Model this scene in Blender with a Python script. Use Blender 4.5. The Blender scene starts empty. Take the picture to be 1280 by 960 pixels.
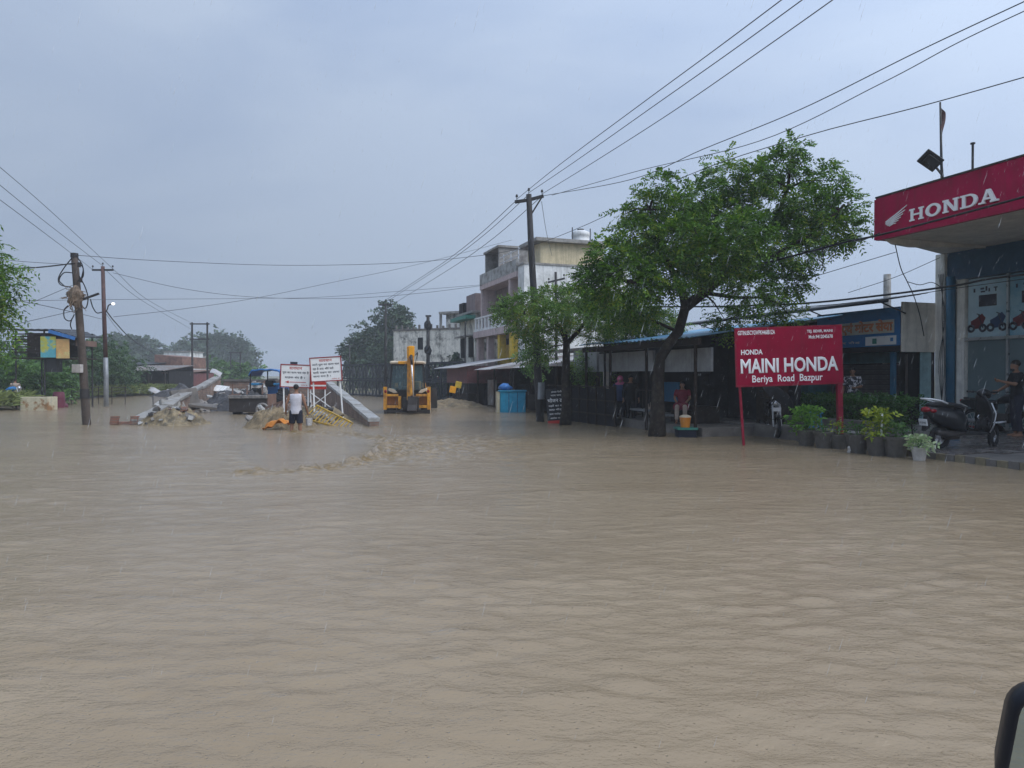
import bpy, bmesh, math, random
import numpy as np
from mathutils import Vector, Matrix, noise, Euler

random.seed(7)
RNG = np.random.default_rng(7)
R = math.radians
SC = bpy.context.scene
COL = SC.collection

# ------------------------------------------------------------------ camera
FPX, CAMZ = 888.0, 1.6
PITCH = math.atan(10 / FPX)
cam_d = bpy.data.cameras.new("camera")
cam = bpy.data.objects.new("camera", cam_d)
COL.objects.link(cam)
cam.location = (0, 0, CAMZ)
cam.rotation_euler = (R(90) - PITCH, 0, 0)
cam_d.sensor_fit = 'HORIZONTAL'
cam_d.sensor_width = 36
cam_d.lens = 36 * FPX / 1280
cam_d.clip_start = 0.05
cam_d.clip_end = 6000
SC.camera = cam

# ------------------------------------------------------------------ light: overcast monsoon sky
w = bpy.data.worlds.new("World")
SC.world = w
w.use_nodes = True
nt = w.node_tree
nt.nodes.clear()
out = nt.nodes.new("ShaderNodeOutputWorld")
bg = nt.nodes.new("ShaderNodeBackground")
sky = nt.nodes.new("ShaderNodeTexSky")
sky.sky_type = 'NISHITA'
sky.sun_disc = False
sky.dust_density = 3.0
tc = nt.nodes.new("ShaderNodeTexCoord")
mp = nt.nodes.new("ShaderNodeMapping")
mp.inputs["Scale"].default_value = (1.0, 1.0, 2.6)
nz = nt.nodes.new("ShaderNodeTexNoise")
nz.inputs["Scale"].default_value = 1.7
nz.inputs["Detail"].default_value = 5
nz.inputs["Roughness"].default_value = 0.5
nz.inputs["Distortion"].default_value = 0.3
cr = nt.nodes.new("ShaderNodeValToRGB")
cr.color_ramp.elements[0].position = 0.39
cr.color_ramp.elements[0].color = (3.14, 3.95, 5.48, 1)
cr.color_ramp.elements[1].position = 0.63
cr.color_ramp.elements[1].color = (3.95, 4.74, 6.08, 1)
mx = nt.nodes.new("ShaderNodeMix")
mx.data_type = 'RGBA'
mx.inputs["Factor"].default_value = 0.9
nt.links.new(tc.outputs["Generated"], mp.inputs["Vector"])
nt.links.new(mp.outputs["Vector"], nz.inputs["Vector"])
nt.links.new(nz.outputs["Fac"], cr.inputs["Fac"])
nt.links.new(sky.outputs["Color"], mx.inputs[6])
nt.links.new(cr.outputs["Color"], mx.inputs[7])
# overcast dome: a little brighter overhead and toward the veiled sun
SUN_DIR = Vector((0.62, -0.30, 0.74)).normalized()
sky.sun_elevation = math.asin(SUN_DIR.z)
sky.sun_rotation = math.atan2(SUN_DIR.x, SUN_DIR.y)
def wmath(op, a_, b_=None, c_=None):
    q = nt.nodes.new("ShaderNodeMath"); q.operation = op
    for k, s_ in enumerate((a_, b_, c_)):
        if s_ is None: continue
        if isinstance(s_, (int, float)): q.inputs[k].default_value = s_
        else: nt.links.new(s_, q.inputs[k])
    return q.outputs[0]
sx = nt.nodes.new("ShaderNodeSeparateXYZ")
nt.links.new(tc.outputs["Generated"], sx.inputs[0])
zen = wmath('MULTIPLY_ADD', wmath('MAXIMUM', sx.outputs[2], 0.0), 0.55, 0.88)
dp = nt.nodes.new("ShaderNodeVectorMath"); dp.operation = 'DOT_PRODUCT'
nt.links.new(tc.outputs["Generated"], dp.inputs[0]); dp.inputs[1].default_value = SUN_DIR
half = wmath('MULTIPLY_ADD', dp.outputs["Value"], 0.5, 0.5)
glow = wmath('MULTIPLY_ADD', wmath('MULTIPLY', half, half), 1.2, 0.77)
tot = wmath('MULTIPLY', zen, glow)
mul = nt.nodes.new("ShaderNodeVectorMath"); mul.operation = 'SCALE'
nt.links.new(mx.outputs[2], mul.inputs[0]); nt.links.new(tot, mul.inputs["Scale"])
nt.links.new(mul.outputs[0], bg.inputs["Color"])
bg.inputs["Strength"].default_value = 0.1
nt.links.new(bg.outputs["Background"], out.inputs["Surface"])

sun_d = bpy.data.lights.new("sun", 'SUN')
sun_d.energy = 1.5
sun_d.angle = R(40)
sun_d.color = (1.0, 0.97, 0.92)
sun = bpy.data.objects.new("sun", sun_d)
COL.objects.link(sun)
sun.location = (20, -10, 40)
sun.rotation_euler = SUN_DIR.to_track_quat('Z', 'Y').to_euler()
SC.view_settings.view_transform = 'Standard'
SC.view_settings.look = 'None'
SC.view_settings.gamma = 1
SC.view_settings.use_curve_mapping = False
SC.view_settings.exposure = 0.22
SC.cycles.max_bounces = 6
SC.cycles.volume_bounces = 2
SC.cycles.transparent_max_bounces = 12
SC.cycles.caustics_reflective = False
SC.cycles.caustics_refractive = False

# ------------------------------------------------------------------ measuring helpers
_cp, _sp = math.cos(PITCH), math.sin(PITCH)
def ray(px, py):
    a, b = (px - 640) / FPX, (480 - py) / FPX
    return Vector((a, _cp + b * _sp, -_sp + b * _cp))
def at(px, py, Y):
    d = ray(px, py)
    return Vector((0, 0, CAMZ)) + d * (Y / d.y)
def wat(px, py, z=0.0):
    d = ray(px, py)
    return Vector((0, 0, CAMZ)) + d * ((z - CAMZ) / d.z)
SA = R(19.5)
O = Vector((8.08, 13.8, 0))
U = Vector((-math.sin(SA), math.cos(SA), 0))
V = Vector((math.cos(SA), math.sin(SA), 0))
def S(t, s, z=0.0):
    return O + U * s + V * t + Vector((0, 0, z))
def st(p):
    q = p - O
    return q.dot(V), q.dot(U)

# ------------------------------------------------------------------ materials
M = {}
def pm(name, col, rough=0.6, ns=5.0, na=0.3, bump=0.15, streak=0.0, metal=0.0, col2=None, c2s=1.5, c2p=(0.45, 0.65), spec=0.28, coat=0.0, bs=None):
    m = bpy.data.materials.new(name)
    m.use_nodes = True
    n, l = m.node_tree.nodes, m.node_tree.links
    b = n["Principled BSDF"]
    b.inputs["Roughness"].default_value = rough
    b.inputs["Metallic"].default_value = metal
    b.inputs["Specular IOR Level"].default_value = spec
    b.inputs["Coat Weight"].default_value = coat
    c = n.new("ShaderNodeTexCoord")
    t = n.new("ShaderNodeTexNoise")
    t.inputs["Scale"].default_value = ns
    t.inputs["Detail"].default_value = 6
    t.inputs["Roughness"].default_value = 0.65
    l.new(c.outputs["Object"], t.inputs["Vector"])
    cur = None
    rgb = n.new("ShaderNodeRGB")
    rgb.outputs[0].default_value = (*col, 1)
    cur = rgb.outputs[0]
    if col2 is not None:
        t2 = n.new("ShaderNodeTexNoise")
        t2.inputs["Scale"].default_value = c2s
        t2.inputs["Detail"].default_value = 7
        t2.inputs["Roughness"].default_value = 0.7
        l.new(c.outputs["Object"], t2.inputs["Vector"])
        mr = n.new("ShaderNodeMapRange")
        mr.inputs[1].default_value, mr.inputs[2].default_value = c2p
        l.new(t2.outputs["Fac"], mr.inputs[0])
        x = n.new("ShaderNodeMix"); x.data_type = 'RGBA'
        l.new(mr.outputs[0], x.inputs["Factor"])
        l.new(cur, x.inputs[6]); x.inputs[7].default_value = (*col2, 1)
        cur = x.outputs[2]
    if streak > 0:
        mp = n.new("ShaderNodeMapping")
        mp.inputs["Scale"].default_value = (3.2, 3.2, 0.22)
        l.new(c.outputs["Object"], mp.inputs["Vector"])
        t3 = n.new("ShaderNodeTexNoise")
        t3.inputs["Scale"].default_value = 1.6
        t3.inputs["Detail"].default_value = 8
        t3.inputs["Roughness"].default_value = 0.7
        l.new(mp.outputs[0], t3.inputs["Vector"])
        mr = n.new("ShaderNodeMapRange")
        mr.inputs[1].default_value, mr.inputs[2].default_value = 0.5, 0.72
        mr.inputs[4].default_value = streak
        l.new(t3.outputs["Fac"], mr.inputs[0])
        x = n.new("ShaderNodeMix"); x.data_type = 'RGBA'
        l.new(mr.outputs[0], x.inputs["Factor"])
        l.new(cur, x.inputs[6]); x.inputs[7].default_value = (0.035, 0.035, 0.03, 1)
        cur = x.outputs[2]
    mr = n.new("ShaderNodeMapRange")
    mr.inputs[1].default_value, mr.inputs[2].default_value = 0.3, 0.7
    mr.inputs[3].default_value, mr.inputs[4].default_value = 1 - na, 1 + na * 0.6
    l.new(t.outputs["Fac"], mr.inputs[0])
    x = n.new("ShaderNodeMix"); x.data_type = 'RGBA'; x.blend_type = 'MULTIPLY'
    x.inputs["Factor"].default_value = 1
    l.new(cur, x.inputs[6])
    l.new(mr.outputs[0], x.inputs[7])
    l.new(x.outputs[2], b.inputs["Base Color"])
    rr = n.new("ShaderNodeMapRange")
    rr.inputs[3].default_value, rr.inputs[4].default_value = max(0.03, rough - 0.15), min(1, rough + 0.15)
    l.new(t.outputs["Fac"], rr.inputs[0])
    l.new(rr.outputs[0], b.inputs["Roughness"])
    if bump > 0:
        bp = n.new("ShaderNodeBump")
        bp.inputs["Strength"].default_value = bump
        bp.inputs["Distance"].default_value = 0.02
        tb = n.new("ShaderNodeTexNoise")
        tb.inputs["Scale"].default_value = bs or ns * 6
        tb.inputs["Detail"].default_value = 4
        l.new(c.outputs["Object"], tb.inputs["Vector"])
        l.new(tb.outputs["Fac"], bp.inputs["Height"])
        l.new(bp.outputs[0], b.inputs["Normal"])
    M[name] = m
    return m

def leafmat(name, dark, light, third=None, trans=0.25):
    m = bpy.data.materials.new(name)
    m.use_nodes = True
    n, l = m.node_tree.nodes, m.node_tree.links
    b = n["Principled BSDF"]
    o = n["Material Output"]
    g = n.new("ShaderNodeNewGeometry")
    c = n.new("ShaderNodeTexCoord")
    t = n.new("ShaderNodeTexNoise")
    t.inputs["Scale"].default_value = 1.1
    t.inputs["Detail"].default_value = 3
    l.new(c.outputs["Object"], t.inputs["Vector"])
    ad = n.new("ShaderNodeMath"); ad.operation = 'MULTIPLY_ADD'
    l.new(g.outputs["Random Per Island"], ad.inputs[0]); ad.inputs[1].default_value = 0.5
    l.new(t.outputs["Fac"], ad.inputs[2])
    ramp = n.new("ShaderNodeValToRGB")
    e = ramp.color_ramp.elements
    e[0].position, e[0].color = 0.45, (*dark, 1)
    e[1].position, e[1].color = 0.95, (*light, 1)
    if third:
        k = ramp.color_ramp.elements.new(1.0)
        k.color = (*third, 1)
        e[1].position = 0.9
    l.new(ad.outputs[0], ramp.inputs["Fac"])
    l.new(ramp.outputs[0], b.inputs["Base Color"])
    b.inputs["Roughness"].default_value = 0.5
    b.inputs["Specular IOR Level"].default_value = 0.25
    tr = n.new("ShaderNodeBsdfTranslucent")
    l.new(ramp.outputs[0], tr.inputs["Color"])
    mxs = n.new("ShaderNodeMixShader")
    mxs.inputs[0].default_value = trans
    l.new(b.outputs[0], mxs.inputs[1]); l.new(tr.outputs[0], mxs.inputs[2])
    l.new(mxs.outputs[0], o.inputs["Surface"])
    M[name] = m
    return m

def brickmat(name, c1, c2, mortar, scale=1.0, rough=0.8):
    m = bpy.data.materials.new(name)
    m.use_nodes = True
    n, l = m.node_tree.nodes, m.node_tree.links
    b = n["Principled BSDF"]
    b.inputs["Roughness"].default_value = rough
    c = n.new("ShaderNodeTexCoord")
    mp = n.new("ShaderNodeMapping")
    mp.inputs["Rotation"].default_value = (R(90), 0, 0)
    l.new(c.outputs["Object"], mp.inputs["Vector"])
    # brick courses follow x+y along the wall, z up
    sx = n.new("ShaderNodeSeparateXYZ")
    l.new(c.outputs["Object"], sx.inputs[0])
    a = n.new("ShaderNodeMath"); a.operation = 'ADD'
    l.new(sx.outputs[0], a.inputs[0]); l.new(sx.outputs[1], a.inputs[1])
    cb = n.new("ShaderNodeCombineXYZ")
    l.new(a.outputs[0], cb.inputs[0]); l.new(sx.outputs[2], cb.inputs[1])
    br = n.new("ShaderNodeTexBrick")
    br.inputs["Scale"].default_value = scale
    br.inputs["Brick Width"].default_value = 0.24
    br.inputs["Row Height"].default_value = 0.085
    br.inputs["Mortar Size"].default_value = 0.012
    br.inputs["Color1"].default_value = (*c1, 1)
    br.inputs["Color2"].default_value = (*c2, 1)
    br.inputs["Mortar"].default_value = (*mortar, 1)
    l.new(cb.outputs[0], br.inputs["Vector"])
    t = n.new("ShaderNodeTexNoise")
    t.inputs["Scale"].default_value = 2.2
    t.inputs["Detail"].default_value = 7
    l.new(c.outputs["Object"], t.inputs["Vector"])
    mr = n.new("ShaderNodeMapRange")
    mr.inputs[1].default_value, mr.inputs[2].default_value = 0.3, 0.7
    mr.inputs[3].default_value, mr.inputs[4].default_value = 0.55, 1.2
    l.new(t.outputs["Fac"], mr.inputs[0])
    x = n.new("ShaderNodeMix"); x.data_type = 'RGBA'; x.blend_type = 'MULTIPLY'
    x.inputs["Factor"].default_value = 1
    l.new(br.outputs["Color"], x.inputs[6]); l.new(mr.outputs[0], x.inputs[7])
    l.new(x.outputs[2], b.inputs["Base Color"])
    bp = n.new("ShaderNodeBump")
    bp.inputs["Strength"].default_value = 0.5; bp.inputs["Distance"].default_value = 0.02
    l.new(br.outputs["Fac"], bp.inputs["Height"]); bp.invert = True
    l.new(bp.outputs[0], b.inputs["Normal"])
    M[name] = m
    return m

def emis(name, col, st_):
    m = bpy.data.materials.new(name); m.use_nodes = True
    b = m.node_tree.nodes["Principled BSDF"]
    b.inputs["Base Color"].default_value = (*col, 1)
    b.inputs["Emission Color"].default_value = (*col, 1)
    b.inputs["Emission Strength"].default_value = st_
    M[name] = m

def glassmat(name, col, rough=0.06, alpha=0.55):
    m = bpy.data.materials.new(name); m.use_nodes = True
    n, l = m.node_tree.nodes, m.node_tree.links
    b = n["Principled BSDF"]
    b.inputs["Base Color"].default_value = (*col, 1)
    b.inputs["Roughness"].default_value = rough
    tr = n.new("ShaderNodeBsdfTransparent")
    tr.inputs["Color"].default_value = (0.75, 0.85, 0.88, 1)
    mxs = n.new("ShaderNodeMixShader")
    mxs.inputs[0].default_value = alpha
    l.new(tr.outputs[0], mxs.inputs[1]); l.new(b.outputs[0], mxs.inputs[2])
    l.new(mxs.outputs[0], n["Material Output"].inputs["Surface"])
    M[name] = m

pm("white_wall", (0.70, 0.71, 0.70), 0.75, 3, 0.2, 0.1, streak=0.6, col2=(0.52, 0.53, 0.51), c2s=0.9)
pm("white_wall_clean", (0.68, 0.69, 0.68), 0.7, 3, 0.15, 0.1, streak=0.45)
pm("mouldy_wall", (0.66, 0.64, 0.57), 0.85, 3, 0.25, 0.2, streak=0.75, col2=(0.10, 0.10, 0.09), c2s=1.1, c2p=(0.5, 0.64))
pm("beige_wall", (0.74, 0.69, 0.60), 0.75, 4, 0.2, 0.1, streak=0.4)
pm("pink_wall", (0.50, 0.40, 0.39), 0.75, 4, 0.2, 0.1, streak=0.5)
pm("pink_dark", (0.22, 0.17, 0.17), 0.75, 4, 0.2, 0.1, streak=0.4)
pm("yellow_wall", (0.60, 0.51, 0.33), 0.75, 4, 0.2, 0.1, streak=0.4)
pm("yellow_paint", (0.62, 0.42, 0.04), 0.6, 5, 0.3, 0.1, streak=0.3)
pm("concrete", (0.30, 0.29, 0.27), 0.7, 4, 0.3, 0.3, col2=(0.17, 0.16, 0.15), c2s=1.8, streak=0.35)
pm("pale_concrete", (0.38, 0.38, 0.37), 0.6, 4, 0.35, 0.3, col2=(0.19, 0.175, 0.15), c2s=2.6, streak=0.3)
pm("old_concrete", (0.17, 0.155, 0.14), 0.7, 6, 0.4, 0.4, col2=(0.08, 0.075, 0.07), c2s=3)
pm("soffit", (0.74, 0.69, 0.65), 0.7, 2, 0.2, 0.05, col2=(0.58, 0.54, 0.51), c2s=1.2)
pm("mud", (0.21, 0.16, 0.095), 0.75, 4, 0.4, 0.8, col2=(0.12, 0.095, 0.06), c2s=2.5, bs=14)
pm("wet_sand", (0.24, 0.19, 0.115), 0.7, 5, 0.45, 0.9, col2=(0.10, 0.085, 0.06), c2s=4, bs=18)
pm("grey_rubble", (0.26, 0.24, 0.22), 0.75, 5, 0.45, 0.8, col2=(0.10, 0.10, 0.10), c2s=4, bs=18)
pm("dark_rubble", (0.07, 0.07, 0.075), 0.7, 5, 0.45, 0.8, col2=(0.03, 0.03, 0.035), c2s=4, bs=18)
pm("ground", (0.16, 0.13, 0.08), 0.85, 0.6, 0.4, 0.5, col2=(0.06, 0.09, 0.03), c2s=0.25, bs=3)
pm("red_sign", (0.27, 0.002, 0.030), 0.55, 1.6, 0.22, 0.25, streak=0.22, bs=3, spec=0.08)
pm("red_fascia", (0.33, 0.005, 0.050), 0.5, 1.2, 0.25, 0.15, streak=0.28, bs=2.5, spec=0.12)
pm("red_post", (0.24, 0.01, 0.03), 0.5, 5, 0.3, 0.05, spec=0.15)
pm("sign_white", (0.82, 0.82, 0.80), 0.5, 2, 0.1, 0.0)
pm("letter_white", (0.82, 0.82, 0.82), 0.45, 2, 0.06, 0.0)
pm("letter_red", (0.50, 0.04, 0.03), 0.5, 2, 0.1, 0.0)
pm("letter_black", (0.03, 0.03, 0.045), 0.5, 2, 0.1, 0.0)
pm("letter_orange", (0.62, 0.20, 0.06), 0.5, 2, 0.2, 0.0)
pm("letter_cream", (0.60, 0.56, 0.46), 0.5, 2, 0.2, 0.0)
pm("frame_red", (0.28, 0.03, 0.03), 0.5, 4, 0.2, 0.05)
pm("sign_blue", (0.02, 0.17, 0.42), 0.45, 2, 0.2, 0.0)
pm("sign_dark_red", (0.13, 0.045, 0.035), 0.5, 2, 0.3, 0.0)
pm("sign_black", (0.018, 0.019, 0.022), 0.5, 3, 0.3, 0.02)
pm("teal_paint", (0.05, 0.17, 0.19), 0.6, 4, 0.3, 0.1, streak=0.4)
pm("showroom_white", (0.84, 0.81, 0.75), 0.75, 4, 0.2, 0.1, streak=0.45)
pm("pale_teal", (0.30, 0.46, 0.48), 0.6, 4, 0.3, 0.1, streak=0.4)
pm("dark_blue_paint", (0.02, 0.075, 0.15), 0.5, 3, 0.2, 0.05)
pm("blue_pipe", (0.03, 0.13, 0.22), 0.45, 3, 0.2, 0.05)
pm("blue_tarp", (0.04, 0.16, 0.42), 0.4, 6, 0.25, 0.4, bs=9)
pm("blue_sheet", (0.10, 0.30, 0.50), 0.4, 6, 0.3, 0.3, col2=(0.25, 0.36, 0.42), c2s=2)
pm("black_sheet", (0.03, 0.032, 0.036), 0.45, 5, 0.4, 0.2)
pm("blue_box", (0.02, 0.26, 0.42), 0.45, 4, 0.2, 0.05, streak=0.25)
pm("tin", (0.22, 0.21, 0.20), 0.5, 4, 0.35, 0.1, metal=0.3, streak=0.4, col2=(0.15, 0.09, 0.06), c2s=1.5)
pm("rusty_tin", (0.20, 0.12, 0.09), 0.7, 4, 0.4, 0.2, col2=(0.10, 0.08, 0.075), c2s=2, streak=0.3)
pm("pale_tin", (0.42, 0.42, 0.43), 0.5, 4, 0.3, 0.1, metal=0.2, streak=0.35, col2=(0.27, 0.24, 0.22), c2s=2)
pm("maroon_wall", (0.17, 0.065, 0.065), 0.7, 4, 0.3, 0.1, streak=0.3)
pm("maroon_plastic", (0.14, 0.03, 0.055), 0.5, 4, 0.2, 0.05)
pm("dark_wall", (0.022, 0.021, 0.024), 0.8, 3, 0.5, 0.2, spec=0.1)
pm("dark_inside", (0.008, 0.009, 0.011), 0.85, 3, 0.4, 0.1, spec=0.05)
pm("dark_wood", (0.032, 0.024, 0.020), 0.7, 9, 0.5, 0.3, spec=0.12)
pm("shutter", (0.10, 0.085, 0.08), 0.55, 4, 0.3, 0.05, streak=0.25, spec=0.15)
pm("grey_fascia", (0.30, 0.31, 0.32), 0.65, 3, 0.3, 0.05, streak=0.35)
pm("truss_steel", (0.04, 0.046, 0.055), 0.55, 4, 0.3, 0.1, metal=0.3)
pm("pole_wood", (0.085, 0.066, 0.056), 0.8, 5, 0.4, 0.5, streak=0.5)
pm("pole_dark", (0.035, 0.033, 0.034), 0.65, 5, 0.4, 0.3)
pm("pole_rust", (0.095, 0.050, 0.045), 0.65, 5, 0.4, 0.2)
pm("pole_grey", (0.27, 0.29, 0.31), 0.5, 5, 0.3, 0.1, metal=0.3)
pm("straw", (0.20, 0.15, 0.11), 0.9, 12, 0.5, 0.6)
pm("cable_black", (0.016, 0.017, 0.02), 0.5, 5, 0.1, 0.0)
pm("wire_grey", (0.06, 0.065, 0.075), 0.5, 5, 0.1, 0.0)
pm("bark", (0.026, 0.021, 0.018), 0.85, 7, 0.45, 0.9, col2=(0.055, 0.046, 0.036), c2s=5, spec=0.15)
pm("jcb_orange_dark", (0.30, 0.12, 0.03), 0.5, 5, 0.4, 0.1, streak=0.3)
pm("jcb_yellow", (0.80, 0.36, 0.02), 0.42, 4, 0.35, 0.05, streak=0.5, col2=(0.36, 0.17, 0.06), c2s=3.5, c2p=(0.42, 0.7))
pm("jcb_bright", (0.85, 0.36, 0.008), 0.4, 4, 0.12, 0.02)
pm("cream_paint", (0.62, 0.53, 0.40), 0.5, 4, 0.25, 0.05)
pm("steel_chrome", (0.65, 0.66, 0.68), 0.25, 4, 0.1, 0.0, metal=0.6)
pm("dark_steel", (0.05, 0.043, 0.04), 0.6, 5, 0.4, 0.2, metal=0.3)
pm("rubber", (0.02, 0.02, 0.022), 0.75, 8, 0.3, 0.3)
pm("scooter_black", (0.010, 0.011, 0.014), 0.3, 3, 0.2, 0.0, coat=0.15)
pm("matt_black", (0.02, 0.02, 0.022), 0.6, 5, 0.2, 0.1)
pm("tail_red", (0.24, 0.008, 0.015), 0.2, 3, 0.1, 0.0)
pm("silver", (0.55, 0.56, 0.58), 0.3, 5, 0.1, 0.0, metal=0.7)
pm("plate_white", (0.7, 0.71, 0.72), 0.4, 4, 0.1, 0.0)
pm("skin", (0.24, 0.125, 0.075), 0.5, 6, 0.12, 0.0)
pm("hair", (0.012, 0.010, 0.010), 0.55, 14, 0.3, 0.3)
pm("vest_white", (0.52, 0.51, 0.55), 0.8, 9, 0.15, 0.5, bs=14)
pm("cloth_navy", (0.016, 0.018, 0.032), 0.85, 9, 0.2, 0.4, bs=14)
pm("cloth_black", (0.010, 0.010, 0.013), 0.9, 9, 0.2, 0.4, bs=14)
pm("cloth_red", (0.16, 0.012, 0.03), 0.8, 9, 0.25, 0.4, bs=14)
pm("cloth_beige", (0.36, 0.29, 0.24), 0.85, 9, 0.2, 0.4, bs=14)
pm("cloth_check", (0.03, 0.03, 0.035), 0.85, 9, 0.2, 0.4, col2=(0.55, 0.52, 0.55), c2s=14, c2p=(0.5, 0.56))
pm("cloth_pink", (0.65, 0.16, 0.30), 0.8, 9, 0.2, 0.3)
pm("cloth_blue", (0.07, 0.10, 0.20), 0.85, 9, 0.2, 0.4)
pm("orange_plastic", (0.62, 0.22, 0.03), 0.4, 4, 0.15, 0.0)
pm("barricade_yellow", (0.58, 0.36, 0.03), 0.5, 5, 0.35, 0.1, col2=(0.24, 0.17, 0.09), c2s=4)
pm("print_red", (0.14, 0.02, 0.03), 0.4, 4, 0.3, 0.0)
pm("print_blue", (0.02, 0.05, 0.13), 0.4, 4, 0.3, 0.0)
pm("yellow_plastic", (0.60, 0.46, 0.03), 0.45, 4, 0.15, 0.0)
pm("red_plastic", (0.35, 0.03, 0.03), 0.4, 4, 0.15, 0.0)
pm("blue_plastic", (0.04, 0.22, 0.42), 0.4, 4, 0.15, 0.0)
pm("pot_dark", (0.095, 0.088, 0.078), 0.65, 6, 0.35, 0.2, streak=0.3)
pm("pot_white", (0.52, 0.50, 0.47), 0.5, 6, 0.3, 0.1, streak=0.4)
pm("tile_grey", (0.15, 0.13, 0.12), 0.25, 3, 0.3, 0.1, col2=(0.09, 0.078, 0.07), c2s=2)
pm("kerb_yellow", (0.20, 0.17, 0.11), 0.7, 6, 0.3, 0.2)
pm("stained_tank", (0.50, 0.46, 0.33), 0.7, 5, 0.2, 0.1, col2=(0.26, 0.14, 0.06), c2s=2.2, c2p=(0.5, 0.6), streak=0.3)
pm("poster_teal", (0.10, 0.36, 0.42), 0.5, 2.5, 0.2, 0.0, col2=(0.45, 0.45, 0.08), c2s=1.6, c2p=(0.48, 0.56))
pm("poster_orange", (0.60, 0.36, 0.14), 0.5, 2.5, 0.2, 0.0, col2=(0.55, 0.48, 0.20), c2s=2.6, c2p=(0.48, 0.6))
pm("poster_pale", (0.44, 0.58, 0.64), 0.35, 1.2, 0.15, 0.0, col2=(0.32, 0.50, 0.60), c2s=1.0)
pm("poster_blue", (0.18, 0.38, 0.50), 0.35, 1.2, 0.15, 0.0, col2=(0.34, 0.54, 0.62), c2s=1.5)
pm("green_trim", (0.05, 0.22, 0.17), 0.6, 5, 0.3, 0.1)
pm("meter_box", (0.45, 0.42, 0.40), 0.6, 8, 0.3, 0.1)
pm("mirror_black", (0.010, 0.011, 0.016), 0.45, 6, 0.2, 0.1)
pm("solar_black", (0.03, 0.032, 0.032), 0.5, 6, 0.2, 0.0)
pm("flag_brown", (0.10, 0.06, 0.06), 0.8, 6, 0.2, 0.1)
pm("leaf_plain", (0.06, 0.13, 0.03), 0.45, 6, 0.2, 0.0)
brickmat("brick_wet", (0.25, 0.155, 0.11), (0.18, 0.11, 0.08), (0.22, 0.19, 0.165))
brickmat("brick_red", (0.26, 0.11, 0.07), (0.20, 0.09, 0.06), (0.16, 0.13, 0.11))
leafmat("leaf_neem", (0.022, 0.062, 0.006), (0.100, 0.225, 0.018), (0.20, 0.28, 0.025), trans=0.34)
leafmat("leaf_gulmohar", (0.034, 0.085, 0.012), (0.135, 0.26, 0.032), (0.21, 0.23, 0.04))
leafmat("leaf_dark", (0.024, 0.058, 0.024), (0.070, 0.135, 0.045))
leafmat("leaf_bush", (0.030, 0.080, 0.024), (0.11, 0.22, 0.045))
leafmat("leaf_far", (0.030, 0.055, 0.035), (0.065, 0.105, 0.055), trans=0.1)
leafmat("leaf_bright", (0.05, 0.15, 0.025), (0.16, 0.34, 0.04))
leafmat("leaf_lime", (0.13, 0.22, 0.02), (0.33, 0.38, 0.03))
leafmat("leaf_pale", (0.20, 0.34, 0.12), (0.50, 0.55, 0.34))
leafmat("leaf_hedge", (0.018, 0.060, 0.014), (0.060, 0.150, 0.025))
leafmat("grass", (0.09, 0.12, 0.03), (0.20, 0.24, 0.07))
emis("lamp_glow", (1.0, 0.97, 0.9), 1.2)
glassmat("cab_glass", (0.07, 0.13, 0.14), 0.08, 0.45)
glassmat("shop_glass", (0.20, 0.27, 0.29), 0.08, 0.6)
_m = bpy.data.materials.new("mirror_glass"); _m.use_nodes = True
_b = _m.node_tree.nodes["Principled BSDF"]
_b.inputs["Base Color"].default_value = (0.42, 0.50, 0.50, 1); _b.inputs["Metallic"].default_value = 1; _b.inputs["Roughness"].default_value = 0.03
M["mirror_glass"] = _m

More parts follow.
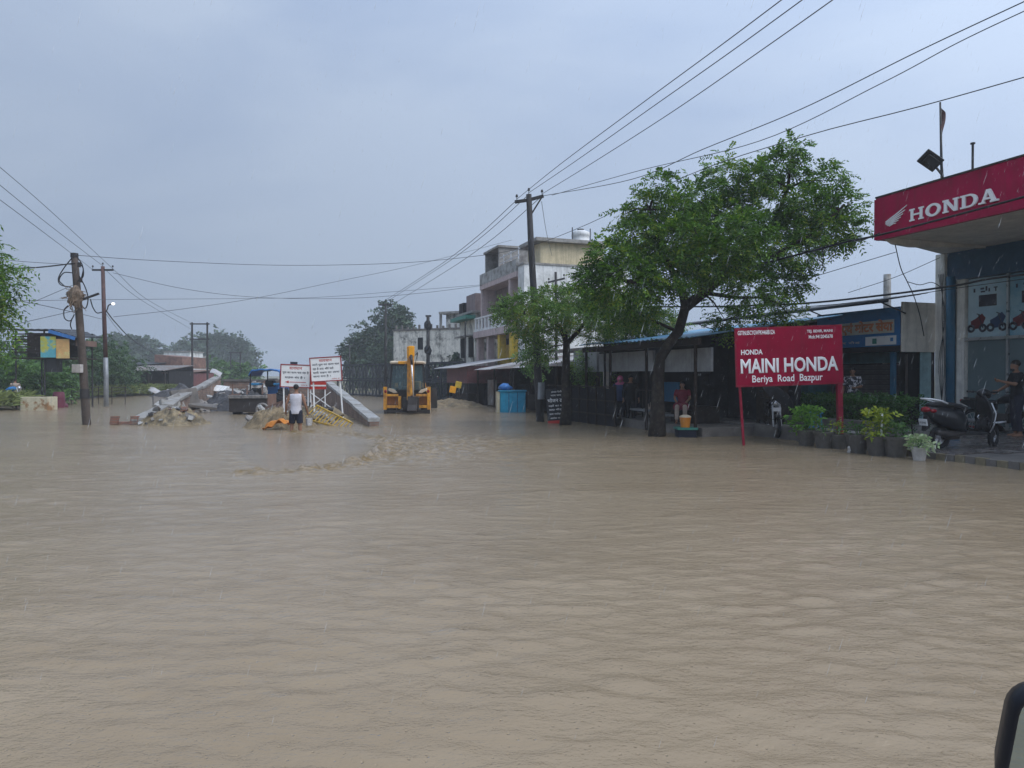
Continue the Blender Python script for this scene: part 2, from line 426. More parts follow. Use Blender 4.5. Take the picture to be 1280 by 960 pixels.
# ------------------------------------------------------------------ mesh builder
class MB:
    def __init__(self):
        self.v, self.f, self.m = [], [], []
        self.mi = 0
    def _add(self, vs, fs):
        b = len(self.v)
        self.v.extend([tuple(x) for x in vs])
        self.f.extend([tuple(b + i for i in f) for f in fs])
        self.m.extend([self.mi] * len(fs))
        return self
    def obb(self, mat, sx, sy, sz):
        vs = [mat @ Vector((x * sx / 2, y * sy / 2, z * sz / 2)) for x in (-1, 1) for y in (-1, 1) for z in (-1, 1)]
        return self._add(vs, [(0, 1, 3, 2), (4, 6, 7, 5), (0, 4, 5, 1), (2, 3, 7, 6), (0, 2, 6, 4), (1, 5, 7, 3)])
    def box(self, x, y, z, sx, sy, sz, rz=0, rx=0, ry=0):
        return self.obb(Matrix.Translation((x, y, z)) @ Euler((rx, ry, rz)).to_matrix().to_4x4(), sx, sy, sz)
    def bx(self, x0, x1, y0, y1, z0, z1):
        return self.box((x0 + x1) / 2, (y0 + y1) / 2, (z0 + z1) / 2, abs(x1 - x0), abs(y1 - y0), abs(z1 - z0))
    def beam(self, p, q, w, h=None):
        p, q = Vector(p), Vector(q)
        h = h or w
        d = q - p
        L = d.length
        if L < 1e-6: return self
        z = d / L
        up = Vector((0, 0, 1)) if abs(z.z) < 0.95 else Vector((0, 1, 0))
        x = up.cross(z).normalized(); y = z.cross(x)
        m = Matrix((x, y, z)).transposed().to_4x4(); m.translation = (p + q) / 2
        return self.obb(m, w, h, L)
    def tube(self, pts, r, n=6, cap=True):
        pts = [Vector(p) for p in pts]
        k = len(pts)
        rs = r if isinstance(r, (list, tuple)) else [r] * k
        vs, fs = [], []
        prev = None
        for i, p in enumerate(pts):
            d = (pts[min(i + 1, k - 1)] - pts[max(i - 1, 0)])
            d = d.normalized() if d.length > 1e-9 else Vector((0, 0, 1))
            if prev is None:
                a = Vector((0, 0, 1)) if abs(d.z) < 0.9 else Vector((1, 0, 0))
                x = a.cross(d).normalized()
            else:
                x = (prev - d * prev.dot(d)).normalized()
            prev = x
            y = d.cross(x)
            for j in range(n):
                an = 2 * math.pi * j / n
                vs.append(p + (x * math.cos(an) + y * math.sin(an)) * rs[i])
        for i in range(k - 1):
            for j in range(n):
                fs.append((i * n + j, i * n + (j + 1) % n, (i + 1) * n + (j + 1) % n, (i + 1) * n + j))
        if cap:
            fs.append(tuple(range(n - 1, -1, -1)))
            fs.append(tuple((k - 1) * n + j for j in range(n)))
        return self._add(vs, fs)
    def loft(self, rings, cap=True, closed=True):
        n = len(rings[0]); vs = [p for r in rings for p in r]; fs = []
        for i in range(len(rings) - 1):
            for j in range(n if closed else n - 1):
                fs.append((i * n + j, i * n + (j + 1) % n, (i + 1) * n + (j + 1) % n, (i + 1) * n + j))
        if cap:
            fs.append(tuple(range(n - 1, -1, -1)))
            fs.append(tuple((len(rings) - 1) * n + j for j in range(n)))
        return self._add(vs, fs)
    def ell(self, sections, n=12, axis='z'):
        """elliptic loft; sections (cx, cy, cz, rx, ry)"""
        rings = []
        for (cx, cy, cz, rx, ry) in sections:
            ring = []
            for j in range(n):
                a = 2 * math.pi * j / n
                c, s_ = math.cos(a), math.sin(a)
                if axis == 'z': ring.append((cx + rx * c, cy + ry * s_, cz))
                elif axis == 'x': ring.append((cx, cy + rx * c, cz + ry * s_))
                else: ring.append((cx + rx * c, cy, cz + ry * s_))
            rings.append(ring)
        return self.loft(rings)
    def prism(self, poly, d0, d1, axis='y'):
        """2D polygon extruded along axis"""
        def P(a, b, d):
            return (a, d, b) if axis == 'y' else ((d, a, b) if axis == 'x' else (a, b, d))
        n = len(poly)
        vs = [P(a, b, d0) for a, b in poly] + [P(a, b, d1) for a, b in poly]
        fs = [tuple(range(n)), tuple(range(2 * n - 1, n - 1, -1))] + [(i, i + n, (i + 1) % n + n, (i + 1) % n) for i in range(n)]
        return self._add(vs, fs)
    def ball(self, c, rx, ry=None, rz=None, nu=10, nv=7, jit=0.0):
        ry = ry or rx; rz = rz or rx
        rings = []
        for i in range(1, nv):
            th = math.pi * i / nv
            ring = []
            for j in range(nu):
                a = 2 * math.pi * j / nu
                k = 1 + jit * noise.noise((c[0] * 3 + math.sin(th) * math.cos(a) * 2, c[1] * 3 + math.sin(th) * math.sin(a) * 2, math.cos(th) * 2))
                ring.append((c[0] + rx * k * math.sin(th) * math.cos(a), c[1] + ry * k * math.sin(th) * math.sin(a), c[2] - rz * k * math.cos(th)))
            rings.append(ring)
        b = len(self.v)
        self.loft(rings, cap=False)
        top, bot = len(self.v), len(self.v) + 1
        self.v.append((c[0], c[1], c[2] + rz)); self.v.append((c[0], c[1], c[2] - rz))
        last = b + (nv - 2) * nu
        for j in range(nu):
            self.f.append((last + j, last + (j + 1) % nu, top)); self.m.append(self.mi)
            self.f.append((b + (j + 1) % nu, b + j, bot)); self.m.append(self.mi)
        return self
    def torus(self, c, r, rr, axis='y', n=20, k=8):
        rings = []
        for i in range(n):
            a = 2 * math.pi * i / n
            ring = []
            for j in range(k):
                b = 2 * math.pi * j / k
                q = r + rr * math.cos(b); h = rr * math.sin(b)
                x, z = q * math.cos(a), q * math.sin(a)
                ring.append((c[0] + x, c[1] + h, c[2] + z) if axis == 'y' else ((c[0] + h, c[1] + x, c[2] + z) if axis == 'x' else (c[0] + x, c[1] + z, c[2] + h)))
            rings.append(ring)
        rings.append(rings[0])
        return self.loft(rings, cap=False)
    def sheet(self, fn, nu, nv, thick=0.0):
        vs = [fn(i / nu, j / nv) for j in range(nv + 1) for i in range(nu + 1)]
        w_ = nu + 1
        fs = [(j * w_ + i, j * w_ + i + 1, (j + 1) * w_ + i + 1, (j + 1) * w_ + i) for j in range(nv) for i in range(nu)]
        if thick:
            n0 = len(vs)
            vs2 = [(x, y, z - thick) for x, y, z in [tuple(q) for q in vs]]
            fs2 = [tuple(n0 + i for i in reversed(f)) for f in fs]
            edge = [i for i in range(w_)] + [(j + 1) * w_ - 1 for j in range(1, nv + 1)] + [nv * w_ + i for i in range(nu - 1, -1, -1)] + [j * w_ for j in range(nv - 1, 0, -1)]
            fe = [(edge[i], n0 + edge[i], n0 + edge[(i + 1) % len(edge)], edge[(i + 1) % len(edge)]) for i in range(len(edge))]
            return self._add([tuple(q) for q in vs] + vs2, fs + fs2 + fe)
        return self._add(vs, fs)
    def mesh(self, name, mats, smooth=False):
        me = bpy.data.meshes.new(name)
        me.from_pydata(self.v, [], self.f)
        for m in (mats if isinstance(mats, (list, tuple)) else [mats]):
            me.materials.append(M[m] if isinstance(m, str) else m)
        if any(self.m):
            me.polygons.foreach_set("material_index", self.m)
        bm = bmesh.new(); bm.from_mesh(me)
        bmesh.ops.recalc_face_normals(bm, faces=bm.faces)
        bm.to_mesh(me); bm.free()
        if smooth:
            me.polygons.foreach_set("use_smooth", [True] * len(me.polygons))
        me.update()
        return me
    def build(self, name, mats, parent=None, smooth=False, bevel=0.0):
        o = bpy.data.objects.new(name, self.mesh(name, mats, smooth))
        COL.objects.link(o)
        if parent is not None: o.parent = parent
        if bevel:
            b = o.modifiers.new("bevel", 'BEVEL'); b.width = bevel; b.segments = 2; b.limit_method = 'ANGLE'; b.angle_limit = R(40)
        return o

def tag(o, label=None, cat=None, group=None, kind=None):
    if label: o["label"] = label
    if cat: o["category"] = cat
    if group: o["group"] = group
    if kind: o["kind"] = kind
    return o
def thing(name, label, cat, loc=(0, 0, 0), rz=0.0, group=None):
    o = bpy.data.objects.new(name, None)
    o.empty_display_size = 0.2
    COL.objects.link(o)
    o.location = loc
    o.rotation_euler = (0, 0, rz)
    return tag(o, label, cat, group)
def street(name, label, cat, group=None):
    """a thing whose local axes are (across the street, along the street, up)"""
    return thing(name, label, cat, O, SA, group)
def inst(o, parent, loc, rot=(0, 0, 0), scale=None):
    c = o.copy(); COL.objects.link(c); c.parent = parent; c.location = loc; c.rotation_euler = rot
    if scale: c.scale = scale
    return c
def copy_tree(o, parent=None):
    c = o.copy(); COL.objects.link(c)
    if parent is not None: c.parent = parent
    for ch in list(o.children): copy_tree(ch, c)
    return c
def raw_mesh(name, v, f, mat):
    me = bpy.data.meshes.new(name)
    v = np.asarray(v, dtype=np.float32); f = np.asarray(f, dtype=np.int32)
    me.vertices.add(len(v)); me.vertices.foreach_set("co", v.ravel())
    me.loops.add(f.size); me.loops.foreach_set("vertex_index", f.ravel())
    me.polygons.add(len(f))
    me.polygons.foreach_set("loop_start", np.arange(len(f), dtype=np.int32) * f.shape[1])
    me.materials.append(M[mat] if isinstance(mat, str) else mat)
    me.update(calc_edges=True)
    return me
def raw_obj(name, v, f, mat, parent=None):
    o = bpy.data.objects.new(name, raw_mesh(name, v, f, mat)); COL.objects.link(o)
    if parent is not None: o.parent = parent
    return o
def text(name, body, mat, parent, loc, rot, height=None, width=None, bold=0.0, extrude=0.001, align='CENTER', shear=0.0, bev=0.0):
    c = bpy.data.curves.new(name, 'FONT')
    c.body = body; c.size = 1.0; c.align_x = align; c.extrude = 0; c.offset = bold; c.resolution_u = 3; c.shear = shear; c.bevel_depth = bev; c.bevel_resolution = 0
    t = bpy.data.objects.new(name, c); COL.objects.link(t)
    dg = bpy.context.evaluated_depsgraph_get()
    me = bpy.data.meshes.new_from_object(t.evaluated_get(dg))
    bpy.data.objects.remove(t); bpy.data.curves.remove(c)
    co = np.empty(len(me.vertices) * 3, np.float32); me.vertices.foreach_get("co", co); co = co.reshape(-1, 3)
    co[:, 2] *= 0.04
    lo, hi = co.min(0), co.max(0)
    sy = height / max(1e-6, hi[1] - lo[1]) if height else None
    sx = width / max(1e-6, hi[0] - lo[0]) if width else None
    sx = sx or sy; sy = sy or sx
    if align == 'CENTER': co[:, 0] -= (lo[0] + hi[0]) / 2
    else: co[:, 0] -= lo[0]
    co[:, 1] -= lo[1]
    co[:, 0] *= sx; co[:, 1] *= sy
    me.vertices.foreach_set("co", co.ravel())
    me.materials.clear(); me.materials.append(M[mat]); me.name = name
    me.update()
    o = bpy.data.objects.new(name, me); COL.objects.link(o)
    o.parent = parent; o.location = loc; o.rotation_euler = rot
    return o
FRONT = (R(90), 0, 0)            # text that faces -y
STREETWARD = (R(90), 0, R(-90))  # text on a street-frame wall that faces the road

# ------------------------------------------------------------------ foliage
def unit(a):
    return a / np.maximum(1e-9, np.linalg.norm(a, axis=1, keepdims=True))
def sprays(P, D, L, pairs, ll, lw, droop=0.3):
    """pinnate sprays: P bases, D directions; leaflets as folded rhombs"""
    P = np.asarray(P); D = unit(np.asarray(D)); N = len(P)
    L = np.asarray(L) * np.ones(N)
    up = np.tile([0.0, 0.0, 1.0], (N, 1)) + RNG.normal(0, .45, (N, 3))
    sd = unit(np.cross(D, up))
    nn = unit(np.cross(sd, D))
    V_, F_ = [], []
    base = 0
    for k in range(pairs):
        tt = (k + 0.6) / pairs
        for sg in (-1, 1):
            b = P + D * (L * tt)[:, None]
            b[:, 2] -= droop * L * tt * tt
            e = unit(sd * sg * 0.85 + D * 0.55 + nn * RNG.normal(-0.15, 0.3, (N, 1)))
            l_ = ll * RNG.uniform(0.7, 1.15, (N, 1)) * (1 - 0.3 * abs(tt - 0.5))
            wv = unit(np.cross(e, nn) + RNG.normal(0, .25, (N, 3))) * lw
            q = np.stack([b, b + e * l_ * 0.45 + wv, b + e * l_ + np.array([0, 0, -0.12]) * l_, b + e * l_ * 0.45 - wv], 1)
            V_.append(q.reshape(-1, 3))
            F_.append(base + np.arange(N * 4).reshape(N, 4)); base += N * 4
    return np.concatenate(V_), np.concatenate(F_)
def lobe_points(lobes, dens, shell=0.55):
    """points spread through ellipsoid lobes (x,y,z,rx,ry,rz), denser to the outside; returns points and outward directions"""
    P, D = [], []
    for (x, y, z, rx, ry, rz) in lobes:
        n = max(4, int(dens * (rx * ry + rx * rz + ry * rz) / 3))
        d = unit(RNG.normal(0, 1, (n, 3)))
        rad = RNG.uniform(shell ** 3, 1, n) ** (1 / 3)
        p = d * rad[:, None] * [rx, ry, rz] * (1 + 0.22 * RNG.normal(0, 1, (n, 1)))
        P.append(p + [x, y, z]); D.append(d)
    return np.concatenate(P), np.concatenate(D)
def crown(lobes, dens, L, pairs, ll, lw, mat, parent, name="crown", droop=0.35, down=0.15, shell=0.55):
    P, D = lobe_points(lobes, dens, shell)
    D = D + RNG.normal(0, .45, D.shape); D[:, 2] -= down
    v, f = sprays(P, D, L * RNG.uniform(0.7, 1.25, len(P)), pairs, ll, lw, droop)
    return raw_obj(name, v, f, mat, parent)
def limbs(chains, parent, name="trunk", mat="bark", n=8):
    b = MB()
    for pts, r in chains: b.tube(pts, r, n)
    return b.build(name, mat, parent, smooth=True)
def spline(pts, n=24):
    pts = [Vector(p) for p in pts]
    P = [pts[0] * 2 - pts[1]] + pts + [pts[-1] * 2 - pts[-2]]
    res = []
    segs = len(pts) - 1
    k = max(2, n // segs)
    for i in range(segs):
        a, b, c, d = P[i], P[i + 1], P[i + 2], P[i + 3]
        for j in range(k):
            t = j / k
            res.append(0.5 * ((2 * b) + (c - a) * t + (2 * a - 5 * b + 4 * c - d) * t * t + (3 * b - a - 3 * c + d) * t ** 3))
    res.append(pts[-1])
    return res
# ================================================================== SETTING
def sstep(a, b, x):
    t = np.clip((x - a) / (b - a), 0, 1); return t * t * (3 - 2 * t)
def bank_edge(y):   # x of the left waterline for a given distance
    return np.interp(y, [-50, 18, 29, 31.6, 34.5, 36, 46, 60, 74], [-19, -19.5, -22.2, -22.6, -22.4, -27.5, -29.6, -29, -24])
xs = np.concatenate([-np.geomspace(2500, 75, 12), np.linspace(-70, 70, 141), np.geomspace(75, 2500, 12)])
ys = np.concatenate([[-400, -120, -60, -40], np.linspace(-30, 130, 161), np.geomspace(140, 3000, 14)])
gx, gy = np.meshgrid(xs, ys)
left = sstep(0, 2.2, bank_edge(gy) - gx)
far = sstep(62, 72, gy)
tt_ = (gx - O.x) * V.x + (gy - O.y) * V.y
ss_ = (gx - O.x) * U.x + (gy - O.y) * U.y
right = sstep(1.8, 3.2, tt_) * sstep(-8, -5, ss_)
land = np.maximum(np.maximum(left, far), right)
nz_ = np.array([noise.noise((a * .35, b * .35, 0)) + .5 * noise.noise((a * 1.1, b * 1.1, 3)) for a, b in zip(gx.ravel(), gy.ravel())]).reshape(gx.shape)
gz = -0.5 + land * 0.68 + nz_ * 0.10 * land
nx_, ny_ = len(xs), len(ys)
idx = np.arange(nx_ * ny_).reshape(ny_, nx_)
quads = lambda I: np.stack([I[:-1, :-1], I[:-1, 1:], I[1:, 1:], I[1:, :-1]], -1).reshape(-1, 4)
g = raw_obj("ground", np.stack([gx, gy, gz], -1).reshape(-1, 3), quads(idx), "ground")
tag(g, kind='structure')
g.data.polygons.foreach_set("use_smooth", [True] * len(g.data.polygons))

# ---- flood water: real ripples near the camera and at the turbulent weir, fine relief in the material
RIDGE = [wat(px, py) for px, py in [(318, 590), (345, 591), (392, 586), (425, 582), (452, 575), (470, 566), (478, 556), (470, 548), (440, 543), (400, 541), (372, 541)]]
RIDGE = spline(RIDGE, 60)
rid = np.array([(p.x, p.y) for p in RIDGE])
POOL = np.array([wat(px, py).xy[:] for px, py in [(300, 572), (345, 589), (392, 584), (425, 580), (452, 573), (468, 564), (474, 556), (462, 550), (430, 546), (380, 544), (330, 548), (300, 556)]])
ry_ = np.concatenate([np.linspace(-22, 1.5, 14), 1.6 * (78 / 1.6) ** (np.linspace(0, 1, 560))])
cxn = np.linspace(-1, 1, 470)
wx = cxn[None, :] * (1.05 * np.abs(ry_)[:, None] + 5)
wy = np.repeat(ry_[:, None], len(cxn), 1)
flat = np.stack([wx, wy], -1).reshape(-1, 2)
dr = np.full(len(flat), 99.0)
near_i = np.where((flat[:, 1] > 8) & (flat[:, 1] < 30) & (flat[:, 0] > -14) & (flat[:, 0] < 6))[0]
for i0 in range(0, len(near_i), 20000):
    ii = near_i[i0:i0 + 20000]
    dr[ii] = np.sqrt(((flat[ii][:, None, :] - rid[None, ::2, :]) ** 2).sum(-1)).min(1)
dr = dr.reshape(wx.shape)
def inside(poly, p):
    x, y = p[:, 0], p[:, 1]; r = np.zeros(len(p), bool); n = len(poly)
    for i in range(n):
        a, b = poly[i], poly[i - 1]
        c = ((a[1] > y) != (b[1] > y)) & (x < (b[0] - a[0]) * (y - a[1]) / (b[1] - a[1] + 1e-9) + a[0])
        r ^= c
    return r
pool = np.zeros(len(flat)); pool[near_i] = inside(POOL, flat[near_i]); pool = pool.reshape(wx.shape)
# rough tongue of water below the weir, spreading toward the lower right
tong = np.exp(-(((wx + 2.4) / 2.6) ** 2 + ((wy - 16.8) / 2.4) ** 2)) * 1.0 + np.exp(-(((wx + 3.2) / 1.6) ** 2 + ((wy - 14.2) / 1.4) ** 2)) * 0.8
tong = np.clip(tong, 0, 1) * (1 - pool)
cell = np.gradient(wy, axis=0)
z = np.zeros_like(wx)
wr = np.random.default_rng(3)
patch = .62 + .38 * np.sin(wx * .31 + 1.3 * np.sin(wy * .23)) * np.sin(wy * .37 + 1.1 * np.sin(wx * .19 + 2))
patch2 = .6 + .4 * np.sin(wx * .83 + 1.9 * np.sin(wy * .51 + 1)) * np.sin(wy * .97 + 1.6 * np.sin(wx * .47))
cw = np.maximum(np.abs(cell), 1e-3)
for q in range(54):
    lam = .12 * (1.5 / .12) ** wr.random()
    a_ = R(90) + wr.normal(0, .62); kx, ky = math.cos(a_), math.sin(a_)
    slope = .06 if lam < .25 else (.034 if lam < .4 else (.017 if lam < .8 else .006))
    fade = np.clip((lam / cw - 2.5) / 3.5, 0, 1)
    ph = 2 * math.pi / lam * (kx * wx + ky * wy) + wr.random() * 6.28 + .8 * np.sin(wx * wr.uniform(.4, 1.4) + wy * wr.uniform(.3, 1.0))
    z += slope * lam / 6.283 * np.sin(ph) * fade * (patch if q % 2 else patch2)
z *= (1 - 0.72 * pool)
WAKES = [(wat(108, 531), .20, .9), (wat(821, 545), .32, .8), (wat(133, 508), .18, .6), (wat(675, 527), .2, .6), (wat(931, 557), .08, .5), (wat(488, 517), .6, .8), (wat(530, 517), .6, .8), (wat(369, 540), .35, .9), (wat(708, 531), .25, .6), (wat(470, 533), .5, .8), (wat(200, 534), .9, .5), (wat(1072, 568), .3, .4), (wat(1110, 572), .3, .4)]
wake = np.zeros(len(flat))
for p_, r_, k_ in WAKES:
    d_ = np.sqrt((flat[:, 0] - p_.x) ** 2 + (flat[:, 1] - p_.y) ** 2)
    wake = np.maximum(wake, k_ * np.exp(-((d_ - r_) / (.12 + r_ * .35)) ** 2))
rough_i = np.where((dr.ravel() < 2.2) | (tong.ravel() > .05) | (wake > .03))[0]
zz, prt = z.ravel(), np.zeros(z.size)
dr_f, tg_f, pl_f = dr.ravel(), tong.ravel(), pool.ravel()
for i in rough_i:
    x_, y_ = flat[i]
    n1 = noise.noise((x_ * 4.2, y_ * 3.2, 0)); n2 = noise.noise((x_ * 8.5, y_ * 6.5, 5)); n3 = noise.noise((x_ * 13, y_ * 9, 8))
    k = math.exp(-(dr_f[i] / .32) ** 2)
    k *= .35 + .65 * max(0, noise.noise((x_ * 1.2, y_ * 1.2, 11)) + .5)
    amp = (k * .15 + tg_f[i] * .11) * (1 if not pl_f[i] else math.exp(-(dr_f[i] / .25) ** 2))
    amp += wake[i] * .06
    zz[i] += amp * (.4 * n1 + .6 * n2 + .45 * n3 + (.2 * min(1, k * 2)))
    prt[i] = min(1, k * 1.6 + tg_f[i] * .9 + wake[i] * .6)
wi = np.arange(wx.size).reshape(wx.shape)
W = raw_obj("flood_water", np.stack([flat[:, 0], flat[:, 1], zz], -1), quads(wi), "ground")
W.data.polygons.foreach_set("use_smooth", [True] * len(W.data.polygons))
at_ = W.data.attributes.new("churn", 'FLOAT', 'POINT'); at_.data.foreach_set("value", prt.astype(np.float32))
at2 = W.data.attributes.new("calm", 'FLOAT', 'POINT'); at2.data.foreach_set("value", pool.ravel().astype(np.float32))
tag(W, kind='structure')
wm = bpy.data.materials.new("muddy_water"); wm.use_nodes = True
n, l = wm.node_tree.nodes, wm.node_tree.links
b = n["Principled BSDF"]
c = n.new("ShaderNodeTexCoord")
def tex(sc, scale, det=4, rough=.6):
    mp = n.new("ShaderNodeMapping"); mp.inputs["Scale"].default_value = sc; l.new(c.outputs["Object"], mp.inputs["Vector"])
    t = n.new("ShaderNodeTexNoise"); t.inputs["Scale"].default_value = scale; t.inputs["Detail"].default_value = det; t.inputs["Roughness"].default_value = rough
    l.new(mp.outputs[0], t.inputs["Vector"]); return t
t1 = tex((.5, 1.6, 1), .55, 7, .62); t1.inputs['Distortion'].default_value = .8
ramp = n.new("ShaderNodeValToRGB")
e = ramp.color_ramp.elements
e[0].position, e[0].color = .3, (.245, .186, .118, 1)
e[1].position, e[1].color = .72, (.305, .238, .158, 1)
l.new(t1.outputs["Fac"], ramp.inputs["Fac"])
ca = n.new("ShaderNodeAttribute"); ca.attribute_name = "churn"
cl = n.new("ShaderNodeAttribute"); cl.attribute_name = "calm"
tf = tex((1, 1.4, 1), 5.0, 6, .75)
fm = n.new("ShaderNodeMapRange"); fm.inputs[1].default_value, fm.inputs[2].default_value = .44, .56
l.new(tf.outputs["Fac"], fm.inputs[0])
mu = n.new("ShaderNodeMath"); mu.operation = 'MULTIPLY'; l.new(fm.outputs[0], mu.inputs[0]); l.new(ca.outputs["Fac"], mu.inputs[1])
x = n.new("ShaderNodeMix"); x.data_type = 'RGBA'
l.new(mu.outputs[0], x.inputs["Factor"]); l.new(ramp.outputs[0], x.inputs[6]); x.inputs[7].default_value = (.165, .112, .045, 1)
l.new(x.outputs[2], b.inputs["Base Color"])
b.inputs["IOR"].default_value = 1.33
b.inputs["Specular IOR Level"].default_value = .5
rr = n.new("ShaderNodeMapRange"); rr.inputs[3].default_value, rr.inputs[4].default_value = .12, .14
l.new(cl.outputs["Fac"], rr.inputs[0]); l.new(rr.outputs[0], b.inputs["Roughness"])
tb1 = tex((.7, 1.7, 1), 2.6, 4, .62); tb1.noise_type = 'RIDGED_MULTIFRACTAL'; tb1.inputs["Lacunarity"].default_value = 2.1
tb2 = tex((.85, 1.5, 1), 13, 4, .65); tb3 = tex((1, 1.2, 1), 55, 3, .6)
a1 = n.new("ShaderNodeMath"); a1.operation = 'MULTIPLY_ADD'; l.new(tb2.outputs["Fac"], a1.inputs[0]); a1.inputs[1].default_value = .72; l.new(tb1.outputs["Fac"], a1.inputs[2])
a2 = n.new("ShaderNodeMath"); a2.operation = 'MULTIPLY_ADD'; l.new(tb3.outputs["Fac"], a2.inputs[0]); a2.inputs[1].default_value = .15; l.new(a1.outputs[0], a2.inputs[2])
bp = n.new("ShaderNodeBump"); bp.inputs["Distance"].default_value = .022
sr = n.new("ShaderNodeMapRange"); sr.inputs[3].default_value, sr.inputs[4].default_value = 1.0, .6
l.new(cl.outputs["Fac"], sr.inputs[0]); l.new(sr.outputs[0], bp.inputs["Strength"])
vo = n.new("ShaderNodeTexVoronoi"); vo.inputs["Scale"].default_value = 26.0; vo.inputs["Randomness"].default_value = 1.0
l.new(c.outputs["Object"], vo.inputs["Vector"])
vr = n.new("ShaderNodeMapRange"); vr.inputs[1].default_value, vr.inputs[2].default_value = .05, .22; vr.inputs[3].default_value, vr.inputs[4].default_value = -.30, 0
l.new(vo.outputs["Distance"], vr.inputs[0])
vsx = n.new('ShaderNodeSeparateColor'); l.new(vo.outputs['Color'], vsx.inputs[0])
vgt = n.new('ShaderNodeMath'); vgt.operation = 'GREATER_THAN'; vgt.inputs[1].default_value = .5; l.new(vsx.outputs[0], vgt.inputs[0])
vmu = n.new('ShaderNodeMath'); vmu.operation = 'MULTIPLY'; l.new(vr.outputs[0], vmu.inputs[0]); l.new(vgt.outputs[0], vmu.inputs[1])
a3 = n.new("ShaderNodeMath"); a3.operation = 'ADD'; l.new(a2.outputs[0], a3.inputs[0]); l.new(vmu.outputs[0], a3.inputs[1])
l.new(a3.outputs[0], bp.inputs["Height"])
df = n.new("ShaderNodeBsdfDiffuse"); l.new(x.outputs[2], df.inputs["Color"])
upv = n.new("ShaderNodeCombineXYZ"); upv.inputs[2].default_value = 1.0
nm = n.new("ShaderNodeMix"); nm.data_type = 'VECTOR'
nf_ = n.new("ShaderNodeMapRange"); nf_.inputs[3].default_value, nf_.inputs[4].default_value = .34, .95
l.new(ca.outputs["Fac"], nf_.inputs[0]); l.new(nf_.outputs[0], nm.inputs["Factor"])
l.new(upv.outputs[0], nm.inputs[4]); l.new(bp.outputs[0], nm.inputs[5])
l.new(nm.outputs[1], df.inputs["Normal"])
gl = n.new("ShaderNodeBsdfGlossy"); l.new(rr.outputs[0], gl.inputs["Roughness"]); l.new(bp.outputs[0], gl.inputs["Normal"])
fr_ = n.new("ShaderNodeFresnel"); fr_.inputs["IOR"].default_value = 1.33; l.new(bp.outputs[0], fr_.inputs["Normal"])
wmix = n.new("ShaderNodeMixShader"); ck = n.new('ShaderNodeMapRange'); ck.inputs[3].default_value, ck.inputs[4].default_value = 1.0, .6; l.new(ca.outputs['Fac'], ck.inputs[0])
fk = n.new('ShaderNodeMath'); fk.operation = 'MULTIPLY'; l.new(fr_.outputs[0], fk.inputs[0]); l.new(ck.outputs[0], fk.inputs[1])
l.new(fk.outputs[0], wmix.inputs[0]); l.new(df.outputs[0], wmix.inputs[1]); l.new(gl.outputs[0], wmix.inputs[2])
l.new(wmix.outputs[0], n["Material Output"].inputs["Surface"])
W.data.materials[0] = wm

# ---- haze of the rain
hz = MB().bx(-140, 140, -45, 330, -1.5, 12.5).build("haze", "ground")
hm = bpy.data.materials.new("rain_haze"); hm.use_nodes = True
hn = hm.node_tree.nodes; hn.remove(hn["Principled BSDF"])
pv = hn.new("ShaderNodeVolumePrincipled")
pv.inputs["Color"].default_value = (0.88, 0.94, 1.0, 1)
pv.inputs["Density"].default_value = 0.0012
hm.node_tree.links.new(pv.outputs[0], hn["Material Output"].inputs["Volume"])
hz.data.materials[0] = hm
tag(hz, kind='stuff')

# ---- falling rain drops
def rain():
    n_ = 9000
    Y = RNG.uniform(2.2, 17, n_); X = RNG.uniform(-1, 1, n_) * (Y * .8 + 1); Z = RNG.uniform(.1, 6.5, n_)
    Lr = RNG.uniform(.02, .075, n_); rr_ = RNG.uniform(.0005, .0011, n_)
    tilt = np.array([-.28, .05, -1.0]); tilt /= np.linalg.norm(tilt)
    P = np.stack([X, Y, Z], 1); V_, F_ = [], []
    ring = [np.array([math.cos(a), math.sin(a), 0]) for a in (0, 2.1, 4.2)]
    top = P; mid = [P + tilt * (Lr * .7)[:, None] + r_ * rr_[:, None] for r_ in ring]; bot = P + tilt * Lr[:, None]
    allv = np.stack([top] + mid + [bot], 1).reshape(-1, 3)
    b_ = np.arange(n_)[:, None] * 5
    fs = np.concatenate([b_ + np.array(q) for q in ((0, 1, 2), (0, 2, 3), (0, 3, 1), (4, 2, 1), (4, 3, 2), (4, 1, 3))])
    m = bpy.data.materials.new("rain_water"); m.use_nodes = True
    bb = m.node_tree.nodes["Principled BSDF"]
    bb.inputs["Base Color"].default_value = (.75, .8, .85, 1); bb.inputs["Roughness"].default_value = .15
    tr = m.node_tree.nodes.new("ShaderNodeBsdfTransparent"); ms = m.node_tree.nodes.new("ShaderNodeMixShader"); ms.inputs[0].default_value = .4
    m.node_tree.links.new(tr.outputs[0], ms.inputs[1]); m.node_tree.links.new(bb.outputs[0], ms.inputs[2])
    m.node_tree.links.new(ms.outputs[0], m.node_tree.nodes["Material Output"].inputs["Surface"])
    tag(raw_obj("rain", allv, fs, m), kind='stuff')
rain()

